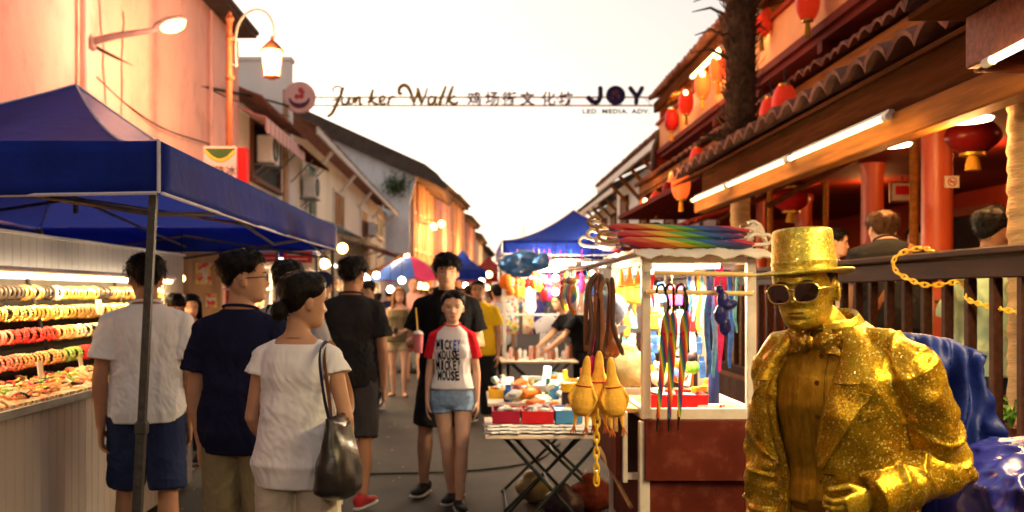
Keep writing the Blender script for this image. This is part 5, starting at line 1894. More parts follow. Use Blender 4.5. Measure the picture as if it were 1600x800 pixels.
def tent(label, x0, x1, y0, y1, ze, zt, zp, mat='tent_cloth', pole='steel_dark', lean=(0, 0), detail=True, group=None, sag=0.62, polemat=None):
 """pop-up tent: valance between ze and zt, peak zp"""
 cx, cy = ((x0 + x1) / 2, (y0 + y1) / 2)
 t = thing('market_tent', label, 'tent', (cx, cy, 0), 0, group)
 cs = [V(x0, y0, 0), V(x1, y0, 0), V(x1, y1, 0), V(x0, y1, 0)]
 pk = V(cx, cy, zp)
 m = MB()
 nu, nv = (18, 16)
 for i in range(4):
  a, b_ = (cs[i], cs[(i + 1) % 4])

  def f(u, v, a=a, b_=b_):
   e = a.lerp(b_, u) + V(0, 0, zt)
   p = e.lerp(pk, v)
   h = lerp(zt, zp, v ** (1 / sag) if sag < 1 else v)
   s = (0.1 + 0.03 * fr((u * 8, i * 2.2, v * 3))) * math.sin(PI * u) * math.sin(PI * min(1, v * 1.1)) * (1 - v)
   p.z = h - s + 0.012 * fr((p.x * 3, p.y * 3, i * 2.1)) * (1 - v)
   return p
  m.grid(f, nu, nv)
 rf = obj('roof_cloth', m, mat, t, True, sharp=0)
 m = MB()
 for i in range(4):
  a, b_ = (cs[i], cs[(i + 1) % 4])
  out = (a.lerp(b_, 0.5) - V(cx, cy, 0)).normalized()

  def g(u, v, a=a, b_=b_, out=out):
   p = a.lerp(b_, u)
   k = math.sin(PI * u) ** 0.4 if 0 < u < 1 else 0
   return p + out * (0.012 + 0.034 * k * v * fr((u * 11, i * 3.3, 1.2 + v)) + 0.02 * v * k) + V(0, 0, lerp(zt, ze, v) - 0.02 * math.sin(PI * u) * v + 0.004 * fr((u * 30, 2, i)))
  m.sheet(g, 40, 4, 0.004)
 obj('valance', m, mat, t, True, sharp=0)
 m = MB()
 for i in range(4):
  a, b_ = (cs[i], cs[(i + 1) % 4])
  out = (a.lerp(b_, 0.5) - V(cx, cy, 0)).normalized()
  m.tube([a.lerp(b_, q / 20) + out * (0.02 + 0.02 * math.sin(PI * q / 20)) + V(0, 0, ze - 0.02 * math.sin(PI * q / 20)) for q in range(21)], 0.009, 6)
  m.tube([a + V(0, 0, zt) + (a - V(cx, cy, 0)).normalized() * 0.02, a + V(0, 0, ze) + (a - V(cx, cy, 0)).normalized() * 0.02], 0.009, 6)
  pts = []
  for q in range(15):
   v = q / 14
   p = (a + V(0, 0, zt)).lerp(pk, v)
   p.z = lerp(zt, zp, v ** (1 / sag)) + 0.006
   pts.append(p)
  m.tube(pts, 0.008, 6)
 obj('piping', m, 'tent_pipe' if detail else mat, t, True)
 for i, c in enumerate(cs):
  inn = (V(cx, cy, 0) - c).normalized()
  p = c + inn * 0.05
  m = MB()
  ln = V(lean[0], lean[1], 0) if i == 1 else V(0, 0, 0)
  top, bot = (p + V(0, 0, zt - 0.02), p + ln)
  d = top - bot
  o1 = V(1, 0, 0)
  w = 0.021
  for s0, s1, ww in ((0, 0.42, w), (0.38, 1, w * 0.85)):
   A, B_ = (bot + d * s0, bot + d * s1)
   m.add([A + V(sx * ww, sy * ww, 0) for sx, sy in ((-1, -1), (1, -1), (1, 1), (-1, 1))] + [B_ + V(sx * ww, sy * ww, 0) for sx, sy in ((-1, -1), (1, -1), (1, 1), (-1, 1))], [(0, 1, 5, 4), (1, 2, 6, 5), (2, 3, 7, 6), (3, 0, 4, 7), (4, 5, 6, 7), (3, 2, 1, 0)])
  m.box(bot + V(0, 0, 0.01), (0.09, 0.09, 0.012))
  m.box(bot + d * 0.405, (0.056, 0.056, 0.06), bev=0.006)
  m.box(top - V(0, 0, 0.06), (0.058, 0.058, 0.07), bev=0.006)
  obj('pole', m, polemat or pole, t)
 if detail:
  m = MB()
  bars = []
  for i in range(4):
   a, b_ = (cs[i] + V(0, 0, 0), cs[(i + 1) % 4])
   inn = (V(cx, cy, 0) - a.lerp(b_, 0.5)).normalized() * 0.06
   q = [a.lerp(b_, 0.02) + inn, a.lerp(b_, 0.5) + inn, a.lerp(b_, 0.98) + inn]
   zu, zl = (zt - 0.1, zt - 0.34)
   bars += [(q[0] + V(0, 0, zu), q[1] + V(0, 0, zl)), (q[0] + V(0, 0, zl), q[1] + V(0, 0, zu)), (q[1] + V(0, 0, zu), q[2] + V(0, 0, zl)), (q[1] + V(0, 0, zl), q[2] + V(0, 0, zu))]
   bars += [(a.lerp(b_, 0.5) + inn + V(0, 0, zl + 0.12), V(cx, cy, zt + 0.02))]
  for a, b_ in bars:
   m.tube([a, b_], 0.013, 4)
  m.cyl(V(cx, cy, zt - 0.1), V(cx, cy, zp - 0.03), 0.02)
  obj('truss', m, pole, t)
 return t
pm('pole_grey', (0.085, 0.08, 0.07), 0.42, 0.3, 30, 0.001, 90, metal=0.35, dirt=(0.1, 0.09, 0.07), dirt_amt=0.5, dirt_scale=9)
pm('truss_dark', (0.1, 0.085, 0.08), 0.45, 0.3, 20, metal=0.4)
NX0, NX1, NY0, NY1 = (-4.75, -1.515, 4.78, 10.9)
tent('near blue market tent with white piping over the jewellery stall', NX0, NX1, NY0, NY1, 2.055, 2.305, 3.22, 'tent_cloth', 'truss_dark', (-0.11, -0.02), True, 'blue market tents', 0.62, 'pole_grey')
tent('dark pole and plain canopy of a tent behind the men at the left', -5.0, -2.2, 11.3, 14.2, 2.12, 2.3, 2.8, 'tent_cloth', 'truss_dark', (0, 0), False, 'blue market tents')
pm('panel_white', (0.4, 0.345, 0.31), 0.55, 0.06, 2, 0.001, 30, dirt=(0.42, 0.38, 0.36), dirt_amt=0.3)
pm('velvet_black', (0.012, 0.01, 0.01), 0.9, 0.3, 12)
cols_j = [(0.55, 0.05, 0.03), (0.8, 0.45, 0.05), (0.03, 0.02, 0.02), (0.75, 0.2, 0.22), (0.75, 0.62, 0.4), (0.1, 0.25, 0.08), (0.82, 0.52, 0.1), (0.45, 0.03, 0.06)]
patches('trinkets', cols_j, 55, 0.3)
st = thing('jewellery_stall', 'white panelled jewellery stall with bangle racks under the near tent', 'stall', (-2.6, 6.3, 0))
CXF = -2.3

def grooved(x, y0, y1, z0, z1, d, th=0.05, pitch=0.1):
 m = MB()
 y = y0
 while y < y1 - 0.001:
  e = min(y1, y + pitch)
  m.box((x - d * th / 2, (y + e) / 2, (z0 + z1) / 2), (th, e - y - 0.006, z1 - z0), bev=0.004)
  y = e
 m.box((x - d * (th - 0.006), (y0 + y1) / 2, (z0 + z1) / 2), (th * 0.6, y1 - y0, z1 - z0))
 return m
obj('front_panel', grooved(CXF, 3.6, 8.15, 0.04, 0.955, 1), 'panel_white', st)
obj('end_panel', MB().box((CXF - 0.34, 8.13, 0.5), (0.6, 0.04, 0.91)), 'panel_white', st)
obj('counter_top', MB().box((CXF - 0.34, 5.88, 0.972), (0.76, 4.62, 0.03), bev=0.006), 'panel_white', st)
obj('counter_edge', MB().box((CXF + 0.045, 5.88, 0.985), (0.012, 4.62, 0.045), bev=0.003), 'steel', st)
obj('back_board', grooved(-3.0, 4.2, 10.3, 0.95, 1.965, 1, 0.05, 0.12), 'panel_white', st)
obj('back_board_cap', MB().box((-3.01, 7.25, 1.975), (0.07, 6.1, 0.02)), 'frame_white', st)
bars = [(1.6, -2.94), (1.465, -2.9), (1.325, -2.86), (1.175, -2.8)]
m = MB()
for z, x in bars:
 m.cyl(V(x, 4.3, z), V(x, 9.4, z), 0.022, n=10)
for y in (4.6, 6.6, 8.2, 9.2):
 m.tube([V(-2.955, y, 1.68), V(-2.77, y, 1.0)], 0.014, 6)
obj('display_bar', m, 'velvet_black', st)
m = MB()
for z, x in bars:
 m.box((x - 0.05, 6.85, z - 0.085), (0.012, 5.1, 0.03))
obj('shelf_board', m, 'velvet_black', st)
obj('display_tray', MB().box((-2.56, 6.2, 1.0), (0.5, 4.0, 0.025)), 'trinkets', st)
obj('display_back', MB().box((-2.968, 6.85, 1.33), (0.012, 5.2, 0.68)), 'velvet_black', st)
m = MB()
for y, z, w, h in ((7.45, 1.475, 0.1, 0.115), (6.3, 1.09, 0.07, 0.11), (6.95, 1.08, 0.06, 0.1)):
 m.box((-2.8 if z > 1.3 else -2.74, y, z), (0.006, w, h), Matrix.Rotation(R(-8), 3, 'Y'))
obj('price_card', m, 'sign_white', st)
for lab, z, y0, y1 in (('long glowing strip lamp above the bangle racks', 1.695, 4.4, 9.6),):
 tube_lamp(lab, V(-2.92, y0, z), V(-2.92, y1, z), 'strip lamps of the jewellery stall', 'tube_white', 0.02)
 area_light('stall_strip_light', (-2.8, 7.0, 1.665), 0.05, 105, (1, 0.7, 0.32), (0, R(38), 0), 5.0)
pm('bangle_gold', (0.8, 0.52, 0.13), 0.28, 0.2, 40, metal=0.8)
pm('bangle_bronze', (0.34, 0.19, 0.07), 0.35, 0.3, 40, metal=0.7)
pm('bangle_black', (0.03, 0.022, 0.02), 0.3, 0.3, 40)
pm('bangle_cream', (0.75, 0.6, 0.4), 0.4, 0.15, 40)
pm('bangle_red', (0.6, 0.045, 0.04), 0.4, 0.2, 40)
pm('bangle_coral', (0.72, 0.2, 0.14), 0.4, 0.2, 40)
pm('bangle_beads', (0.7, 0.3, 0.12), 0.35, 0.6, 120)
pm('bangle_green', (0.22, 0.33, 0.08), 0.4, 0.3, 60)
rnd = random.Random(12)

def ring_mesh(R0, r, beads):
 m = MB()
 n = 26
 if beads:
  for q in range(14):
   a = 2 * PI * q / 14
   m.ball(V(R0 * math.cos(a), 0, R0 * math.sin(a)), r * 1.5, 7, 5)
 else:
  m.tube([V(R0 * math.cos(2 * PI * q / n), 0, R0 * math.sin(2 * PI * q / n)) for q in range(n + 1)], r, 7, cap=False, flat=1.6)
 return m
rows = [('top', [('bangle_bronze', 0), ('bangle_black', 0), ('bangle_gold', 0), ('bangle_cream', 0)]), ('second', [('bangle_gold', 1), ('bangle_gold', 0), ('bangle_bronze', 0), ('bangle_cream', 1)]), ('third', [('bangle_red', 1), ('bangle_coral', 0), ('bangle_cream', 1), ('bangle_beads', 0)]), ('lowest', [('bangle_beads', 1), ('bangle_coral', 1), ('bangle_red', 1), ('bangle_green', 1)])]
words_j = dict(bangle_bronze='dark bronze', bangle_black='black', bangle_gold='bright gold', bangle_cream='cream', bangle_red='red beaded', bangle_coral='coral pink', bangle_beads='orange beaded', bangle_green='olive green beaded')
proto = {}
nb = 0
for (nm, kinds), (z, x) in zip(rows, bars):
 y = 5.1
 while y < 9.3 and nb < 290:
  k = int((y - 4.5) / 0.32)
  mt, bd = kinds[(k * 7 + k // 3) % 4] if nm != 'top' or y > 6.9 else kinds[k % 2]
  if nm == 'second' and y < 7.2:
   mt, bd = ('bangle_gold', k % 2)
  key = (mt, bd)
  if key not in proto:
   m = ring_mesh(0.041 if not bd else 0.039, 0.005 if not bd else 0.006, bd)
   o = obj('bangle', m, mt, None, True, world=False)
   proto[key] = o
   first = True
  else:
   o = proto[key].copy()
   COL.objects.link(o)
  o.location = (x + 0.004, y, z - 0.02 + rnd.uniform(-0.002, 0.002))
  o.rotation_euler = (rnd.uniform(-0.12, 0.12), rnd.uniform(0, 6), rnd.uniform(-0.35, 0.35))
  s = rnd.uniform(0.92, 1.12)
  o.scale = (s, 1.5 if not bd else 1.1, s)
  tag(o, f'{words_j[mt]} bangle hanging on the {nm} bar of the lit rack', 'bangle', f'{words_j[mt]} bangles on the {nm} bar')
  nb += 1
  y += rnd.choice((0.056, 0.06, 0.064)) if not (nm == 'third' and 7.2 < y < 7.35) else 0.12
kinds = ['bangle_red', 'bangle_gold', 'bangle_coral', 'bangle_beads', 'bangle_black', 'bangle_cream', 'bangle_green']
protos = []
for mt in kinds:
 m = MB()
 for q in range(16):
  a = 2 * PI * q / 16
  m.ball(V(0.024 * math.cos(a), 0.024 * math.sin(a) * (1 + 0.1 * math.sin(3 * a)), 0.003 * math.sin(2 * a)), 0.0058, 7, 5)
 protos.append((m, mt))
made = {}
for q in range(290):
 k = rnd.randrange(len(kinds))
 if k not in made:
  o = obj('bracelet', protos[k][0], kinds[k], None, True, world=False)
  made[k] = o
 else:
  o = made[k].copy()
  COL.objects.link(o)
 u = rnd.random()
 yy = lerp(4.6, 8.0, q % 145 / 145) + rnd.uniform(-0.03, 0.03)
 xx = -2.78 + 0.44 * rnd.random()
 o.location = (xx, yy, 1.026 + 0.05 * max(0, -2.45 - xx) + rnd.uniform(0, 0.015))
 o.rotation_euler = (rnd.uniform(-0.5, 0.5), rnd.uniform(-0.2, 0.6), rnd.uniform(0, 6))
 o.scale = (rnd.uniform(0.9, 1.3),) * 3
 w = words_j[kinds[k]].replace(' beaded', '')
 tag(o, f'{w} bead bracelet lying in the heap on the white counter', 'bracelet', f'{w} bracelets heaped on the counter')
pm('lamp_grey', (0.16, 0.13, 0.13), 0.5, 0.15, 10)
t = thing('street_lamp', 'grey arm street lamp glowing orange on the salmon wall', 'lamp', V(XL, 13, 4.9))
Y = 13.0
a0 = at(140, 62, Y)
m = MB().tube([at(96, -30, Y) + V(0, 0, 0), at(118, 20, Y), at(140, 64, Y)], [0.05, 0.05, 0.055], 10)
m.tube([at(140, 66, Y), at(180, 56, Y), at(240, 47, Y)], [0.055, 0.045, 0.035], 10)
m.box(at(142, 66, Y) + V(-0.2, 0.0, -0.02), (0.5, 0.16, 0.16), bev=0.02)
obj('arm', m, 'lamp_grey', t, True)
hd = at(262, 36, Y)
dr = (at(290, 33, Y) - at(240, 46, Y)).normalized()
m = MB().tube([at(238, 47, Y), at(246, 42, Y), at(262, 36, Y), at(284, 32, Y), at(291, 31, Y)], [0.03, 0.075, 0.1, 0.085, 0.03], 14, flat=0.8)
obj('head', m, 'lamp_grey', t, True)
m = MB().ball(at(271, 38, Y) + V(0, -0.03, -0.03), (0.165, 0.09, 0.085), 16, 10, Matrix.Rotation(R(-12), 3, 'Y'))
obj('bowl', m, 'bulb_sodium', t, True)
Y = 15.0
t = thing('street_lamp', 'brown post lamp with curved arm and lit hanging lantern', 'lamp', V((358 - CX) * Y / F_PX, Y, 0))
xp = (358 - CX) * Y / F_PX
m = MB().tube([V(xp, Y, 0), V(xp, Y, 0.9), V(xp, Y, 0.95), V(xp, Y, at(0, 25, Y).z)], [0.1, 0.09, 0.055, 0.045], 14)
for py in (122, 30, 60):
 m.ball(at(359, py, Y), (0.07, 0.07, 0.05))
m.ball(at(359, 24, Y), (0.035, 0.035, 0.07))
obj('post', m, 'pipe_brown', t, True)
m = MB().tube(spline([at(369, 105, Y), at(368, 70, Y), at(371, 42, Y), at(384, 22, Y), at(402, 15, Y), at(418, 22, Y), at(427, 40, Y), at(428, 60, Y)], 8), 0.02, 10)
m.tube([at(358, 60, Y), at(369, 60, Y)], 0.018, 8).tube([at(358, 100, Y), at(370, 103, Y)], 0.018, 8)
obj('arm', m, 'iron_grey', t, True)
c = at(425, 97, Y)
m = MB().lathe([(0.005, 0.4), (0.03, 0.37), (0.03, 0.33), (0.1, 0.27), (0.17, 0.19), (0.185, 0.165), (0.16, 0.165)], c, 20)
obj('cap', m, 'pipe_brown', t, True)
m = MB()
for q in range(6):
 a = 2 * PI * q / 6
 m.tube([c + V(0.15 * math.cos(a), 0.15 * math.sin(a), 0.17), c + V(0.115 * math.cos(a), 0.115 * math.sin(a), -0.22)], 0.01, 5)
m.lathe([(0.12, -0.23), (0.12, -0.21), (0.05, -0.26), (0.005, -0.27)], c, 16)
obj('cage', m, 'pipe_brown', t, True)
obj('glass', MB().lathe([(0.02, 0.16), (0.14, 0.16), (0.145, 0.1), (0.11, -0.2), (0.02, -0.21)], c, 18), 'bulb_warm', t, True)
point_light('lantern_lamp_light', c + V(0, -0.3, 0), 190, (1, 0.55, 0.22), 0.12)

def cable(label, pts, r=0.014):
 return tag(obj('cable', MB().tube(spline(pts, 8), r, 6), 'cable_black', None, True), label, 'cable')
cable('thick black cable sagging from the wall lamp along the salmon wall', [at(142, 70, 13), at(190, 95, 14.2), at(250, 122, 16), at(330, 138, 19), at(400, 152, 22), at(452, 166, 26)], 0.028)
cable('thin cable drooping low across the salmon wall', [at(150, 120, 13.2), at(200, 165, 14.4), at(260, 203, 16), at(330, 226, 18.8)], 0.012)
cable('thin cable under the thick one near the post lamp', [at(330, 140, 19), at(370, 158, 20), at(452, 182, 26)], 0.012)
Y = 14.0
pm('sign_pale', (0.66, 0.52, 0.44), 0.6, 0.06)
pm('sign_green', (0.05, 0.12, 0.03), 0.6, 0.1)
pm('sign_yellow', (0.7, 0.5, 0.05), 0.6, 0.1)
t = thing('signboard', 'white box sign with green arc and small red characters beside the post lamp', 'sign', at(352, 290, Y))
p0, p1 = (at(320, 230, Y), at(372, 330, Y))
w, h = (p1.x - p0.x, p0.z - p1.z)
cc = (p0 + p1) / 2
obj('box', MB().box(cc, (w, 0.16, h), bev=0.01), 'sign_pale', t)
obj('side', MB().box(cc + V(w / 2 + 0.065, 0.05, -0.0), (0.12, 0.2, h * 0.98)), 'sign_red', t)
m = MB()

def arc(r, z0, wd):
 pts = []
 for q in range(13):
  a = lerp(-1, 1, q / 12)
  pts.append(cc + V(a * w * 0.44, -0.084, h * 0.44 - (1 - a * a) * r))
 return pts
up_ = [cc + V(a * w * 0.44, -0.084, h * 0.47) for a in (-1, 1)]
m.prism(arc(0.12, 0, 0) + [up_[1], up_[0]], (0, 0.004, 0))
obj('green_arc', m, 'sign_green', t)
m = MB().tube([p + V(0, 0.0, -0.012) for p in arc(0.13, 0, 0)], 0.022, 6, flat=0.3, up=(0, 0, 1))
obj('yellow_arc', m, 'sign_yellow', t)
m = text_mb('龍珠冰', 0.15, 0.003)
m.xf(Matrix.Translation(cc + V(0, -0.085, h * 0.06)) @ Matrix.Rotation(R(90), 4, 'X'))
obj('lettering', m, 'sign_black', t)
m = MB().tube([cc + V(0.15 * math.cos(2 * PI * q / 20), -0.085, -h * 0.26 + 0.12 * math.sin(2 * PI * q / 20)) for q in range(21)], 0.022, 6, cap=False)
obj('red_ring', m, 'sign_red', t)
obj('bracket', MB().cyl(cc + V(-w * 0.4, 0.1, h * 0.4), V(xp, 15.0, cc.z + h * 0.4), 0.02).cyl(cc + V(-w * 0.4, 0.1, -h * 0.4), V(xp, 15.0, cc.z - h * 0.4), 0.02), 'iron_grey', t)
pm('shop_wood', (0.46, 0.28, 0.15), 0.7, 0.2, 3, stretch=(6, 6, 0.4))
pm('banner_red', (0.58, 0.03, 0.035), 0.7, 0.1)
t = thing('shop_partition', 'pale planked wall with posters behind the stall women', 'wall', (-3.4, 11.0, 0))
p0, p1 = (at(240, 470, 11.0), at(345, 470, 11.0))
obj('boards', MB().box(((p0.x + p1.x) / 2, 11.05, 1.15), (p1.x - p0.x, 0.06, 2.3)), 'shop_wood', t)
patches('poster', [(0.62, 0.25, 0.1), (0.65, 0.5, 0.12), (0.55, 0.06, 0.05), (0.62, 0.55, 0.45), (0.62, 0.45, 0.3)], 22, 0.6)
m = MB()
for px, py, w, h in ((318, 428, 0.18, 0.24), (272, 450, 0.12, 0.26), (330, 470, 0.12, 0.16)):
 m.box(at(px, py, 11.0), (w, 0.012, h))
obj('poster', m, 'poster', t)
for px, py, y, w, h, lab in ((465, 398, 11.5, 0.3, 0.17, 'red hanging shop banner with pale lines under the tent edge'), (420, 396, 12.5, 0.2, 0.2, 'small dark red banner left of the lined one')):
 c = at(px, py, y)
 t = thing('banner', lab, 'banner', c, 0, 'red banners under the tents')
 obj('cloth', MB().sheet(lambda u, v: c + V(lerp(-w, w, u) * 0.55, 0.01 * math.sin(u * 9), lerp(h, -h, v) * 0.55), 10, 2, 0.006), 'banner_red', t)
 m = MB()
 for q in range(3):
  m.box(c + V(0, -0.02, h * 0.3 - q * h * 0.3), (w * 0.8, 0.004, h * 0.07))
 obj('line', m, 'sign_pale', t)
 obj('cord', MB().cyl(c + V(-w * 0.5, 0, h * 0.5), c + V(-w * 0.5, 0, h * 0.5 + 0.5), 0.006).cyl(c + V(w * 0.5, 0, h * 0.5), c + V(w * 0.5, 0, h * 0.5 + 0.5), 0.006), 'cable_black', t)
pm('shelf_goods_wall', (0.42, 0.3, 0.2), 0.7, 0.3, 3)
patches('goods_warm', [(0.62, 0.45, 0.2), (0.7, 0.6, 0.45), (0.5, 0.1, 0.06), (0.3, 0.35, 0.12), (0.68, 0.35, 0.15), (0.2, 0.14, 0.1)], 14, 0.5)
for i, (y, x, wd, lab) in enumerate(((14.2, -3.1, 2.0, 'stall shelf full of small goods behind the capped man'), (18.0, -2.75, 2.6, 'lit goods shelf behind the woman in the olive top'), (24.0, -3.0, 3.0, 'goods shelf in front of the cream awning'), (32.0, -3.2, 4.0, 'far goods shelf under the pink awning'))):
 t = thing('goods_shelf', lab, 'shelf', (x, y, 0), 0, 'goods shelves along the left stalls')
 m = MB().box((x, y + wd / 2, 0.45), (0.7, wd, 0.9))
 obj('table', m, 'shelf_goods_wall', t)
 m = MB()
 for z in (1.25, 1.65, 2.0):
  m.box((x - 0.35, y + wd / 2, z), (0.35, wd, 0.03))
 for yy in (y, y + wd):
  m.box((x - 0.5, yy, 1.0), (0.04, 0.04, 2.1)).box((x - 0.2, yy, 1.0), (0.04, 0.04, 2.1))
 obj('rack', m, 'frame_white', t)
 r2 = random.Random(i)
 m = MB()
 for z in (0.92, 1.27, 1.67):
  yy = y + 0.1
  while yy < y + wd - 0.1:
   hh = r2.uniform(0.08, 0.28)
   m.box((x - 0.35 + r2.uniform(-0.05, 0.05) + (0.25 if z < 1 else 0), yy, z + hh / 2), (0.14, r2.uniform(0.07, 0.15), hh), bev=0.01)
   yy += r2.uniform(0.12, 0.22)
 obj('goods', m, 'goods_warm', t)['kind'] = 'stuff'
 tube_lamp(['white tube over the shelf behind the capped man', 'white tube over the shelf by the olive topped woman', 'white tube over the shelf below the cream awning', 'white tube over the farthest left shelf'][i], V(x + 0.1, y + 0.1, 2.12), V(x + 0.1, y + wd - 0.1, 2.12), 'tubes over the left stalls', 'tube_white', 0.03)
 for s, zz in (('a', 1.9), ('b', 1.45)):
  pass
 area_light('shelf_light', (x + 0.12, y + wd / 2, 2.06), 0.08, 60, (1, 0.74, 0.42), (0, R(-10), 0), wd)
for i, (px, py, y, lab) in enumerate(((507, 412, 12.0, 'large bright bulb above the capped man'), (535, 388, 16.0, 'bright bulb over the charcoal shirt man'), (588, 430, 16.5, 'white bulb left of the street parasol'), (573, 436, 17.0, 'white bulb beside the dark profile man'), (284, 435, 10.4, 'small bulb on the planked wall'), (628, 438, 18.5, 'white bulb under the parasol rim'), (258, 493, 9.2, 'bulb beside the stall woman'), (610, 452, 19, 'lower white bulb by the olive top'), (500, 480, 10.5, 'warm lamp glowing between the dark heads'))):
 c = at(px, py, y)
 t = thing('hanging_bulb', lab, 'lamp', c, 0, 'bare bulbs in the left stalls')
 obj('bulb', MB().ball(c, 0.0052 * y if i in (0, 1) else 0.0036 * y, 14, 10), 'bulb_white' if i in (2, 3, 5, 7) else 'bulb_warm', t, True)
 obj('cord', MB().cyl(c + V(0, 0, 0.02), c + V(0, 0, 0.5), 0.006, n=6), 'cable_black', t)
YA = 26.0
pm('gantry', (0.5, 0.32, 0.2), 0.5, 0.2, 6)
pm('letter_gold', (0.24, 0.15, 0.022), 0.4, 0.25, 8, metal=0.35)
pm('letter_maroon', (0.16, 0.035, 0.035), 0.5, 0.2, 8)
pm('letter_navy', (0.022, 0.016, 0.06), 0.45, 0.2, 8)
pm('disc_pink', (0.6, 0.34, 0.32), 0.6, 0.1, 4)
pm('disc_red', (0.42, 0.05, 0.05), 0.5, 0.15, 6)
pm('disc_dark', (0.1, 0.03, 0.05), 0.5, 0.15, 6)
t = thing('street_gantry_sign', 'sign spanning the street with gold script and dark letters on two rails', 'sign', at(740, 155, YA))
m = MB()
for py in (152, 165):
 m.cyl(at(452, py, YA), at(1075, py, YA), 0.022)
for px in range(500, 1060, 46):
 m.cyl(at(px, 152, YA), at(px + 12, 165, YA), 0.01, n=6)
for px, py1 in ((452, 800), (1075, 800)):
 pass
m.cyl(at(446, 140, YA + 0.15), V(at(446, 0, YA).x, YA + 0.15, 0), 0.07)
m.cyl(at(1078, 140, YA + 0.15), V(at(1078, 0, YA).x, YA + 0.15, 0), 0.07)
obj('rail', m, 'gantry', t, True)
S = {}

def stroke(mb, pts, w=2.0, wmin=0.55):
 q = spline([at(x, y, YA - 0.05) for x, y in pts], 7)
 n = len(q)
 rad = [YA / F_PX * w * 1.25 * (wmin + (1 - wmin) * math.sin(PI * i / (n - 1)) ** 0.7) for i in range(n)]
 mb.tube(q, rad, 8)
m = MB()
stroke(m, [(522, 145), (520, 139), (526, 135), (533, 137), (531, 146)], 1.2)
stroke(m, [(537, 136), (532, 150), (526, 162), (520, 175), (514, 181), (511, 181)], 2.4)
stroke(m, [(516, 158), (524, 156), (531, 153)], 1.1)
stroke(m, [(536, 152), (534, 159), (537, 163), (542, 162), (546, 152), (545, 160), (549, 163)], 1.9)
stroke(m, [(551, 162), (553, 152), (555, 160), (558, 153), (562, 153), (562, 162), (565, 162)], 1.9)
stroke(m, [(583, 139), (580, 150), (576, 163)], 2.2)
stroke(m, [(589, 151), (580, 156), (585, 161), (592, 163)], 1.9)
stroke(m, [(593, 159), (600, 156), (600, 151), (595, 152), (593, 158), (597, 163), (603, 161)], 1.8)
stroke(m, [(607, 152), (608, 156), (606, 163), (609, 154), (614, 151), (618, 153)], 1.9)
stroke(m, [(629, 146), (624, 146), (624, 138), (631, 133), (638, 137), (643, 148), (647, 163)], 2.5)
stroke(m, [(647, 163), (650, 152), (653, 139)], 1.4)
stroke(m, [(652, 137), (655, 148), (659, 163)], 2.6)
stroke(m, [(659, 163), (664, 150), (668, 136)], 1.4)
stroke(m, [(680, 152), (673, 151), (669, 157), (671, 163), (677, 161), (681, 151), (680, 161), (684, 163)], 1.9)
stroke(m, [(697, 134), (692, 147), (687, 161), (690, 163)], 2.2)
stroke(m, [(708, 134), (703, 147), (697, 163)], 2.2)
stroke(m, [(711, 149), (702, 156), (706, 161), (712, 162), (716, 158)], 2.0)
stroke(m, [(549, 163), (552, 160)], 1.2)
stroke(m, [(565, 162), (576, 158)], 1.2)
o = obj('lettering', m, 'letter_gold', t, True)

def sign_text(s, px, py, size_px, mat, spacing=1.0, bold=0.0, ext=0.04, sx=1.0, name='lettering'):
 size = size_px * YA / F_PX
 m = text_mb(s, size, ext, spacing=spacing, bold=bold * size)
 xs = [p.x for p in m.v]
 ys = [p.y for p in m.v]
 cx, cy = ((min(xs) + max(xs)) / 2, (min(ys) + max(ys)) / 2)
 M = Matrix.Translation(at(px, py, YA - 0.08)) @ Matrix.Rotation(R(90), 4, 'X') @ Matrix.Diagonal((sx, 1, 1, 1)) @ Matrix.Translation(V(-cx, -cy, 0))
 return obj(name, m.xf(M), mat, t)
for ch_, px in zip('鸡场街文化坊', (741, 769, 796, 824, 857, 884)):
 sign_text(ch_, px, 154, 23, 'letter_maroon', bold=0.012)
m = MB()

def fat(pts, w):
 q = spline([at(x, y, YA - 0.12) for x, y in pts], 6)
 m.tube(q, YA / F_PX * w, 12)
 m.ball(q[0], YA / F_PX * w, 12, 8).ball(q[-1], YA / F_PX * w, 12, 8)
fat([(938, 138), (938, 150), (934, 159), (927, 159), (920, 153)], 4.0)
obj('lettering', m, 'letter_navy', t, True)
m = MB()
fat([(985, 138), (991, 146), (995, 150)], 3.8)
fat([(1003, 138), (998, 147), (995, 150), (994, 160)], 3.8)
obj('lettering', m, 'letter_navy', t, True)
m = MB()
cc = at(962, 149, YA - 0.1)
k = YA / F_PX
m.tube([cc + V(13.2 * k * math.cos(2 * PI * q / 32), 0, 13.2 * k * math.sin(2 * PI * q / 32)) for q in range(33)], 2.2 * k, 8, cap=False)
m.lathe([(0.001, 0), (13.4 * k, 0), (13.4 * k, 0.05), (0.001, 0.06)], cc + V(0, 0.06, 0), 30, Matrix.Rotation(R(90), 3, 'X'))
obj('globe_letter', m, 'letter_navy', t, True)
m = MB()
for dx, dz, a, b_ in ((-3, 3, 4, 4.5), (4, -2, 3.4, 6), (1, 6, 3, 2.5), (-5, -5, 2.5, 3)):
 m.lathe([(0.001, 0), (a * k, 0), (a * k * 0.9, 0.03), (0.001, 0.035)], cc + V(dx * k, -0.0, dz * k), 14, Matrix.Rotation(R(90), 3, 'X'))
obj('globe_patch', m, 'disc_dark', t, True)
sign_text('LED. MEDIA. ADV.', 963, 174, 9.6, 'letter_navy', 1.12, 0.022, 0.02, 1.25)
cc = at(468, 152, YA - 0.1)
Rm = Matrix.Rotation(R(90), 3, 'X')
obj('emblem_plate', MB().lathe([(0.001, 0), (24.5 * k, 0), (25 * k, 0.03), (25 * k, 0.09), (24 * k, 0.12), (0.001, 0.12)], cc + V(0, 0.1, 0), 40, Rm), 'disc_pink', t, True, sharp=30)
m = MB()
outr = [cc + V(16.5 * k * math.cos(a), -0.035, 16.5 * k * math.sin(a) - 1 * k) for a in [lerp(PI * 1.02, PI * 1.98, q / 18) for q in range(19)]]
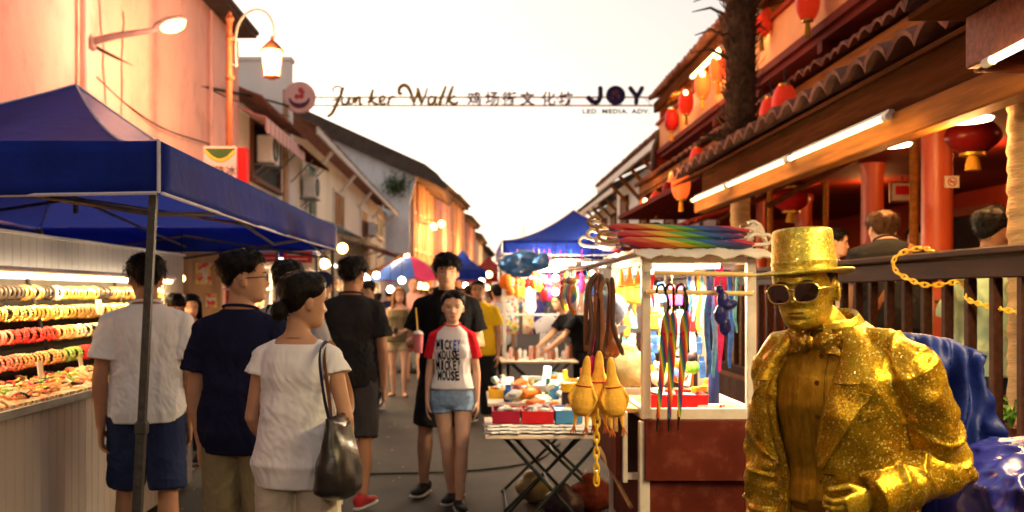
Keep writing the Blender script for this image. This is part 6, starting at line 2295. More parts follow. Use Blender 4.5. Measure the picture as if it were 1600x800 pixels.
inr = [cc + V(13.5 * k * math.cos(a), -0.035, 8.5 * k * math.sin(a) - 1 * k) for a in [lerp(PI * 1.98, PI * 1.02, q / 18) for q in range(19)]]
m.prism(outr + inr, (0, 0.03, 0))
obj('emblem_smile', m, 'disc_dark', t)
m = MB()
for dx, dz, r in ((-4, 1, 4.2), (3, 1.5, 4.4), (2, 11, 4.5), (5, 8, 3.5)):
 m.lathe([(0.001, 0), (r * k, 0), (r * k * 0.8, 0.03), (0.001, 0.035)], cc + V(dx * k, -0.01, dz * k), 16, Rm)
obj('emblem_dot', m, 'disc_red', t, True)
pm('cart_red', (0.105, 0.018, 0.01), 0.6, 0.25, 4, 0.001, 40, dirt=(0.22, 0.08, 0.055), dirt_amt=0.45, dirt_scale=8)
pm('cart_white', (0.56, 0.5, 0.44), 0.45, 0.1, 8, dirt=(0.26, 0.2, 0.15), dirt_amt=0.5, dirt_scale=6)
pm('bamboo', (0.66, 0.47, 0.2), 0.45, 0.2, 12, stretch=(0.4, 4, 4))
pm('wood_pale', (0.42, 0.25, 0.12), 0.6, 0.25, 6, stretch=(5, 0.5, 5))
pm('plastic_sheet', (0.62, 0.55, 0.46), 0.25, 0.12, 8, 0.004, 30, spec=0.6)
pm('strap_brown', (0.055, 0.016, 0.007), 0.4, 0.35, 18, spec=0.5)
pm('strap_tan', (0.2, 0.06, 0.015), 0.4, 0.3, 18, spec=0.5)
pm('chicken', (0.86, 0.47, 0.06), 0.6, 0.14, 30, 0.004, 70, sub=0.2, spec=0.2)
pm('chicken_orange', (0.86, 0.36, 0.06), 0.42, 0.1, 18, sub=0.25)
pm('chicken_foot', (0.36, 0.1, 0.02), 0.5, 0.2, 18)
pm('tray_red', (0.46, 0.015, 0.02), 0.35, 0.1, 10)
pm('tray_dark_red', (0.26, 0.012, 0.03), 0.35, 0.1, 10)
pm('tray_blue', (0.06, 0.22, 0.45), 0.35, 0.1, 10)
pm('pack_white', (0.68, 0.68, 0.66), 0.28, 0.08, 20)
pm('can_yellow', (0.75, 0.45, 0.03), 0.35, 0.1, 10)
pm('can_orange', (0.8, 0.2, 0.03), 0.35, 0.1, 10)
pm('can_navy', (0.03, 0.05, 0.2), 0.3, 0.15, 20)
pm('can_dark', (0.05, 0.035, 0.05), 0.3, 0.3, 30)
pm('toy_green', (0.18, 0.6, 0.06), 0.4, 0.1, 10)
pm('cap_denim', (0.16, 0.2, 0.3), 0.8, 0.2, 20, 0.001, 200)
pm('bag_olive', (0.2, 0.17, 0.09), 0.35, 0.2, 10, 0.01, 16)
pm('umb_handle', (0.012, 0.01, 0.01), 0.3, 0.1)
patches('packet_print', [(0.66, 0.66, 0.64), (0.62, 0.62, 0.6), (0.16, 0.22, 0.36), (0.64, 0.62, 0.6), (0.66, 0.6, 0.58), (0.66, 0.66, 0.66), (0.4, 0.45, 0.42)], 40, 0.25)
patches('toy_print', [(0.6, 0.06, 0.05), (0.66, 0.66, 0.62), (0.1, 0.35, 0.1), (0.7, 0.3, 0.04), (0.06, 0.18, 0.45), (0.7, 0.62, 0.15), (0.66, 0.5, 0.5)], 26, 0.3)
RAINBOW = [(0.42, 0.01, 0.01), (0.5, 0.07, 0.008), (0.6, 0.33, 0.015), (0.1, 0.28, 0.02), (0.012, 0.07, 0.24), (0.05, 0.015, 0.11)]
stripes('rainbow_fold', RAINBOW, 26, 0.38, 'X', 0.13)
stripes('rainbow_long', RAINBOW, 1.7, 0.3, 'X', 4, coat=0.6)
pm('scarf_blue', (0.035, 0.1, 0.34), 0.5, 0.5, 22)
pm('scarf_pink', (0.62, 0.03, 0.16), 0.5, 0.3, 22)
pm('scarf_navy', (0.018, 0.018, 0.11), 0.35, 0.4, 22, coat=0.3)
pm('scarf_teal', (0.1, 0.32, 0.38), 0.5, 0.4, 22)
QX0, QX1, QY0, QY1 = (0.795, 1.335, 4.7, 5.75)
ct = thing('vendor_cart', 'dark red toy cart with white framed open display case on top', 'cart', (1.06, 5.2, 0))
m = MB()
pw = 0.043
for x in (QX0 + pw / 2, QX1 - pw / 2):
 for y in (QY0 + pw / 2, QY1 - pw / 2):
  m = MB().box((x, y, 1.36), (pw, pw, 0.76), bev=0.004)
  for q in range(24):
   m.box((x, y - pw / 2 - 0.0005, 1.02 + q * 0.029), (0.008, 0.002, 0.012)) if y < 5 else None
  obj('post', m, 'cart_white', ct)
m = MB()
for z, h in ((1.005, 0.055), (1.735, 0.035)):
 m.box(((QX0 + QX1) / 2, QY0 + 0.015, z), (QX1 - QX0 - 2 * pw, 0.03, h), bev=0.004).box(((QX0 + QX1) / 2, QY1 - 0.015, z), (QX1 - QX0 - 2 * pw, 0.03, h), bev=0.004)
 for x in (QX0 + 0.015, QX1 - 0.015):
  m.box((x, (QY0 + QY1) / 2, z), (0.03, QY1 - QY0 - 2 * pw, h), bev=0.004)
obj('frame', m, 'cart_white', ct)
obj('floor_board', MB().box(((QX0 + QX1) / 2, (QY0 + QY1) / 2, 0.985), (QX1 - QX0 - 0.01, QY1 - QY0 - 0.07, 0.02)), 'wood_pale', ct)
obj('upper_panel', MB().box(((QX0 + QX1) / 2 + 0.02, QY0 - 0.012, 0.835), (QX1 - QX0 + 0.02, 0.024, 0.285), bev=0.003), 'cart_red', ct)
m = MB().box(((QX0 + QX1) / 2, QY0 + 0.03, 0.53), (QX1 - QX0 - 0.03, 0.03, 0.42)).box((QX1 - 0.02, (QY0 + QY1) / 2, 0.66), (0.03, QY1 - QY0 - 0.1, 0.62)).box((QX0 + 0.02, (QY0 + QY1) / 2, 0.66), (0.03, QY1 - QY0 - 0.1, 0.62))
obj('body', m, 'cart_red', ct)
m = MB()
for x in (QX0 + 0.012, QX1 - 0.012):
 for y in (QY0 + 0.02, QY1 - 0.02):
  m.box((x, y, 0.62), (0.05, 0.05, 0.7), bev=0.004)
m.box(((QX0 + QX1) / 2, QY0 + 0.015, 0.3), (QX1 - QX0 - 0.06, 0.035, 0.05))
obj('under_frame', m, 'cart_white', ct)
for x in (QX0 + 0.08, QX1 - 0.08):
 for y in (QY0 + 0.1, QY1 - 0.1):
  w = MB().lathe([(0.05, -0.02), (0.125, -0.02), (0.14, -0.012), (0.14, 0.012), (0.125, 0.02), (0.05, 0.02)], (x, y, 0.14), 22, Matrix.Rotation(R(90), 3, 'Y'))
  w.box((x, y, 0.215), (0.02, 0.03, 0.16))
  obj('wheel', w, 'rubber_black', ct, True)
m = MB().box((0.735, 5.28, 1.012), (0.11, 1.0, 0.022), bev=0.003)
m.box((0.685, 5.28, 0.96), (0.016, 1.0, 0.1))
obj('side_ledge', m, 'wood_pale', ct)
obj('side_skirt', MB().box((0.7, 5.3, 0.8), (0.018, 0.92, 0.24)), 'cart_red', ct)
obj('side_trim', MB().box((0.725, QY0 + 0.07, 0.84), (0.022, 0.03, 0.34), bev=0.003).box((0.755, QY0 + 0.075, 0.7), (0.075, 0.03, 0.03)), 'cart_white', ct)
obj('prop_stick', MB().tube([at(936, 700, 5.3), at(986, 792, 4.85)], 0.012, 6), 'wood_pale', ct)
m = MB()

def roofsheet(u, v):
 x, y = (lerp(QX0 - 0.04, QX1 + 0.1, u), lerp(QY0 - 0.08, QY1 + 0.05, v))
 e = max(0, 1 - v / 0.08) * 0.035 * (1 + 0.6 * fr((u * 9, 3, 1))) + max(0, (u - 0.93) / 0.07) * 0.03
 return V(x, y - 0.02 * fr((u * 14, 9, 2)) * (1 if v == 0 else 0), 1.785 - e + 0.014 * fr((x * 14, y * 14, 2)) + 0.008 * fr((x * 40, y * 40, 5)))
m.sheet(roofsheet, 40, 30, 0.006)
obj('cover_sheet', m, 'plastic_sheet', ct, True)
obj('roof_board', MB().box(((QX0 + QX1) / 2, (QY0 + QY1) / 2, 1.761), (QX1 - QX0 + 0.02, QY1 - QY0, 0.014)), 'wood_pale', ct)
for z, y, a, c in ((1.672, QY0 - 0.035, 1022, 1180), (1.583, QY0 - 0.04, 1010, 1176)):
 m = MB().cyl(at(a, 460, y) * 1.0 + V(0, 0, z - CAM_Z), at(c, 460, y) + V(0, 0, z - 1.57 - 0.01), 0.0115, n=10)
 obj('rod', m, 'bamboo', ct, True)
m = MB()
for x in (QX0 + 0.02, QX1 - 0.02):
 for z in (1.672, 1.583):
  m.tube([V(x, QY0 + 0.01, z), V(x, QY0 - 0.05, z)], 0.006, 6)
obj('rod_hook', m, 'steel', ct)
obj('side_rail', MB().cyl(at(1166, 433, 4.78), at(1212, 430, 4.9), 0.017), 'steel', ct, True)
obj('hanging_rail', MB().tube([V(QX0 + 0.02, QY0 + 0.02, 1.765), V(0.55, 4.95, 1.7), V(0.5, 5.7, 1.7), V(QX0 + 0.02, QY1 - 0.03, 1.765)], 0.011, 8), 'steel', ct, True)
tube_lamp('bright tube inside the display case top', V(QX0 + 0.07, 5.0, 1.715), V(QX1 - 0.07, 5.0, 1.715), 'tubes of the toy cart', 'tube_white', 0.016)
tube_lamp('second bright tube at the back of the display case', V(QX0 + 0.07, 5.62, 1.7), V(QX1 - 0.07, 5.62, 1.7), 'tubes of the toy cart', 'tube_white', 0.016)
area_light('cart_light', ((QX0 + QX1) / 2, 5.05, 1.69), 0.5, 24, (1, 0.78, 0.46), (R(-14), 0, 0), 0.06)
area_light('cart_light', ((QX0 + QX1) / 2, 5.58, 1.67), 0.5, 30, (1, 0.78, 0.46), (R(-20), 0, 0), 0.06)
for hx, hy, ax, ay, bx, by, lab in ((1036, 452, 1043, 488, 1027, 664, 'rainbow child umbrella hooked on the rod, leftmost of three'), (1050, 452, 1052, 488, 1045, 664, 'rainbow child umbrella hooked on the rod, middle of three'), (1067, 452, 1072, 486, 1060, 662, 'rainbow child umbrella hooked on the rod, nearest the blue scarves')):
 Yu = QY0 - 0.06
 a, b_ = (at(ax, ay, Yu), at(bx, by, Yu - 0.02))
 t = thing('umbrella', lab, 'umbrella', a, 0, 'rainbow umbrellas hooked on the cart rod')
 d = (b_ - a).normalized()
 L = (b_ - a).length
 o1, o2 = ortho(d)
 m = MB()
 rs = []
 n = 24
 for i in range(15):
  s = i / 14
  r = lerp(0.008, 0.0215, sstep(0, 0.1, s)) * (1 - 0.62 * sstep(0.2, 1, s))
  tw = s * 1.1
  rs.append([a + d * (L * 0.94 * s) + o1 * (math.cos(2 * PI * j / n + tw) * r * (1 + 0.18 * math.cos(4 * 2 * PI * j / n))) + o2 * (math.sin(2 * PI * j / n + tw) * r * (1 + 0.18 * math.cos(4 * 2 * PI * j / n))) for j in range(n)])
 m.rings(rs)
 obj('folded_cloth', m, 'rainbow_fold', t, True)
 rod = at(hx, 455, QY0 - 0.04)
 top = at(hx, hy - 4, QY0 - 0.045)
 hk = [a + d * 0.02, a - d * 0.05, a.lerp(top, 0.8) + V(0.006, 0, 0.002), top + V(0, -0.004, 0.008), top + V(-0.02, -0.004, 0.006), top + V(-0.03, -0.004, -0.012), top + V(-0.03, -0.002, -0.03)]
 obj('handle', MB().tube(spline(hk, 6), 0.0062, 8), 'umb_handle', t, True)
 c = a + d * L * 0.2
 obj('strap', MB().tube([c - d * 0.008, c + d * 0.008], 0.0212, 16, cap=False), 'tee_red', t, True)
 obj('tip', MB().tube([b_ - d * L * 0.07, b_, b_ + d * 0.03], [0.007, 0.005, 0.003], 8), 'umb_handle', t, True)

def strip(label, px, y0, y1, w, mt, Y, sway=0.0, name='scarf', cat='scarf', grp='scarves hanging in the display case'):
 pts = []
 for q in range(11):
  v = q / 10
  pts.append(at(px + sway * v * 10 + 2.0 * math.sin(v * 7 + px), lerp(y0, y1, v), Y + 0.012 * math.sin(v * 5 + px)))
 rad = [w * (0.35 + 0.65 * math.sin(PI * min(1, q / 10 * 0.8 + 0.15))) for q in range(11)]
 m = MB().tube(pts, rad, 14, flat=0.5, up=(1, 0, 0))
 displace(m, lambda p, n: 0.005 * fr((p.x * 60, p.y * 60, p.z * 18)))
 return tag(obj(name, m, mt, None, True), label, cat, grp)
strip('mottled blue scarf hanging left of the pink one', 1107, 430, 585, 0.015, 'scarf_blue', 4.82)
strip('second blue scarf with teal ends beside the pink one', 1116, 460, 590, 0.014, 'scarf_teal', 4.86)
strip('bright pink scarf hanging in the display case', 1122, 420, 580, 0.016, 'scarf_pink', 4.8, 0.4)
strip('deep pink ribbon above the navy bundle', 1129, 415, 470, 0.012, 'scarf_pink', 4.78)
strip('long blue scarf behind the navy bundle', 1142, 430, 575, 0.015, 'scarf_blue', 4.9)
strip('thin teal ribbon near the right post', 1150, 425, 520, 0.01, 'scarf_teal', 4.84)
for i, (px, mt) in enumerate(((1092, 'can_yellow'), (1098, 'scarf_teal'), (1084, 'tee_white'), (1078, 'scarf_blue'), (1020, 'tee_red'), (1012, 'scarf_teal'))):
 strip(['thin yellow ribbon in the middle of the display case', 'pale teal ribbon next to the yellow one', 'white ribbon hanging behind the umbrellas', 'blue ribbon deep behind the umbrellas', 'short red ribbon behind the left umbrella', 'teal ribbon at the left post'][i], px, 428, 520 - i * 9, 0.01, mt, 5.25, 0, 'ribbon', 'ribbon', 'ribbons in the display case')
m = MB()
for dx, dy, rx, rz in ((0, 0, 0.03, 0.045), (-4, 22, 0.032, 0.05), (3, 40, 0.028, 0.045), (9, 8, 0.026, 0.022), (14, 4, 0.03, 0.018), (-6, -18, 0.018, 0.02)):
 m.ball(at(1130 + dx, 470 + dy, 4.62), (rx, 0.022, rz), 14, 10)
m = displace(remesh(m, 0.005, 3, 0.4), lambda p, n: 0.004 * fr((p.x * 60, p.y * 60, p.z * 40)))
tag(obj('knotted_scarf', m, 'scarf_navy', None, True), 'dark navy puffy scarf bundle knotted on the rod', 'scarf')

def can(label, px, py, Y, r, h, body, cap, grp='spray cans in the display case'):
 c = at(px, py, Y)
 c.z = 1.0
 t = thing('spray_can', label, 'spray can', c, 0, grp)
 obj('can_body', MB().lathe([(r * 0.9, 0), (r, 0.006), (r, h), (r * 0.72, h * 1.1)], c, 18), body, t, True)
 obj('cap', MB().lathe([(r * 0.78, h * 1.06), (r * 0.78, h * 1.38), (r * 0.65, h * 1.42), (0.002, h * 1.42)], c, 18), cap, t, True)
can('dark spray can with yellow cap beside the red basket', 1086, 620, 5.0, 0.026, 0.075, 'can_dark', 'can_yellow')
can('dark spray can with orange cap beside the yellow one', 1099, 620, 4.98, 0.026, 0.08, 'can_dark', 'can_orange')
can('tall navy spray can behind the orange capped one', 1115, 620, 5.05, 0.028, 0.2, 'can_navy', 'can_navy')
can('spray can with orange cap far back in the case', 1106, 620, 5.25, 0.026, 0.09, 'can_yellow', 'can_orange')

def tray(label, x0, x1, y0, y1, z, h, mt, name='basket', grp=None, fill=None, seed=1):
 t = thing(name, label, 'basket', ((x0 + x1) / 2, (y0 + y1) / 2, z), 0, grp)
 m = MB()
 w = 0.006
 m.box(((x0 + x1) / 2, (y0 + y1) / 2, z + 0.004), (x1 - x0, y1 - y0, 0.008))
 for a in (y0, y1):
  m.box(((x0 + x1) / 2, a, z + h / 2), (x1 - x0 + 0.01, w, h)).box(((x0 + x1) / 2, a, z + h), (x1 - x0 + 0.02, 0.014, 0.008))
 for a in (x0, x1):
  m.box((a, (y0 + y1) / 2, z + h / 2), (w, y1 - y0, h)).box((a, (y0 + y1) / 2, z + h), (0.014, y1 - y0, 0.008))
 obj('wall', m, mt, t)
 if fill:
  r2 = random.Random(seed)
  for q in range(fill[1]):
   c = V(r2.uniform(x0 + 0.03, x1 - 0.03), r2.uniform(y0 + 0.03, y1 - 0.03), z + h * r2.uniform(0.55, 1.0) + 0.012)
   b = MB().box((0, 0, 0), (r2.uniform(0.05, 0.1), r2.uniform(0.04, 0.08), r2.uniform(0.008, 0.025)), bev=0.004)
   b.xf(Matrix.Translation(c) @ Matrix.Rotation(r2.uniform(0, 3), 4, 'Z') @ Matrix.Rotation(r2.uniform(-0.5, 0.5), 4, 'X'))
   tag(obj('packet', b, fill[0][q % len(fill[0])]), f"small {fill[2]} packet lying in the {label.split(' with ')[0].split(' on ')[0]}", 'packet', f"packets in the {label.split(' on ')[0]}")
 return t
tray('red plastic basket on the case floor behind the umbrellas', QX0 + 0.06, QX0 + 0.33, 4.8, 5.05, 0.997, 0.085, 'tray_red', fill=(['packet_print', 'toy_print', 'pack_white'], 9, 'printed'))
for q in range(9):
 p = V(1.04 + 0.018 * (q % 5) + 0.004 * q, 4.8 + 0.03 * (q % 3), 1.012 + 0.016 * (q // 5))
 m = MB().cyl(p, p + V(0.09, -0.045, 0.006), 0.0085, n=10)
 tag(obj('candy_roll', m, ['pack_white', 'toy_print', 'packet_print'][q % 3], None, True), 'wrapped candy roll in the pile before the spray cans', 'candy', 'candy rolls before the spray cans')
t = thing('troll_toy', 'small green toy with dark round head above the spray cans', 'toy', at(1082, 575, 5.15))
c = at(1082, 580, 5.15)
obj('body', MB().ball(c + V(0, 0, 0.02), (0.036, 0.03, 0.036)), 'toy_green', t, True)
obj('head', MB().ball(c + V(-0.004, 0, 0.072), (0.024, 0.022, 0.026)), 'can_dark', t, True)
obj('stand', MB().lathe([(0.04, 0), (0.04, 0.008), (0.006, 0.012), (0.006, c.z - 1.0)], V(c.x, c.y, 0.997), 12), 'can_orange', t, True)
for i, (px, py, Y, mt, r, lab) in enumerate(((1062, 585, 5.3, 'toy_print', 0.05, 'printed soft toy behind the middle umbrella'), (1030, 590, 5.35, 'packet_print', 0.05, 'white printed soft toy behind the left umbrella'), (1012, 560, 5.5, 'scarf_blue', 0.045, 'blue soft toy at the left back of the case'), (1050, 540, 5.55, 'toy_print', 0.04, 'printed toy hanging deep in the case'))):
 c = at(px, py, Y)
 c.z = max(1.04, c.z) if i < 2 else c.z
 m = MB().ball(c, (r, r * 0.7, r * 0.95), 14, 10).ball(c + V(0, -0.01, r * 1.15), (r * 0.62, r * 0.55, r * 0.6), 12, 8).ball(c + V(r * 0.5, 0, r * 1.6), r * 0.22).ball(c + V(-r * 0.5, 0, r * 1.6), r * 0.22)
 if i >= 2:
  m.cyl(c + V(0, 0, r), V(c.x, c.y, 1.75), 0.002, n=5)
 tag(obj('soft_toy', remesh(m, 0.006, 2) if i < 2 else m, mt, None, True), lab, 'toy', 'soft toys in the display case')
rnd = random.Random(5)
for q in range(16):
 row, k = (q // 6, q % 6)
 y = 4.84 + k * 0.135 + row * 0.05
 z = 1.815 + row * 0.04 + 0.006 * math.sin(q * 2.1) - (0.006 if row else 0)
 x0 = 0.7 + rnd.uniform(-0.03, 0.03)
 x1 = 1.36 + rnd.uniform(-0.05, 0.03)
 fl = q % 2 == 0
 a, b_ = (V(x0, y, z + 0.01), V(x1, y + rnd.uniform(-0.03, 0.03), z + rnd.uniform(-0.008, 0.004)))
 if not fl:
  a, b_ = (b_, a)
 t = thing('wrapped_umbrella', ['rainbow umbrella in the roof bundle, hook towards the street', 'rainbow umbrella in the roof bundle, hook towards the terrace'][q % 2] + f" in the {['bottom', 'middle', 'top'][row]} layer", 'umbrella', a, 0, f"rainbow umbrellas in the {['bottom', 'middle', 'top'][row]} layer of the cart roof, {('street' if fl else 'terrace')} hooks")
 d = (b_ - a).normalized()
 m = MB()
 n = 16
 L = (b_ - a).length
 o1, o2 = ortho(d)
 m.rings([[a + d * (L * s) + o1 * (math.cos(2 * PI * j / n) * r * (1 + 0.15 * math.cos(8 * PI * j / n))) + o2 * (math.sin(2 * PI * j / n) * r * (1 + 0.15 * math.cos(8 * PI * j / n))) for j in range(n)] for s, r in ((0, 0.012), (0.07, 0.022), (0.3, 0.021), (0.65, 0.017), (0.95, 0.011), (1, 0.007))])
 obj('folded_cloth', m, 'rainbow_long', t, True)
 s_ = -1 if fl else 1
 hk = [a, a - d * 0.045, a - d * 0.085 + V(0, 0, 0.008), a - d * 0.1 + V(0, 0.0, 0.032), a - d * 0.075 + V(0, 0, 0.05), a - d * 0.045 + V(0, 0.004, 0.042)]
 obj('handle', MB().tube(spline(hk, 6), 0.0085, 8), 'plastic_sheet' if q % 3 else 'bangle_bronze', t, True)
m = MB().sheet(lambda u, v: V(lerp(0.8, 1.28, u), lerp(4.8, 5.6, v), 1.925 + 0.018 * math.sin(PI * v) + 0.01 * fr((u * 9, v * 9, 1)) + 0.05 * math.sin(PI * v) * math.sin(PI * u)), 24, 24, 0.004)
pm('black_cloth', (0.02, 0.018, 0.018), 0.8, 0.3, 12, 0.01, 14)
tag(obj('black_cloth', MB().sheet(lambda u, v: V(lerp(0.85, 1.15, u), lerp(5.25, 5.75, v), 1.9 + 0.065 * math.sin(PI * v) * math.sin(PI * u) ** 0.6 + 0.012 * fr((u * 7, v * 7, 1)) - 0.05 * (1 - math.sin(PI * u) ** 0.3)), 24, 24, 0.006), 'black_cloth', None, True), 'black cloth heaped behind the umbrella bundle on the cart roof', 'cloth')
stripes('umb_clear', [(0.62, 0.4, 0.2), (0.7, 0.55, 0.36), (0.62, 0.4, 0.2)], 5, 0.15, 'X', coat=0.6)
for q in range(4):
 c = at(1182, 384 - q * 6, 5.0 + 0.09 * q) + V(0.0, 0, 0)
 ring = [c + V(0.05 * math.cos(a) * (1 - 0.1 * q), 0.012 * math.sin(a * 2), 0.045 * math.sin(a) + 0.012) for a in [lerp(-0.6, PI + 1.2, w / 18) for w in range(19)]]
 tag(obj('clear_handle', MB().tube(ring, 0.01, 8), 'plastic_sheet', None, True), 'clear plastic cane handle curling up at the terrace end of the roof bundle', 'handle', 'clear cane handles on the cart roof')
rnd = random.Random(64)
pk_m = ['toy_print', 'packet_print', 'scarf_pink', 'can_orange', 'toy_green', 'scarf_teal', 'can_yellow', 'pack_white', 'scarf_blue', 'tray_red']
pk_w = ['multicoloured', 'printed', 'pink', 'orange', 'green', 'teal', 'yellow', 'white', 'blue', 'red']
for r_ in range(4):
 for c_ in range(9):
  k = rnd.randrange(10)
  x, z = (QX0 + 0.06 + c_ * 0.054 + rnd.uniform(-0.01, 0.01), 1.6 - r_ * 0.14 + rnd.uniform(-0.02, 0.02))
  w, h = (rnd.uniform(0.034, 0.05), rnd.uniform(0.07, 0.12))
  m = MB().box((0, 0, -h / 2), (w, 0.022, h), bev=0.008).box((0, 0, 0.012), (w * 0.8, 0.004, 0.03)).tube([V(0, 0.004, 0.02), V(0, 0.03, 0.045)], 0.002, 5)
  m.xf(Matrix.Translation(V(x, 5.655, z)) @ Matrix.Rotation(rnd.uniform(-0.15, 0.15), 4, 'Y'))
  tag(obj('hanging_toy', m, pk_m[k], None), f"{pk_w[k]} toy pack hanging in the {['top', 'second', 'third', 'lowest'][r_]} row at the back of the case", 'toy', f"{pk_w[k]} packs in the {['top', 'second', 'third', 'lowest'][r_]} row of the case")
for q in range(16):
 k = q * 3 % 10
 y = 4.98 + q * 0.044
 h = rnd.uniform(0.1, 0.2)
 z = 1.69 - h / 2 - 0.03
 m = MB().ball((0.505, y, z - 0.02), (0.02, 0.022, h * 0.42), 10, 8).ball((0.505, y, z + h * 0.36), (0.016, 0.016, 0.018), 8, 6).tube([V(0.505, y, z + h * 0.4), V(0.505, y, 1.7)], 0.002, 5)
 tag(obj('hanging_toy', m, pk_m[k], None, True), f'{pk_w[k]} toy dangling from the side rail behind the leather straps', 'toy', f'{pk_w[k]} toys on the side rail')
for q in range(14):
 x, y = (rnd.uniform(0.16, 0.98), rnd.uniform(7.15, 7.85))
 k = q * 7 % 10
 h = rnd.uniform(0.1, 0.22)
 m = MB().lathe([(0.03, 0), (0.034, 0.01), (0.034, h * 0.6), (0.02, h * 0.75), (0.022, h), (0.002, h)], (x, y, 0.8), 14)
 tag(obj('bottle_toy', m, pk_m[k], None, True), f'{pk_w[k]} bottle shaped toy standing on the second table', 'toy', f'{pk_w[k]} bottle toys on the second table')
for q in range(18):
 px, py, Y = (800 + q * 8.4, 448 + rnd.uniform(-6, 22), 12.9 + rnd.uniform(-0.3, 0.5))
 k = (q * 3 + q // 4) % 10
 c = at(px, py, Y)
 m = MB().ball(c, (0.05, 0.04, rnd.uniform(0.06, 0.12)), 10, 8).ball(c + V(0, 0, 0.13), 0.035, 8, 6).tube([c + V(0, 0, 0.14), V(c.x, Y, 2.15)], 0.004, 5)
 tag(obj('hanging_toy', m, pk_m[k], None, True), f'{pk_w[k]} toy hanging from the roof of the right tent', 'toy', f'{pk_w[k]} toys under the right tent')

def chicken(label, top, s, mt, grp, yaw=0, lean=0):
 t = thing('rubber_chicken', label, 'toy', top, yaw, grp)
 m = MB()
 pr = [(0.008, 0), (0.016, -0.02), (0.02, -0.05), (0.023, -0.085), (0.034, -0.12), (0.047, -0.16), (0.056, -0.2), (0.054, -0.235), (0.04, -0.26), (0.012, -0.272)]
 m.lathe([(r * s, z * s) for r, z in pr], (0, 0, 0), 18, sy=0.85)
 for sx in (-1, 1):
  m.tube([V(sx * 0.035 * s, -0.01, -0.13 * s), V(sx * 0.062 * s, -0.02 * s, -0.19 * s), V(sx * 0.05 * s, -0.02 * s, -0.235 * s)], [0.01 * s, 0.016 * s, 0.006 * s], 8, flat=0.5)
  m.tube([V(sx * 0.022 * s, 0, -0.24 * s), V(sx * 0.026 * s, -0.004, -0.29 * s), V(sx * 0.027 * s, -0.006, -0.325 * s)], [0.016 * s, 0.01 * s, 0.0065 * s], 9)
 b = remesh(m, 0.005, 3, 0.5)
 b.xf(Matrix.Rotation(lean, 4, 'Y'))
 obj('body', b, mt, t, True, world=False, sharp=0)
 f = MB()
 for sx in (-1, 1):
  p = V(sx * 0.027 * s, -0.006, -0.322 * s)
  for dx in (-0.5, 0, 0.5):
   f.tube([p, p + V(dx * 0.028 * s, -0.014 * s, -0.034 * s)], [0.006 * s, 0.002 * s], 6)
 f.xf(Matrix.Rotation(lean, 4, 'Y'))
 obj('foot', f, 'chicken_foot', t, True, world=False)
 bd = MB().tube([V(0.0415 * s * math.cos(a), 0.036 * s * math.sin(a), -0.135 * s) for a in [2 * PI * q / 24 for q in range(25)]], 0.003 * s, 6, cap=False)
 bd.xf(Matrix.Rotation(lean, 4, 'Y'))
 obj('band', bd, 'tray_red', t, True, world=False)
 return t
YC = 4.62
for px, py, s, lean, mt, lab in ((918, 556, 1.0, 0.1, 'chicken', 'yellow rubber chicken hanging, street side of the front bunch'), (936, 548, 1.05, 0, 'chicken', 'yellow rubber chicken hanging in the middle of the front bunch'), (953, 558, 1.0, -0.1, 'chicken', 'yellow rubber chicken hanging, cart side of the front bunch')):
 chicken(lab, at(px, py, YC + (0.05 if px == 936 else 0)), s * 1.03, mt, 'rubber chickens in the front bunch', rnd.uniform(-0.3, 0.3), lean)
for px, py, lab in ((971, 420, 'orange rubber chicken nearest the street under the cart roof'), (984, 418, 'orange rubber chicken in the middle of the bunch under the cart roof'), (997, 421, 'orange rubber chicken close to the white cart post')):
 chicken(lab, at(px, py, 5.3), 0.7, 'chicken_orange', 'orange rubber chickens under the cart roof', rnd.uniform(-0.3, 0.3), 0)
chain('plastic_chain', 'yellow plastic chain dangling below the rubber chickens', [at(934, 640, YC), at(932, 690, YC), at(932, 752, YC)], 0.042, 0.0052)
tag(obj('twine', MB().tube([V(0.56, 4.93, 1.7), at(937, 470, YC + 0.05), at(936, 552, YC + 0.05)], 0.003, 6).tube([at(936, 545, YC + 0.05), at(918, 557, YC)], 0.003, 5).tube([at(936, 545, YC + 0.05), at(953, 559, YC)], 0.003, 5), 'cable_black'), 'thin cord holding the bunch of yellow rubber chickens', 'cord')
rnd = random.Random(21)
for q in range(11):
 px = 917 + q * 4.4 + rnd.uniform(-3, 3)
 Y = 4.72 + rnd.uniform(-0.04, 0.08)
 L = rnd.uniform(55, 132)
 x1 = px + rnd.uniform(-14, 16)
 pts = spline([at(928 + q * 2.8, 430 + rnd.uniform(-4, 10), Y), at(px + rnd.uniform(-5, 5), 455, Y), at(px, 460 + L * 0.45, Y), at(x1, 445 + L, Y)], 6)
 m = MB().tube(pts, [0.006] + [0.011] * (len(pts) - 2) + [0.008], 8, flat=0.25, up=(1, 0.3 * math.sin(q), 0))
 tag(obj('leather_strap', m, 'strap_brown' if q % 3 else 'strap_tan', None, True), f"{('dark brown' if q % 3 else 'tan')} leather strap in the tangle hanging by the cart", 'strap', f"{('dark brown' if q % 3 else 'tan')} leather straps by the cart")
m = MB()
c = at(950, 540, 4.8)
m.ball(c, (0.05, 0.035, 0.062)).ball(c + V(0.02, 0, 0.06), (0.03, 0.02, 0.06)).ball(c + V(0.035, 0, -0.01), (0.03, 0.03, 0.05))
m = displace(remesh(m, 0.006, 2), lambda p, n: 0.006 * fr((p.x * 40, p.y * 40, p.z * 25)))
tag(obj('leather_pouch', m, 'strap_tan', None, True), 'tan leather pouch hanging among the brown straps', 'bag')
m = MB()
c = at(955, 482, 5.0)
m.lathe([(0.085, -0.055), (0.088, -0.02), (0.075, 0.03), (0.045, 0.06), (0.004, 0.07)], c, 24, Matrix.Rotation(R(70), 3, 'X') @ Matrix.Rotation(R(20), 3, 'Y'))
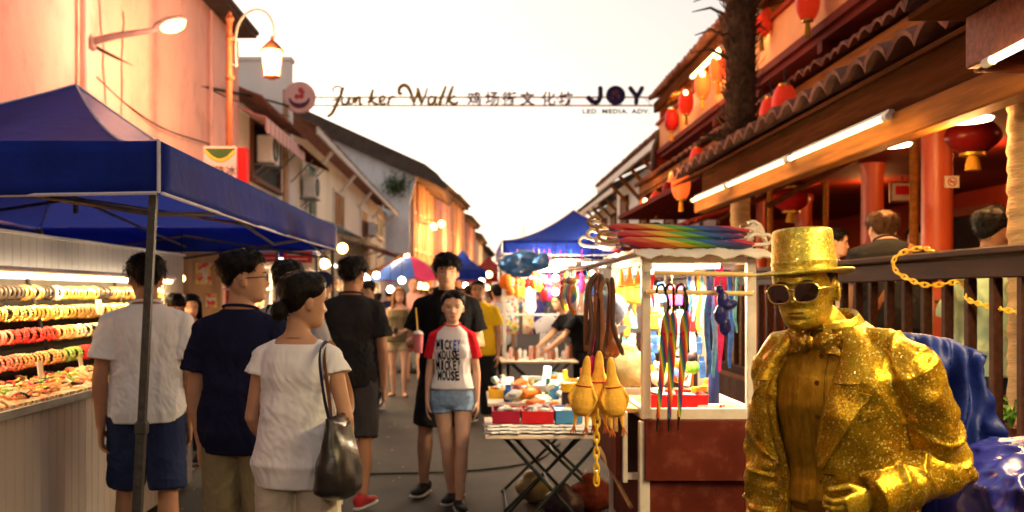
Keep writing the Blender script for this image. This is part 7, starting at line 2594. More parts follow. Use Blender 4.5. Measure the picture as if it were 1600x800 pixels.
m.sheet(lambda u, v: c + V(lerp(-0.075, 0.075, u), -0.06 - 0.05 * v * math.sin(PI * u) * 0.6, -0.085 - 0.055 * v * math.sin(PI * u)), 14, 5, 0.006)
tag(obj('denim_cap', m, 'cap_denim', None, True), 'faded denim cap hanging behind the leather straps', 'cap')
m = MB()
c = at(982, 575, 5.45)
m.ball(c, (0.1, 0.08, 0.11)).ball(c + V(0, 0, 0.1), (0.05, 0.04, 0.05)).ball(c + V(0.05, 0, -0.04), (0.08, 0.08, 0.07))
m = displace(remesh(m, 0.01, 2), lambda p, n: 0.014 * (abs(fr((p.x * 16, p.y * 16, p.z * 10))) - 0.3))
tag(obj('olive_bag', m, 'bag_olive', None, True), 'olive plastic bag slumped on the side ledge behind the chickens', 'bag')
m = MB()
c = at(925, 575, 4.7)
m.ball(c, (0.028, 0.02, 0.06)).tube([c + V(0, 0, 0.05), at(938, 470, 4.72)], 0.002, 5)
tag(obj('pink_pouch', m, 'scarf_pink', None, True), 'pink pouch dangling beside the rubber chickens', 'bag')
pm('table_top', (0.6, 0.48, 0.38), 0.5, 0.12, 6, dirt=(0.4, 0.3, 0.22), dirt_amt=0.3)
pm('table_leg', (0.03, 0.038, 0.034), 0.45, 0.2, 10, metal=0.4)

def folding_table(label, x0, x1, y0, y1, z, grp='folding tables of the toy stalls'):
 t = thing('folding_table', label, 'table', ((x0 + x1) / 2, (y0 + y1) / 2, 0), 0, grp)
 obj('table_top', MB().box(((x0 + x1) / 2, (y0 + y1) / 2, z - 0.0125), (x1 - x0, y1 - y0, 0.025), bev=0.004), 'table_top', t)
 for y in (y0 + 0.1, y1 - 0.1):
  m = MB()
  a, b_ = (x0 + 0.12, x1 - 0.1)
  m.tube([V(a, y, 0.01), V(b_, y, z - 0.03)], 0.012, 8).tube([V(b_, y + 0.03, 0.01), V(a, y + 0.03, z - 0.03)], 0.012, 8)
  obj('leg', m, 'table_leg', t)
 m = MB()
 for x, zz in ((x0 + 0.14, 0.03), (x1 - 0.12, 0.03)):
  m.tube([V(x, y0 + 0.1, zz), V(x, y1 - 0.1, zz)], 0.009, 6)
 m.tube([V((x0 + x1) / 2, y0 + 0.1, z * 0.48), V((x0 + x1) / 2, y1 - 0.07, z * 0.48)], 0.007, 6)
 obj('brace', m, 'table_leg', t)
 return t
TZ1 = 0.715
folding_table('front folding table piled with trays and packets', 0.07, 0.9, 6.05, 6.95, TZ1)
folding_table('second folding table behind the tray table, slightly higher', 0.1, 1.1, 7.05, 7.95, 0.8)
tray('dark red tray on the front table nearest the street', 0.125, 0.29, 6.36, 6.66, TZ1 + 0.03, 0.075, 'tray_dark_red', 'tray', None, (['pack_white', 'packet_print'], 10, 'white'), 2)
tray('bright red tray on the front table between dark red and blue', 0.315, 0.505, 6.36, 6.66, TZ1 + 0.03, 0.075, 'tray_red', 'tray', None, (['toy_print', 'packet_print', 'pack_white'], 10, 'coloured'), 3)
tray('blue tray on the front table nearest the cart', 0.53, 0.69, 6.36, 6.66, TZ1 + 0.03, 0.08, 'tray_blue', 'tray', None, (['packet_print', 'pack_white', 'wood_pale'], 8, 'mixed'), 4)
rnd = random.Random(8)
for q in range(36):
 k, r_ = (q % 12, q // 12)
 x, y = (0.12 + k * 0.066, 6.1 + r_ * 0.075 + rnd.uniform(-0.01, 0.01))
 m = MB().box((0, 0, 0), (0.08, 0.11, 0.012), bev=0.004)
 m.xf(Matrix.Translation(V(x, y, TZ1 + 0.008 + 0.01 * r_ + 0.004 * (k % 2))) @ Matrix.Rotation(rnd.uniform(-0.5, 0.5), 4, 'Z') @ Matrix.Rotation(R(-8), 4, 'X'))
 tag(obj('packet', m, ['packet_print', 'pack_white', 'pack_white'][q % 3]), f"glossy {('plain white' if q % 3 else 'printed')} packet in the front rows of the tray table", 'packet', f"{('plain white' if q % 3 else 'printed')} packets in front of the trays")
for q in range(64):
 x, y = (rnd.uniform(0.16, 0.98), rnd.uniform(6.72, 7.85))
 zt = TZ1 if y < 6.95 else 0.8
 s = rnd.uniform(0.6, 1.7)
 m = MB().box((0, 0, 0), (0.09 * s, 0.06 * s, 0.03 * s), bev=0.01)
 displace(m, lambda p, n: 0.008 * fr((p.x * 40, p.y * 40, q)))
 m.xf(Matrix.Translation(V(x, y, zt + 0.03 + rnd.uniform(0, 0.1))) @ Matrix.Rotation(rnd.uniform(0, 3), 4, 'Z') @ Matrix.Rotation(rnd.uniform(-0.7, 0.7), 4, 'X'))
 mt = ['pack_white', 'toy_print', 'packet_print', 'can_orange', 'pack_white', 'toy_green'][q % 6]
 w = {'pack_white': 'white', 'toy_print': 'multicoloured', 'packet_print': 'printed', 'can_orange': 'orange', 'toy_green': 'green'}[mt]
 tag(obj('bagged_toy', m, mt, None, True), f'{w} bagged toy in the heap behind the trays', 'toy', f'{w} bagged toys behind the trays')

def canister(label, c, r, h, mt, cap):
 t = thing('canister', label, 'canister', c)
 obj('can_body', MB().lathe([(r * 0.95, 0), (r, 0.01), (r, h * 0.8), (r * 0.97, h * 0.82)], c, 20), mt, t, True)
 obj('lid', MB().lathe([(r * 1.05, h * 0.78), (r * 1.05, h), (r * 0.9, h * 1.03), (0.002, h * 1.03)], c, 20), cap, t, True)
canister('yellow lidded canister standing behind the blue tray', V(0.66, 6.86, TZ1), 0.055, 0.24, 'can_dark', 'can_yellow')
t = thing('glow_stick_holder', 'bright white and green upright pack behind the trays', 'toy', V(0.52, 6.98, 0.8))
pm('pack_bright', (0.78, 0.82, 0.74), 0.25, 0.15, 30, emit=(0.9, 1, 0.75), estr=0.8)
m = MB().box((0.515, 7.1, 0.93), (0.055, 0.03, 0.26), Matrix.Rotation(R(6), 3, 'Y'), bev=0.006)
obj('pack', m, 'pack_bright', t)
obj('label_strip', MB().box((0.522, 7.083, 0.9), (0.03, 0.006, 0.15), Matrix.Rotation(R(6), 3, 'Y')), 'toy_print', t)
tray('white box tray of yellow sponges on the second table', 0.12, 0.42, 7.35, 7.65, 0.8, 0.06, 'can_yellow', 'tray', None, (['pack_white', 'packet_print', 'toy_print'], 9, 'pale'), 6)
tray('blue box on the second table beside the sponges', 0.46, 0.62, 7.3, 7.5, 0.8, 0.1, 'tray_blue', 'tray', None, (['tray_blue'], 3, 'blue'), 7)
for i, (x, y, r, mt, lab) in enumerate(((0.62, 6.9, 0.15, 'can_dark', 'black bag on the ground under the front table'), (0.85, 7.2, 0.16, 'cart_red', 'dark red bag on the ground under the second table'), (0.45, 7.5, 0.14, 'bag_olive', 'olive bag on the ground beneath the sponges'))):
 m = MB().ball((x, y, r * 0.75), (r, r * 0.8, r * 0.75)).ball((x, y, r * 1.35), (r * 0.5, r * 0.4, r * 0.4))
 m = displace(remesh(m, 0.012, 2), lambda p, n: 0.02 * fr((p.x * 12, p.y * 12, p.z * 12)))
 tag(obj('ground_bag', m, mt, None, True), lab, 'bag', 'bags under the tables')
tent('blue market tent on the right beyond the toy cart', 0.38, 2.55, 13.0, 16.2, 2.1, 2.27, 2.8, 'tent_cloth', 'steel', (0, 0), True, 'blue market tents', 0.62)
folding_table('white table under the right blue tent with jars and boxes', 0.34, 1.3, 12.35, 13.3, 0.74)
t = thing('glass_shelf', 'glass and steel shelf rack under the right blue tent', 'shelf', (1.1, 13.4, 0))
m = MB()
for x in (0.4, 1.25, 1.95):
 m.box((x, 13.5, 1.15), (0.03, 0.03, 2.3))
obj('post', m, 'steel', t)
for z in (1.3, 1.75):
 obj('shelf_board', MB().box((1.18, 13.4, z), (1.6, 0.36, 0.02)), 'frame_white', t)
rnd = random.Random(31)
for q in range(15):
 x = 0.42 + q * 0.06
 h = rnd.uniform(0.1, 0.22)
 c = V(x, 12.5 + rnd.uniform(0, 0.5), 0.74)
 tj = thing('jar', ['glass jar with white lid', 'pink jar', 'tall brown bottle', 'white paper jar'][q % 4] + ' among those on the white table under the tent', 'jar', c, 0, ['glass jars', 'pink jars', 'brown bottles', 'white jars'][q % 4] + ' under the right tent')
 obj('jar_body', MB().lathe([(0.024, 0), (0.026, 0.01), (0.026, h * 0.8), (0.016, h * 0.9)], c, 12), ['pack_white', 'tee_pink', 'strap_tan', 'pack_white'][q % 4], tj, True)
 obj('lid', MB().lathe([(0.018, h * 0.88), (0.018, h), (0.002, h)], c, 12), ['steel', 'pack_white', 'can_dark', 'pack_white'][q % 4], tj, True)
m = MB()
for i, (px, w, mt, lab) in enumerate(((800, 0.3, 'toy_print', 'multicoloured printed shirt at the street end of the tent'), (826, 0.26, 'poster', 'orange patterned shirt beside the multicoloured one'), (857, 0.36, 'tee_grey', 'grey dotted shirt hanging in the middle of the tent'), (905, 0.34, 'tee_black', 'black shirt hanging behind the leather straps'), (880, 0.28, 'toy_print', 'printed shirt between grey and black ones'), (842, 0.22, 'scarf_navy', 'navy patterned shirt high under the tent'))):
 Y = 13.9 if i in (0, 1, 4, 5) else 13.2
 top = at(px, 452 if i in (0, 1, 4, 5) else 492, Y)
 t = thing('hanging_shirt', lab, 'shirt', top, 0, 'shirts hung under the right tent')
 hh = 0.62
 out = [(-0.12, 0), (0.12, 0), (0.5, -0.18), (0.4, -0.42), (0.28, -0.36), (0.3, -1), (-0.3, -1), (-0.28, -0.36), (-0.4, -0.42), (-0.5, -0.18)]
 m = MB().prism([top + V(x * w * 1.1, 0.01 * math.sin(9 * x), z * hh) for x, z in out], (0, 0.03, 0))
 obj('cloth', m, mt, t)
 obj('hanger', MB().tube([top + V(-0.1 * w, 0.015, -0.01), top + V(0, 0.015, 0.03), top + V(0, 0.015, 0.08), top + V(0.02, 0.015, 0.1)], 0.006, 6), 'steel', t)
 if lab.startswith('grey'):
  d = MB()
  for q in range(40):
   a, c2 = (q % 6, q // 6)
   d.ball(top + V((a - 2.5) * 0.045 + 0.02 * (c2 % 2), -0.002, -0.08 - c2 * 0.075), (0.01, 0.004, 0.01), 6, 4)
  obj('dot', d, 'tee_black', t)['kind'] = 'stuff'
for i, (a, b_, py, Y, lab) in enumerate(((836, 890, 421, 12.3, 'bright white tube at the street side of the right tent'), (862, 920, 411, 12.9, 'upper white tube under the right tent'), (905, 950, 413, 11.0, 'white tube close to the leather straps'), (818, 850, 436, 13.2, 'lower white tube deep under the right tent'))):
 p, q = (at(a, py, Y), at(b_, py, Y))
 tube_lamp(lab, p, q, 'tubes under the right tent', 'tube_white', 0.03)
 tag(obj('twine', MB().cyl(p + V(0.02, 0, 0.03), V(p.x + 0.02, Y, 2.25), 0.004, n=5), 'cable_black'), ['cord of the street side tube', 'cord of the upper tube under the tent', 'cord of the tube by the straps', 'cord of the lowest tube'][i], 'cord')
point_light('tent_light', V(1.0, 12.6, 1.85), 90, (1, 0.8, 0.52), 0.15)
point_light('tent_light', V(1.9, 13.6, 1.8), 60, (1, 0.78, 0.48), 0.15)
point_light('table_light', V(0.75, 7.5, 1.62), 60, (1, 0.78, 0.48), 0.12)
point_light('ledge_light', V(0.66, 5.35, 1.62), 14, (1, 0.78, 0.48), 0.08)
for i, (px, py, Y, lab) in enumerate(((868, 434, 12.0, 'round bright bulb under the tent tubes'), (868, 456, 12.6, 'small bulb in front of the hanging shirts'), (829, 470, 12.8, 'tall white lamp standing on the glass shelf'), (925, 428, 8.5, 'warm bulb above the leather straps'), (885, 440, 12.2, 'greenish bulb among the tent lights'))):
 c = at(px, py, Y)
 t = thing('hanging_bulb', lab, 'lamp', c, 0, 'bulbs of the right tent')
 if i == 2:
  obj('bulb', MB().lathe([(0.03, -0.14), (0.06, -0.12), (0.055, 0.14), (0.03, 0.17)], c, 14), 'bulb_white', t, True)
  obj('stand', MB().lathe([(0.06, 0), (0.06, 0.02), (0.012, 0.03), (0.012, c.z - 0.14 - 1.31)], V(c.x, c.y, 1.31), 10), 'steel', t)
 else:
  obj('bulb', MB().ball(c, 0.0036 * Y, 12, 8), 'bulb_white' if i != 3 else 'bulb_warm', t, True)
  obj('cord', MB().cyl(c + V(0, 0, 0.02), V(c.x, c.y, 2.2), 0.005, n=5), 'cable_black', t)
pm('vinyl_blue', (0.06, 0.2, 0.5), 0.12, 0.3, 8, spec=0.6, coat=0.6, trans=0.35)
m = MB()
for px, py, rx, rz in ((800, 412, 0.17, 0.12), (822, 402, 0.17, 0.09), (843, 410, 0.13, 0.1), (812, 424, 0.16, 0.08), (848, 402, 0.07, 0.05)):
 m.ball(at(px, py, 11.6), (rx, 0.11, rz), 16, 12)
m = displace(remesh(m, 0.02, 3), lambda p, n: 0.02 * fr((p.x * 9, p.y * 9, p.z * 9)))
t = thing('inflatable_toy', 'clear blue inflatable toy hanging at the corner of the right tent', 'toy', at(822, 410, 11.6))
obj('body', m, 'vinyl_blue', t, True)
obj('cord', MB().tube([at(822, 400, 11.6), at(822, 392, 13.0)], 0.004, 5), 'cable_black', t)
m = MB().ball(at(790, 440, 12.6), (0.09, 0.06, 0.1)).ball(at(797, 455, 12.6), (0.06, 0.05, 0.06))
tag(obj('inflatable_toy', m, 'can_orange', None, True), 'orange inflatable toy below the clear blue one', 'toy')
tag(obj('twine', MB().cyl(at(790, 432, 12.6), at(790, 398, 12.95), 0.004, n=5), 'cable_black'), 'cord holding the orange inflatable toy', 'cord')
t = thing('street_parasol', 'blue pink and yellow segmented parasol over the crowd', 'parasol', V((640 - CX) * 20 / F_PX, 20, 0))
pc = V((640 - CX) * 20 / F_PX, 20, 0)
pcol = ['par_blue', 'par_pink', 'par_yellow', 'par_orange']
pm('par_blue', (0.05, 0.13, 0.5), 0.6, 0.1)
pm('par_pink', (0.72, 0.07, 0.2), 0.6, 0.1)
pm('par_yellow', (0.75, 0.5, 0.22), 0.6, 0.1)
pm('par_orange', (0.75, 0.3, 0.06), 0.6, 0.1)
m = MB()
seg = [0, 1, 2, 3, 0, 0, 1, 1]
ztop, zr, rr = (2.33, 1.86, 0.78)
for i in range(8):
 a0, a1 = (2 * PI * i / 8 + 0.2, 2 * PI * (i + 1) / 8 + 0.2)
 m.mat({0: 2, 1: 1, 2: 1, 3: 2, 4: 0, 5: 0, 6: 1, 7: 2}[i] if True else 0)

 def f(u, v, a0=a0, a1=a1):
  a = lerp(a0, a1, u)
  r = v * rr * (1 - 0.05 * math.sin(PI * u) * v)
  return pc + V(r * math.cos(a), r * math.sin(a), lerp(ztop, zr, v ** 1.6) - 0.02 * math.sin(PI * u) * v)
 m.grid(f, 6, 8)
k = {4: 0}
obj('canopy', m, ['par_blue', 'par_pink', 'par_yellow', 'par_orange'], t, True, sharp=0, fix=False)
m = MB().cyl(pc, pc + V(0, 0, ztop + 0.05), 0.02)
for i in range(8):
 a = 2 * PI * i / 8 + 0.2
 m.tube([pc + V(0, 0, 1.9), pc + V(0.4 * math.cos(a), 0.4 * math.sin(a), 2.13)], 0.006, 5)
obj('pole', m, 'steel', t)
obj('base', MB().lathe([(0.25, 0), (0.25, 0.05), (0.05, 0.09), (0.03, 0.3)], pc, 18), 'rubber_black', t)
cloth_mat('tent_red', (0.55, 0.05, 0.03), 0.3)
cloth_mat('tent_orange', (0.62, 0.26, 0.06), 0.3)
for lab, x0, x1, y0, y1, mt in (('far blue tent over the crowd beyond the parasol', -0.9, 1.0 - 0.7, 25, 28, 'tent_cloth'), ('far red tent behind the blue one', -0.35, 1.3, 30, 33.5, 'tent_red'), ('orange tent deep in the street on the left', -3.2, -1.1, 28, 31, 'tent_orange'), ('far dark blue tent left of the right stall', 0.7, 2.6, 22, 25, 'tent_cloth')):
 tent(lab, x0, x1, y0, y1, 2.0, 2.2, 2.75, mt, 'steel', (0, 0), False, 'far tents down the street')
for i, (px, py, y) in enumerate(((655, 446, 27), (727, 447, 31), (664, 448, 33), (752, 440, 24), (760, 450, 36), (702, 441, 38), (764, 429, 28))):
 c = at(px, py, y)
 t = thing('hanging_bulb', ['bulb under the orange far tent', 'bulb under the far red tent', 'lower bulb behind the parasol', 'white bulb by the yellow shirt man', 'faint bulb at the street end', 'small bulb behind the tall young man', 'bulb at the far dark blue tent'][i], 'lamp', c, 0, 'bulbs of the far tents')
 obj('bulb', MB().ball(c, 0.0034 * y, 10, 7), 'bulb_white' if i % 2 else 'bulb_warm', t, True)
 obj('cord', MB().cyl(c, c + V(0, 0, 0.4), 0.006, n=5), 'cable_black', t)
for p in (V(-1.6, 20, 2.4), V(-0.4, 27, 2.3), V(1.3, 23, 2.3), V(-1.5, 30, 2.2), V(0.4, 34, 2.3), V(-1.8, 15.5, 2.4)):
 point_light('far_stall_light', p, 70, (1, 0.66, 0.32), 0.2)
t = thing('lattice_tower', 'faint slender tower far beyond the end of the street', 'tower', V((818 - CX) * 420 / F_PX, 420, 0))
b0 = V((818 - CX) * 420 / F_PX, 420, 0)
zt_ = CAM_Z + (460 - 330) * 420 / F_PX
m = MB()
for sx, sy in ((-1, -1), (1, -1), (1, 1), (-1, 1)):
 m.tube([b0 + V(sx * 2.0, sy * 2.0, 0), b0 + V(sx * 0.9, sy * 0.9, zt_ * 0.68), b0 + V(sx * 0.12, sy * 0.12, zt_ * 0.8)], 0.16, 5)
for q in range(9):
 z = zt_ * 0.68 * q / 9
 w = lerp(2.0, 0.9, q / 9)
 m.tube([b0 + V(-w, -w, z), b0 + V(w * 0.95, -w, z + zt_ * 0.07)], 0.08, 4).tube([b0 + V(w, -w, z), b0 + V(-w * 0.95, -w, z + zt_ * 0.07)], 0.08, 4)
pm('tower_grey', (0.62, 0.6, 0.62), 0.7, 0.05)
obj('mast', m, 'tower_grey', t)
obj('antenna', MB().tube([b0 + V(0, 0, zt_ * 0.78), b0 + V(0, 0, zt_)], [0.2, 0.05], 6), 'tower_grey', t)
obj('platform', MB().cyl(b0 + V(0, 0, zt_ * 0.66), b0 + V(0, 0, zt_ * 0.7), 1.5, n=12), 'tower_grey', t)
pm('tarp_blue', (0.005, 0.014, 0.115), 0.5, 0.25, 6, 0.006, 12, spec=0.25)
pm('tarp_gloss', (0.014, 0.016, 0.17), 0.26, 0.25, 6, 0.004, 16, spec=0.4, coat=0.35)
ch_ = thing('tarp_covered_chair', 'blue tarpaulin draped over a high chair back behind the gold man', 'tarpaulin', (1.66, 3.5, 0))

def tarp(u, v):
 x = lerp(1.42, 1.8, u)
 s = v * 1.25
 top = 1.43 - 0.05 * u - 0.03 * (2 * u - 1) ** 2
 if s < 0.35:
  p = V(x, 3.66 + 0.04 * (1 - s / 0.35), top - (0.35 - s))
 elif s < 0.47:
  k = (s - 0.35) / 0.12
  p = V(x, 3.66 - 0.12 * k, top + 0.02 * math.sin(PI * k))
 else:
  k = s - 0.47
  p = V(x + 0.14 * k * (u - 0.2), 3.54 - 0.05 * k - 0.02 * math.sin(k * 6), top - k * (1 - 0.1 * u))
 f = 1.6 * fr((u * 5 + v * 1.5, v * 1.6, 1)) + 0.8 * fr((u * 11 - v * 3, v * 2.5, 5))
 p += V(0.02 * f * v, -0.034 * f * sstep(0.36, 0.7, v) - 0.045 * (1 - abs(fr((u * 6 + v * 3, v * 7, 3))) * 3), 0.02 * fr((u * 6, v * 6, 2)))
 if u > 0.8:
  p.x += (u - 0.8) * 0.25 * sstep(0.45, 0.8, v)
 return p
m = MB().sheet(tarp, 50, 56, 0.004)
obj('tarpaulin', m, 'tarp_blue', ch_, True, sharp=0)
m = MB()
for x in (1.47, 1.74):
 m.box((x, 3.6, 0.7), (0.035, 0.035, 1.38))
 m.box((x, 3.25, 0.22), (0.035, 0.035, 0.44))
m.box((1.605, 3.6, 1.33), (0.3, 0.03, 0.06)).box((1.605, 3.42, 0.45), (0.32, 0.38, 0.03))
obj('chair_frame', m, 'wood_brown', ch_)
bx = thing('tarp_covered_box', 'crinkled glossy blue plastic over a box beside the gold man', 'tarpaulin', (1.86, 3.15, 0))

def crinkle(u, v):
 a = 2 * PI * u
 e = 0.5
 cx_, cy_ = (math.copysign(abs(math.cos(a)) ** e, math.cos(a)), math.copysign(abs(math.sin(a)) ** e, math.sin(a)))
 if v < 0.55:
  z = lerp(0, 0.98, v / 0.55)
  k = 1.12 - 0.12 * v / 0.55
 else:
  q = (v - 0.55) / 0.45
  z = 0.98 + 0.13 * math.sin(q * PI / 2)
  k = (1 - q) ** 0.8
 p = V(1.9 + 0.36 * k * cx_, 3.2 + 0.3 * k * cy_, z)
 f1 = 1 - abs(fr((p.x * 7 + p.z * 3, p.y * 7, p.z * 4))) * 3
 f2 = 1 - abs(fr((p.x * 16 - p.z * 6, p.y * 14, p.z * 9 + 3))) * 3
 o = V(cx_, cy_, 0.4 if v > 0.5 else 0)
 return p + o * (0.022 * max(-0.3, f1) + 0.01 * max(-0.3, f2))
m = MB().grid(crinkle, 150, 90, True)
obj('plastic_cover', m, 'tarp_gloss', bx, True, sharp=0)
obj('box', MB().box((1.9, 3.2, 0.48), (0.58, 0.46, 0.94)), 'wood_brown', bx)
pt = thing('potted_plant', 'small green leafy plant between the balusters at the terrace edge', 'plant', V(2.78, 5.15, 0.79))
pm('leaf_green', (0.1, 0.22, 0.03), 0.5, 0.35, 12, sub=0.1)
m = MB()
rnd = random.Random(2)
for q in range(46):
 a, t_ = (rnd.uniform(0, 2 * PI), rnd.uniform(0.1, 1))
 c = V(2.78, 5.15, 0.86)
 o = V(math.cos(a), math.sin(a), 0)
 p = c + o * 0.05 * t_ + V(0, 0, 0.06 + 0.1 * t_)
 tn = V(-o.y, o.x, 0)
 m.add([p, p + o * 0.05 + tn * 0.018 + V(0, 0, 0.02), p + o * 0.11 - V(0, 0, 0.01), p + o * 0.05 - tn * 0.018 + V(0, 0, 0.02)], [(0, 1, 2, 3)])
 m.tube([c, p], 0.002, 4)
obj('foliage', m, 'leaf_green', pt)
obj('pot', MB().lathe([(0.05, 0), (0.065, 0.09), (0.07, 0.095), (0.06, 0.085), (0.005, 0.08)], V(2.78, 5.15, 0.79), 18), 'roof_tile', pt, True)
cable('black power cable lying across the asphalt towards the tables', [at(540, 742, 8.62) * 1 + V(0, 0, 0), V(-0.7, 8.65, 0.012), V(-0.2, 8.72, 0.012), V(0.3, 8.98, 0.012), V(0.62, 9.4, 0.012), V(0.9, 10.4, 0.012)], 0.01)
bpy.data.objects['cable.003'].location.z = 0.002 if 'cable.003' in bpy.data.objects else 0
pm('litter', (0.45, 0.4, 0.34), 0.8, 0.2)
m = MB()
rnd = random.Random(77)
for q in range(240):
 x, y = (rnd.uniform(-3, 2.2), rnd.uniform(3.5, 16))
 s = rnd.uniform(0.006, 0.02)
 a = rnd.uniform(0, 3)
 m.add([V(x + s * math.cos(a + k * PI / 2) * (1 if k % 2 else 0.6), y + s * math.sin(a + k * PI / 2), 0.006 + 0.003 * (k % 2)) for k in range(4)], [(0, 1, 2, 3)])
tag(obj('street_litter', m, 'litter'), kind='stuff')

def px_x(px, y):
 return (px - CX) * y / F_PX
HANG = lambda sd, a=0.16, b=0.05, fa=0.05, fb=-0.14: dict(u=(a * sd, b, -1), f=(fa * sd, fb, -1))
P1 = build_person('young man in white tee and navy shorts facing the bangle racks behind the tent pole', px_x(229, 5.45), 5.45, 196, 1.785, shirt=dict(mat='tee_white', collar='crew', hem=0.845, sleeve=0.66, flare=0.02, wr=0.018), bottom=dict(mat='shorts_navy', len=0.5, loose=0.026, kick=0.008), shoes='sandal_brown', hair=('short', 'hair_black', 0.022), skin='skin_tan', vox=0.007, legs={1: dict(u=(0.04, -0.2, -1), f=(0.02, 0.12, -1)), -1: dict(u=(-0.05, 0.1, -1), f=(-0.02, 0.2, -1))}, arms={1: dict(u=(0.18, 0.08, -1), f=(-0.02, -0.05, -1), curl=0.5), -1: dict(u=(-0.16, 0.02, -1), f=(0.02, -0.12, -1), curl=0.5)}, head=(10, 6, 0), tufts=900)
P2 = build_person('man in navy tee with glasses turning his head beside the white shirted young man', px_x(378, 4.7), 4.7, 168, 1.752, shirt=dict(mat='tee_navy', collar='crew', hem=0.8, sleeve=0.66, flare=0.016, wr=0.017), bottom=dict(mat='pants_olive', len=0.96, loose=0.018), shoes='sneaker_black', hair=('fade', 'hair_black', 0.028), skin='skin', vox=0.007, arms={1: dict(u=(0.16, 0.03, -1), f=(-0.02, -0.2, -1)), -1: dict(u=(-0.13, -0.1, -1), f=(0.1, -0.55, -1))}, head=(-62, -3, 0), tufts=900)
g = MB()
HM = P2.HM
for sd in (1, -1):
 rim = [HM @ V(sd * 0.033 + 0.024 * math.cos(a), -0.1 + 0.25 * abs(0.024 * math.cos(a)) * (1 if sd * math.cos(a) > 0 else 0), 0.108 + 0.017 * math.sin(a)) for a in [2 * PI * q / 20 for q in range(21)]]
 g.tube(rim, 0.0018, 6, cap=False)
 g.tube([HM @ V(sd * 0.057, -0.094, 0.112), HM @ V(sd * 0.076, -0.06, 0.112), HM @ V(sd * 0.081, 0.005, 0.11), HM @ V(sd * 0.082, 0.02, 0.1)], 0.0022, 6)
g.tube([HM @ V(-0.01, -0.101, 0.11), HM @ V(0.01, -0.101, 0.11)], 0.0018, 6)
obj('glasses', g, 'umb_handle', P2.root, True, world=False)
P3 = build_person('woman in white top with low bun and thin necklace carrying a black tote', px_x(466, 4.15), 4.15, 172, 1.645, fem=True, girth=1.02, shirt=dict(mat='top_white', hem=0.8, sleeve=0.3, flare=0.022, neck=1.415, loose=0.016, wr=0.012, drape=1.0, name='top'), bottom=dict(mat='pants_beige', len=0.92, loose=0.02), shoes='sandal_brown', hair=('bun', 'hair_black', 0.022), skin='skin', vox=0.007, arms={1: dict(u=(0.2, 0.02, -1), f=(-0.12, -0.75, -0.75)), -1: dict(u=(-0.3, 0.16, -1), f=(0.15, -0.7, -1.0), curl=0.8)}, head=(-46, 5, 0))
n = 40
nk = MB().tube([bend(V(0.063 * math.cos(2 * PI * q / n), 0.011 + 0.062 * math.sin(2 * PI * q / n), 1.432 + 0.012 * math.sin(2 * PI * q / n)), 0, 0) for q in range(n + 1)], 0.0016, 5, cap=False)
obj('necklace', nk, 'gold_trim', P3.root, True, world=False)
pm('bag_black', (0.014, 0.011, 0.011), 0.32, 0.3, 9, 0.003, 26, spec=0.5)
pm('strap_bag', (0.26, 0.11, 0.045), 0.5, 0.2, 12)
pm('bag_lining', (0.02, 0.03, 0.07), 0.7, 0.2)
tb = thing('tote_bag', 'black leather tote bag with brown strap on the shoulder of the woman in white', 'bag', tuple(P3.root.location), R(172), None, P3.s)
m = MB()
bc = V(-0.222, 0.15, 0.962)

def totef(u, v):
 a = 2 * PI * u
 w = lerp(0.125, 0.165, sstep(1, 0.35, v)) * (1 - 0.55 * max(0, (0.14 - v) / 0.14) ** 2)
 d = lerp(0.03, 0.085, sstep(1, 0.2, v)) * (1 - 0.5 * max(0, (0.12 - v) / 0.12) ** 2)
 c_, s_ = (math.cos(a), math.sin(a))
 z = lerp(-0.18, 0.165, v) - 0.045 * (1 - c_ * c_) * 0 - 0.04 * sstep(0.5, 1, v) * (1 - abs(s_))
 p = V(d * math.copysign(abs(c_) ** 0.7, c_), w * math.copysign(abs(s_) ** 0.7, s_), z)
 return bc + p + V(1, 0, 0) * 0.01 * fr((p.y * 14, v * 5, 2)) + V(0, 0, 0.006 * fr((p.y * 9, 3, v * 4)))
m.rings([[totef(j / 40, i / 22) for j in range(40)] for i in range(23)], True, True)
obj('bag_body', displace(m, lambda p, n: 0.007 * fr((p.x * 18, p.y * 14, p.z * 9))), 'bag_black', tb, True, world=False, sharp=0)
for nm, dy, mt in (('strap', -0.035, 'strap_bag'), ('strap', 0.03, 'bag_lining')):
 pts = spline([bc + V(0.0, -0.1 + dy * 0.2, 0.12), V(-0.19, -0.125 + dy, 1.16), V(-0.15, -0.085 + dy, 1.33), V(-0.128, 0.01 + dy, 1.412), V(-0.135, 0.1 + dy, 1.36), V(-0.175, 0.165 + dy, 1.2), bc + V(0.0, 0.105 + dy * 0.2, 0.13)], 8)
 obj('strap', MB().tube(pts, 0.021, 8, flat=0.16, up=(0.25, 1, 0)), mt, tb, True, world=False)
P4 = build_person('dark haired man in grey shirt with backpack behind the woman in white', px_x(449, 6.3), 6.3, 176, 1.765, shirt=dict(mat='tee_grey', collar='crew', hem=0.84), bottom=dict(mat='denim_dark', len=0.95), hair=('short', 'hair_black', 0.026), skin='skin', face=True)
bp = thing('backpack', 'black backpack on the grey shirted man hidden behind the woman', 'backpack', tuple(P4.root.location), R(176), None, P4.s)
obj('bag_body', displace(remesh(MB().ball((0, 0.19, 1.18), (0.15, 0.09, 0.22)).box((0, 0.2, 1.12), (0.28, 0.14, 0.34), bev=0.04), 0.012, 4), lambda p, n: 0.008 * fr((p.x * 12, p.y * 12, p.z * 9))), 'tee_black', bp, True, world=False, sharp=0)
m = MB()
for sd in (1, -1):
 m.tube(spline([V(0.09 * sd, 0.13, 1.34), V(0.1 * sd, 0.03, 1.452), V(0.11 * sd, -0.11, 1.33), V(0.13 * sd, -0.08, 1.12), V(0.12 * sd, 0.12, 1.0)], 6), 0.018, 8, flat=0.3, up=(1, 0, 0))
obj('strap', m, 'tee_black', bp, True, world=False)
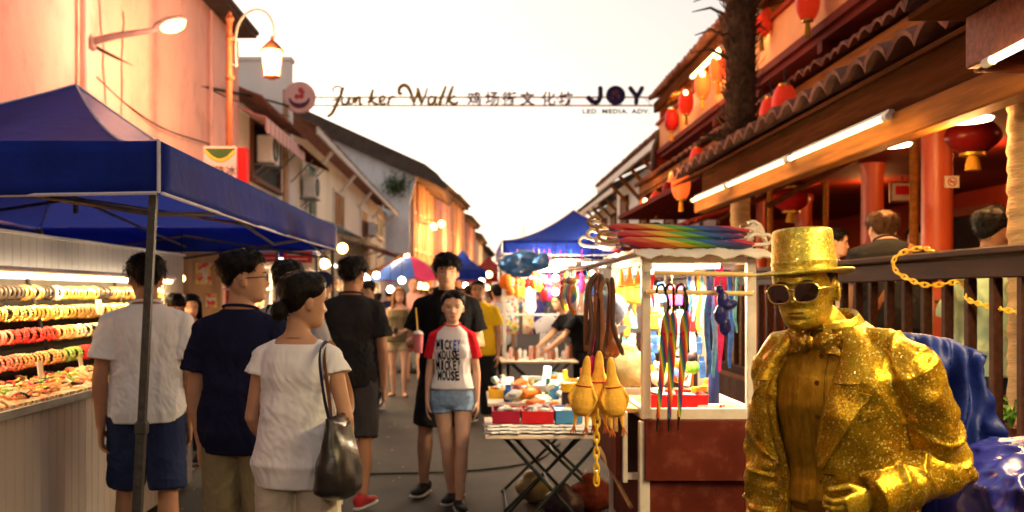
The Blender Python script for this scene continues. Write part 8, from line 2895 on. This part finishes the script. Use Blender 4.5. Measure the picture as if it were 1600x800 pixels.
P5 = build_person('man in navy cap and pale grey shirt looking down behind the charcoal shirt', px_x(506, 9.0), 9.0, -6, 1.77, shirt=dict(mat='tee_grey', collar='crew', hem=0.84), bottom=dict(mat='shorts_khaki', len=0.5), hair=('short', 'hair_black', 0.012), head=(0, 22, 0), head_off=(0, -0.02, -0.01), skin='skin', brow='hair_black')
c = MB()
HM = P5.HM
c.rings([[HM @ (head_surf(2 * PI * j / 36, lerp(0.68, 1.0, i / 12), 1.0, 0) + (head_surf(2 * PI * j / 36, lerp(0.68, 1.0, i / 12), 1.0, 0) - V(0, 0.005, 0.13)).normalized() * 0.02) for j in range(36)] for i in range(13)], False, True)
c.sheet(lambda u, v: HM @ V(lerp(-0.082, 0.082, u), -0.075 - 0.085 * v * math.sin(PI * (0.12 + 0.76 * u)) - 0.035 * math.sin(PI * u), 0.162 - 0.02 * v - 0.018 * (2 * u - 1) ** 2 * -1 * 0.5), 16, 6, 0.005)
cp = obj('cap', c, 'tee_navy', P5.root, True, world=False, sharp=50)
q = HM @ V(0, -0.113, 0.195)
obj('cap_badge', MB().lathe([(0.001, 0), (0.019, 0), (0.021, 0.004), (0.016, 0.007), (0.001, 0.007)], q + V(0, -0.004, 0), 18, Matrix.Rotation(R(75), 3, 'X')), 'tee_white', cp, True, world=False)
obj('cap_badge_ring', MB().lathe([(0.006, 0.007), (0.013, 0.007), (0.013, 0.0095), (0.006, 0.0095)], q + V(0, -0.004, 0), 16, Matrix.Rotation(R(75), 3, 'X'), cap=False), 'tee_navy', cp, True, world=False)
P6 = build_person('tall man in charcoal tee and grey shorts walking away with bag strap', px_x(549, 7.4), 7.4, 178, 1.845, shirt=dict(mat='tee_charcoal', collar='crew', hem=0.83, sleeve=0.68, flare=0.012, wr=0.017), bottom=dict(mat='shorts_grey', len=0.52, loose=0.024), shoes='sneaker_red', hair=('short', 'hair_black', 0.024), skin='skin_tan', vox=0.008, legs={1: dict(u=(0.03, -0.22, -1), f=(0.02, 0.1, -1)), -1: dict(u=(-0.03, 0.1, -1), f=(-0.02, 0.42, -1))}, arms={1: dict(u=(0.14, -0.1, -1), f=(0.0, -0.35, -1)), -1: dict(u=(-0.15, 0.06, -1), f=(-0.02, -0.05, -1), curl=0.6)}, head=(-18, 3, 0), tufts=900)
P7 = build_person('man in black shirt seen in profile beyond the charcoal shirt man', px_x(577, 13.4), 13.4, -68, 1.75, shirt=dict(mat='tee_black', collar='crew', hem=0.82, sleeve=0.8), bottom=dict(mat='pants_black', len=0.95), shoes='sneaker_white', hair=('short', 'hair_black', 0.02), skin='skin', vox=0.011, legs={1: dict(u=(0.03, -0.16, -1), f=(0.0, 0.1, -1)), -1: dict(u=(-0.03, 0.12, -1), f=(0, 0.2, -1))}, head=(-10, 8, 0))
P8 = build_person('fair haired woman in olive sleeveless top and khaki shorts walking towards us', px_x(623, 15.3), 15.3, -4, 1.67, fem=True, shirt=dict(mat='tank_olive', sleeve=0, neck=1.37, hem=0.86, name='tank_top'), bottom=dict(mat='shorts_khaki', len=0.22), shoes='sandal_brown', hair=('long', 'hair_fair', 0.016), skin='skin_pale', vox=0.01, arms={1: dict(u=(0.22, 0.06, -1), f=(-0.55, -0.75, -0.3)), -1: dict(u=(-0.22, 0.06, -1), f=(0.45, -0.75, -0.35))}, legs={1: dict(u=(0.03, -0.12, -1), f=(-0.02, 0.08, -1)), -1: dict(u=(-0.03, 0.06, -1), f=(0.0, 0.16, -1))}, head=(20, 4, 0))
t = thing('mobile_phone', 'dark phone held in both hands by the woman in olive', 'phone', tuple(P8.root.location), R(-4), None, P8.s)
m = MB().box(P8.arm[1][2].lerp(P8.arm[-1][2], 0.5) + V(0, -0.1, 0.03), (0.075, 0.14, 0.01), Matrix.Rotation(R(35), 3, 'X'), bev=0.004)
obj('case', m, 'tee_black', t, world=False)
P9 = build_person('tall man in pinkish tee behind the woman in olive', px_x(646, 18), 18, 4, 1.86, shirt=dict(mat='tee_pink', collar='crew', hem=0.84), bottom=dict(mat='tee_red', len=0.5), shoes='sandal_brown', hair=('receding', 'hair_brown', 0.012), skin='skin_pale', vox=0.012)
P10 = build_person('tall young man in black polo holding a pink drink behind the girl', px_x(698, 7.78), 7.78, 2, 1.862, shirt=dict(mat='tee_black', collar='polo', hem=0.86, sleeve=0.66, flare=0.012, tip=0.0), bottom=dict(mat='pants_black', len=0.5, loose=0.022), shoes='sneaker_black', hair=('fringe', 'hair_black', 0.03), skin='skin', vox=0.0075, legs={-1: dict(u=(-0.16, -0.05, -1), f=(-0.03, 0.08, -1), toe=(-0.35, -1, 0)), 1: dict(u=(-0.02, 0.02, -1), f=(-0.02, 0.12, -1), toe=(0.1, -1, 0))}, arms={-1: dict(u=(-0.3, 0.05, -1), f=(0.08, -0.8, 0.1), palm=(1, -0.1, 0), fist=0.55, curl=0.3, thumb=0.3), 1: dict(u=(0.22, 0.03, -1), f=(-0.62, -0.75, 0.25))}, head=(0, 2, 0), tufts=1000)
S, E, Wr, hd = P10.arm[-1]
HMw = world_of(P10.root)
pm('drink_pink', (0.72, 0.22, 0.26), 0.25, 0.2, 14, spec=0.5)
pm('straw_yellow', (0.72, 0.45, 0.06), 0.4, 0.1)
stripes('straw_stripe', [(0.72, 0.45, 0.06), (0.72, 0.45, 0.06), (0.25, 0.13, 0.02)], 60, 0.4, 'Z')
wc = HMw @ (Wr + hd * 0.085 + V(0.03, -0.02, 0))
wc = V(wc.x, wc.y, wc.z - 0.02)
t = thing('drink_cup', "clear cup of pink drink with ice and a striped straw in the young man's hand", 'drink', wc)
obj('cup', MB().lathe([(0.028, -0.075), (0.03, -0.07), (0.04, 0.06), (0.042, 0.064), (0.036, 0.062), (0.004, 0.06)], wc, 20), 'drink_pink', t, True)
obj('ice', displace(MB().ball(wc + V(0, 0, 0.07), (0.036, 0.036, 0.022), 16, 10), lambda p, n: 0.006 * fr((p.x * 90, p.y * 90, p.z * 90))), 'pack_white', t, True)
obj('straw', MB().tube([wc + V(0.0, 0, 0.02), wc + V(-0.018, 0.0, 0.26)], 0.0055, 8), 'straw_stripe', t, True)
P11 = build_person('girl in red sleeved white tee and denim shorts with sunglasses on her head', px_x(707, 7.28), 7.28, -3, 1.585, fem=True, girth=0.94, shirt=dict(mat='tee_white', sleeve_mat='tee_red', collar='crew', collar_mat='tee_red', hem=0.955, sleeve=0.62, flare=0.016, wr=0.008, drape=0.5), bottom=dict(mat='denim', len=0.155, loose=0.014, top=1.03, kick=0.008), shoes='sneaker_black', hair=('bun', 'hair_black', 0.024), skin='skin_pale', vox=0.006, headw=1.0, legs={-1: dict(u=(0.1, 0.1, -1), f=(0.07, 0.3, -1)), 1: dict(u=(-0.02, -0.2, -1), f=(-0.05, 0.02, -1))}, arms={1: dict(u=(0.16, 0.04, -1), f=(0.03, -0.16, -1), curl=0.4), -1: dict(u=(-0.14, 0.05, -1), f=(-0.06, -0.05, -1), curl=0.4)}, head=(3, 4, 2))
HM = P11.HM
g = MB()
for sd in (1, -1):
 N = 20
 g.add([HM @ V(sd * 0.034 + 0.03 * math.cos(2 * PI * q / N), -0.09 - 0.012 * math.sin(2 * PI * q / N) + 0.1 * abs(0.034 + 0.03 * math.cos(2 * PI * q / N)) ** 2 * 9, 0.196 + 0.02 * math.sin(2 * PI * q / N)) for q in range(N)] + [HM @ V(sd * 0.034, -0.098, 0.197)], [(q, (q + 1) % N, N) for q in range(N)])
 g.tube([HM @ V(sd * 0.062, -0.075, 0.198), HM @ V(sd * 0.083, -0.01, 0.17), HM @ V(sd * 0.084, 0.03, 0.14)], 0.003, 6)
g.tube([HM @ V(-0.01, -0.094, 0.198), HM @ V(0.01, -0.094, 0.198)], 0.003, 6)
sg = obj('sunglasses', g, 'glass_dark', P11.root, True, world=False)
bt = BVHTree.FromPolygons(P11.shirt_mb.v, P11.shirt_mb.f)

def on_tee(s, z, width, size, seed, mat='tee_black', cxo=-0.018):
 r2 = random.Random(seed)
 out = MB()
 x = -width / 2
 step = width / len(s)
 for i, ch in enumerate(s):
  m = text_mb(ch, size * r2.uniform(0.95, 1.1), 0.0, bold=0.045 * size, res=2)
  xs = [p.x for p in m.v]
  c = (min(xs) + max(xs)) / 2
  k = min(1.0, step * 0.92 / max(0.0001, max(xs) - min(xs)))
  rot = Matrix.Rotation(r2.uniform(-0.08, 0.1), 3, 'Z')
  vs = []
  for p in m.v:
   q = rot @ V((p.x - c) * k, p.y, 0)
   X, Z = (cxo + x + step * (i + 0.5) + q.x, z + q.y + r2.uniform(0, 0))
   h, nn, _, _ = bt.ray_cast(V(X, -1, Z), V(0, 1, 0))
   vs.append((h if h else V(X, -0.13, Z)) + V(0, -0.003, 0))
  out.add(vs, m.f)
 return out
for i, (w, z) in enumerate((('MICKEY', 1.27), ('MOUSE', 1.19), ('MICKEY', 1.11), ('MOUSE', 1.03))):
 if i % 2 == 0:
  a = on_tee('MICK', z, 0.13, 0.098, i, cxo=-0.056)
  b_ = on_tee('EY', z, 0.056, 0.098, i + 9, cxo=0.04)
  if i == 0:
   obj('shirt_lettering', a, 'tee_black', P11.shirt, world=False, fix=False)
   obj('shirt_lettering', b_, 'scarf_blue', P11.shirt, world=False, fix=False)
  else:
   obj('shirt_lettering', a.join(b_), 'tee_black', P11.shirt, world=False, fix=False)
 else:
  obj('shirt_lettering', on_tee(w, z, 0.175, 0.098, i, cxo=-0.022), 'tee_black', P11.shirt, world=False, fix=False)
P12 = build_person('man in yellow tee with dark print walking towards us', px_x(748, 12), 12, -10, 1.73, girth=1.08, shirt=dict(mat='tee_yellow', collar='crew', hem=0.83, flare=0.016), bottom=dict(mat='pants_black', len=0.95), shoes='sneaker_black', hair=('short', 'hair_black', 0.014), skin='skin', vox=0.01, legs={1: dict(u=(0.03, -0.16, -1), f=(0, 0.06, -1)), -1: dict(u=(-0.03, 0.12, -1), f=(0, 0.25, -1))}, arms={1: dict(u=(0.2, 0.02, -1), f=(0.0, -0.3, -1)), -1: dict(u=(-0.2, 0.08, -1), f=(0.1, -0.5, -0.8))})
bt2 = BVHTree.FromPolygons(P12.shirt_mb.v, P12.shirt_mb.f)
m = MB()
r2 = random.Random(3)
for q in range(9):
 cxp, czp, rp = (r2.uniform(-0.07, 0.07), 1.24 + r2.uniform(-0.05, 0.06), r2.uniform(0.018, 0.035))
 vs = []
 for k in range(8):
  X, Z = (cxp + rp * math.cos(k * PI / 4) * r2.uniform(0.6, 1), czp + rp * math.sin(k * PI / 4) * r2.uniform(0.6, 1))
  h, nn, _, _ = bt2.ray_cast(V(X, -1, Z), V(0, 1, 0))
  vs.append((h if h else V(X, -0.14, Z)) + V(0, -0.004 - 0.0004 * q, 0))
 m.add(vs, [tuple(range(8))])
obj('shirt_print', m, 'strap_brown', P12.shirt, world=False, fix=False)
P13 = build_person('man in white shirt and black trousers walking away beside the tables', px_x(777, 14.5), 14.5, 190, 1.7, shirt=dict(mat='tee_white', collar='crew', hem=0.84), bottom=dict(mat='pants_black', len=0.95), shoes='sneaker_black', hair=('short', 'hair_black', 0.02), skin='skin', vox=0.012)
far = [(663, 21, 0, 1.66, True, 'tee_pink', 'woman in pink behind the drink cup, far in the crowd', 'denim_dark', 'long'), (677, 23.5, 10, 1.72, False, 'top_white', 'man in white deep in the crowd behind the young man', 'pants_black', 'short'), (722, 22, 0, 1.7, False, 'tee_charcoal', 'man in charcoal far behind the yellow shirt man', 'denim_dark', 'short'), (733, 17.5, 170, 1.72, False, 'tee_red', 'person in red shirt walking away behind the yellow shirt', 'pants_black', 'short'), (608, 22, 180, 1.68, False, 'tee_navy', 'man in navy walking away near the far shelves', 'pants_olive', 'short'), (590, 20, 170, 1.6, True, 'top_white', 'woman in white walking away near the white bulbs', 'denim', 'bun'), (655, 30, 0, 1.7, False, 'tee_grey', 'grey shirted figure beyond the parasol', 'denim_dark', 'short'), (690, 34, 180, 1.7, False, 'tee_yellow', 'yellow shirted figure far down the street', 'pants_black', 'short'), (715, 36, 0, 1.64, True, 'tee_pink', 'pink shirted figure under the far red tent', 'denim', 'long'), (745, 28, 180, 1.72, False, 'tee_black', 'black shirted figure under the far dark blue tent', 'pants_olive', 'short'), (762, 33, 5, 1.7, False, 'tee_white', 'white shirted figure near the street end', 'denim_dark', 'short'), (770, 22, 175, 1.66, True, 'tee_red', 'woman in red near the right stall tables', 'denim', 'bun'), (640, 38, 5, 1.7, False, 'tee_navy', 'navy shirted figure in front of the orange tent', 'denim_dark', 'short'), (730, 42, 0, 1.7, False, 'tee_grey', 'smallest grey figure at the street end', 'pants_black', 'short')]
for px, y, yaw, H, fm, mt, lab, bm_, hs in far:
 build_person(lab, px_x(px, y), y, yaw, H, fem=fm, shirt=dict(mat=mt, hem=0.84), bottom=dict(mat=bm_, len=0.9 if 'denim' != bm_ else 0.3), shoes='sneaker_black', hair=(hs, 'hair_black' if y % 3 else 'hair_brown', 0.018), skin='skin' if y % 2 else 'skin_tan', vox=0.016, tufts=40, face=y < 25, legs={1: dict(u=(0.03, -0.14, -1), f=(0, 0.06, -1)), -1: dict(u=(-0.03, 0.12, -1), f=(0, 0.2, -1))})
build_person('stall woman with dark fringe looking down behind the counter end', px_x(268, 8.9), 8.9, 30, 1.58, fem=True, shirt=dict(mat='tee_red', hem=0.84), bottom=dict(mat='pants_black', len=0.95), hair=('fringe', 'hair_black', 0.022), skin='skin_pale', head=(10, 22, 0), head_off=(0, -0.03, -0.01), vox=0.009)
build_person('stall woman in pale pink tee standing at the end of the jewellery counter', px_x(297, 9.3), 9.3, -10, 1.56, fem=True, shirt=dict(mat='tee_pink', hem=0.84, collar='crew'), bottom=dict(mat='denim_dark', len=0.95), hair=('long', 'hair_black', 0.02), skin='skin_pale', head=(30, 12, 0), vox=0.009)
build_person('stallholder in black bending over the white table under the tent', px_x(912, 12.9), 12.9, -70, 1.66, lean=35, shirt=dict(mat='tee_black', hem=0.84), bottom=dict(mat='pants_black', len=0.95), hair=('short', 'hair_black', 0.02), head=(0, 5, 0), head_off=(0, -0.02, 0), arms={1: dict(u=(0.1, -0.7, -1), f=(0, -0.8, -0.6)), -1: dict(u=(-0.1, -0.7, -1), f=(0, -0.8, -0.6))}, vox=0.012)
SIT = {1: dict(u=(0.16, -1, -0.12), f=(0.02, 0.05, -1)), -1: dict(u=(-0.16, -1, -0.12), f=(-0.02, 0.05, -1))}

def sit(label, px, ytop, Y, yaw, shirt, hair, head, skin='skin', hs=1.72, **k):
 ztop = CAM_Z - (ytop - CY) * Y / F_PX
 return build_person(label, px_x(px, Y), Y, yaw, hs, z0=ztop - 1.73 * hs / 1.72, shirt=shirt, bottom=dict(mat='denim_dark', len=0.95), shoes='sneaker_black', hair=hair, head=head, skin=skin, seated=True, legs=SIT, vox=0.008, tufts=900, **k)
G1 = sit('brown haired man in dark shirt with shoulder strap seated with his back to the rail', 1394, 306, 7.0, 172, dict(mat='tee_charcoal', hem=0.88, collar='crew'), ('receding', 'hair_brown', 0.02), (6, 6, 0), 'skin_pale', 1.9, girth=1.2, lean=16, head_off=(0, -0.055, -0.055))
st_ = thing('shoulder_strap', 'grey brown bag strap across the back of the seated brown haired man', 'strap', tuple(G1.root.location), R(172), None, G1.s)
bt3 = BVHTree.FromPolygons(G1.shirt_mb.v, G1.shirt_mb.f)
pts = []
for q in range(14):
 X, Z = (lerp(-0.13, 0.16, q / 13), lerp(1.42, 0.98, q / 13))
 h, nn, _, _ = bt3.ray_cast(V(X, 1, Z), V(0, -1, 0))
 pts.append((h if h else V(X, 0.12, Z)) + V(0, 0.006, 0))
obj('webbing', MB().tube(pts, 0.019, 8, flat=0.18, up=(1, 0, 0.6)), 'strap_bag', st_, True, world=False)
sit('young man in pale green shirt with short black hair seated nearest the rail', 1550, 325, 5.75, 118, dict(mat='shirt_green', hem=0.88, collar='crew', sleeve=0.7), ('fade', 'hair_black', 0.03), (-14, 6, 0), 'skin_tan', 1.95)
sit('pale faced guest in profile just past the gold hat', 1302, 356, 8.2, 62, dict(mat='tee_white', hem=0.88), ('short', 'hair_black', 0.02), (8, 4, 0), 'skin_pale', 1.66)
sit('guest with black hair half hidden behind the brown haired man', 1434, 352, 9.2, -35, dict(mat='tee_grey', hem=0.88), ('short', 'hair_black', 0.022), (0, 6, 0), 'skin_pale', 1.68)
for i, (x, y, lab) in enumerate(((3.3, 7.55, 'square wooden table between the terrace guests'), (3.6, 6.3, 'wooden table by the man in green'))):
 t = thing('dining_table', lab, 'table', (x, y, 0.79), 0, 'terrace tables')
 obj('table_top', MB().box((x, y, 1.52), (0.6, 0.6, 0.03), bev=0.005), 'wood_red', t)
 obj('pedestal', MB().lathe([(0.22, 0.79), (0.22, 0.82), (0.04, 0.85), (0.04, 1.5)], V(x, y, 0), 16), 'wood_brown', t)
for px, Y, lab in ((1394, 7.0, 'tall wooden stool under the brown haired man'), (1550, 5.75, 'tall wooden stool under the man in green'), (1302, 8.2, 'tall wooden stool under the pale faced guest'), (1434, 9.2, 'tall wooden stool under the half hidden guest')):
 x = px_x(px, Y)
 ytop = {1394: 306, 1550: 325, 1302: 356, 1434: 352}[px]
 zs = CAM_Z - (ytop - CY) * Y / F_PX - 1.73 * (1.134 if px in (1394, 1550) else 1) + 0.79 * (1.134 if px in (1394, 1550) else 1)
 t = thing('stool', lab, 'stool', (x, Y, 0.79), 0, 'stools of the terrace')
 obj('seat', MB().lathe([(0.17, zs - 0.03), (0.18, zs - 0.02), (0.17, zs), (0.002, zs)], V(x, Y, 0), 20), 'wood_red', t)
 for a in (0.8, 2.4, 3.9, 5.5):
  obj('leg', MB().tube([V(x + 0.13 * math.cos(a), Y + 0.13 * math.sin(a), zs - 0.03), V(x + 0.19 * math.cos(a), Y + 0.19 * math.sin(a), 0.79)], 0.016, 8), 'wood_brown', t)
t = thing('fill_lamp', 'added fill lamp on a steel stand beside the camera, out of view', 'lamp', V(-0.9, 0.5, 0))  # added lamp outside the view, brightens the gold man's face
obj('stand', MB().lathe([(0.16, 0), (0.16, 0.02), (0.015, 0.04), (0.013, 2.0)], V(-0.9, 0.5, 0), 14), 'steel_dark', t, True)
obj('bulb', MB().ball(V(-0.9, 0.5, 2.07), 0.05, 12, 8), 'bulb_warm', t, True)
point_light('fill_lamp_light', V(-0.9, 0.56, 2.07), 30, (1, 0.74, 0.44), 0.06)
OR = (1, 0.5, 0.17)
WM = (1, 0.72, 0.38)
point_light('street_lamp_light', at(268, 37, 13.0) + V(0.35, -0.3, -0.25), 200, (1, 0.41, 0.24), 0.3)
for y in (6.6, 9.0, 11.4):
 area_light('beam_tube_light', (TX - 0.16, y, TZ - 0.08), 0.06, 6, (1, 0.6, 0.2), (0, R(-25), 0), 1.7)
for y in (1.2, 2.6):
 area_light('near_tube_light', (2.1, y, 2.6), 0.06, 58, (1, 0.74, 0.34), (0, R(-8), 0), 1.2)
area_light('near_tube_light', (2.18, 3.8, 2.57), 0.06, 30, (1, 0.68, 0.28), (0, R(-20), 0), 0.9)
for p, wt in ((at(1510, 194, 5.7), 55), (at(1391, 234, 7.2), 55)):
 point_light('pendant_light', p + V(0, 0, -0.06), wt * 0.7, (1, 0.5, 0.15), 0.1)
for p, wt in ((V(5.2, 10.2, 2.9), 30), (V(5.4, 13.6, 2.9), 26), (V(5.6, 7.2, 2.9), 18)):
 point_light('terrace_light', p, wt, (1, 0.36, 0.09), 0.2)
for y in (16.3, 13.8, 10.8, 8.6, 19.2):
 point_light('gallery_light', V(3.95, y, 5.33) if y > 13 else V(4.6, y, 5.5), 40, (1, 0.5, 0.16), 0.1)
for px, py, y, wt in ((1009, 318, 20.4, 18), (1064, 280, 13.0, 14), (1098, 128, 16.7, 14), (1122, 102, 15.7, 14)):
 point_light('lantern_light', at(px, py, y) + V(-0.25, -0.2, 0), wt, (1, 0.35, 0.08), 0.1)
for y in (60, 64, 72, 82, 96, 115):
 point_light('far_lamp_light', V((y - 57) * 0.085 - 2.3, y, 5.3), 620, (1, 0.42, 0.13), 0.3)
bpy.data.scenes.remove(TMP)
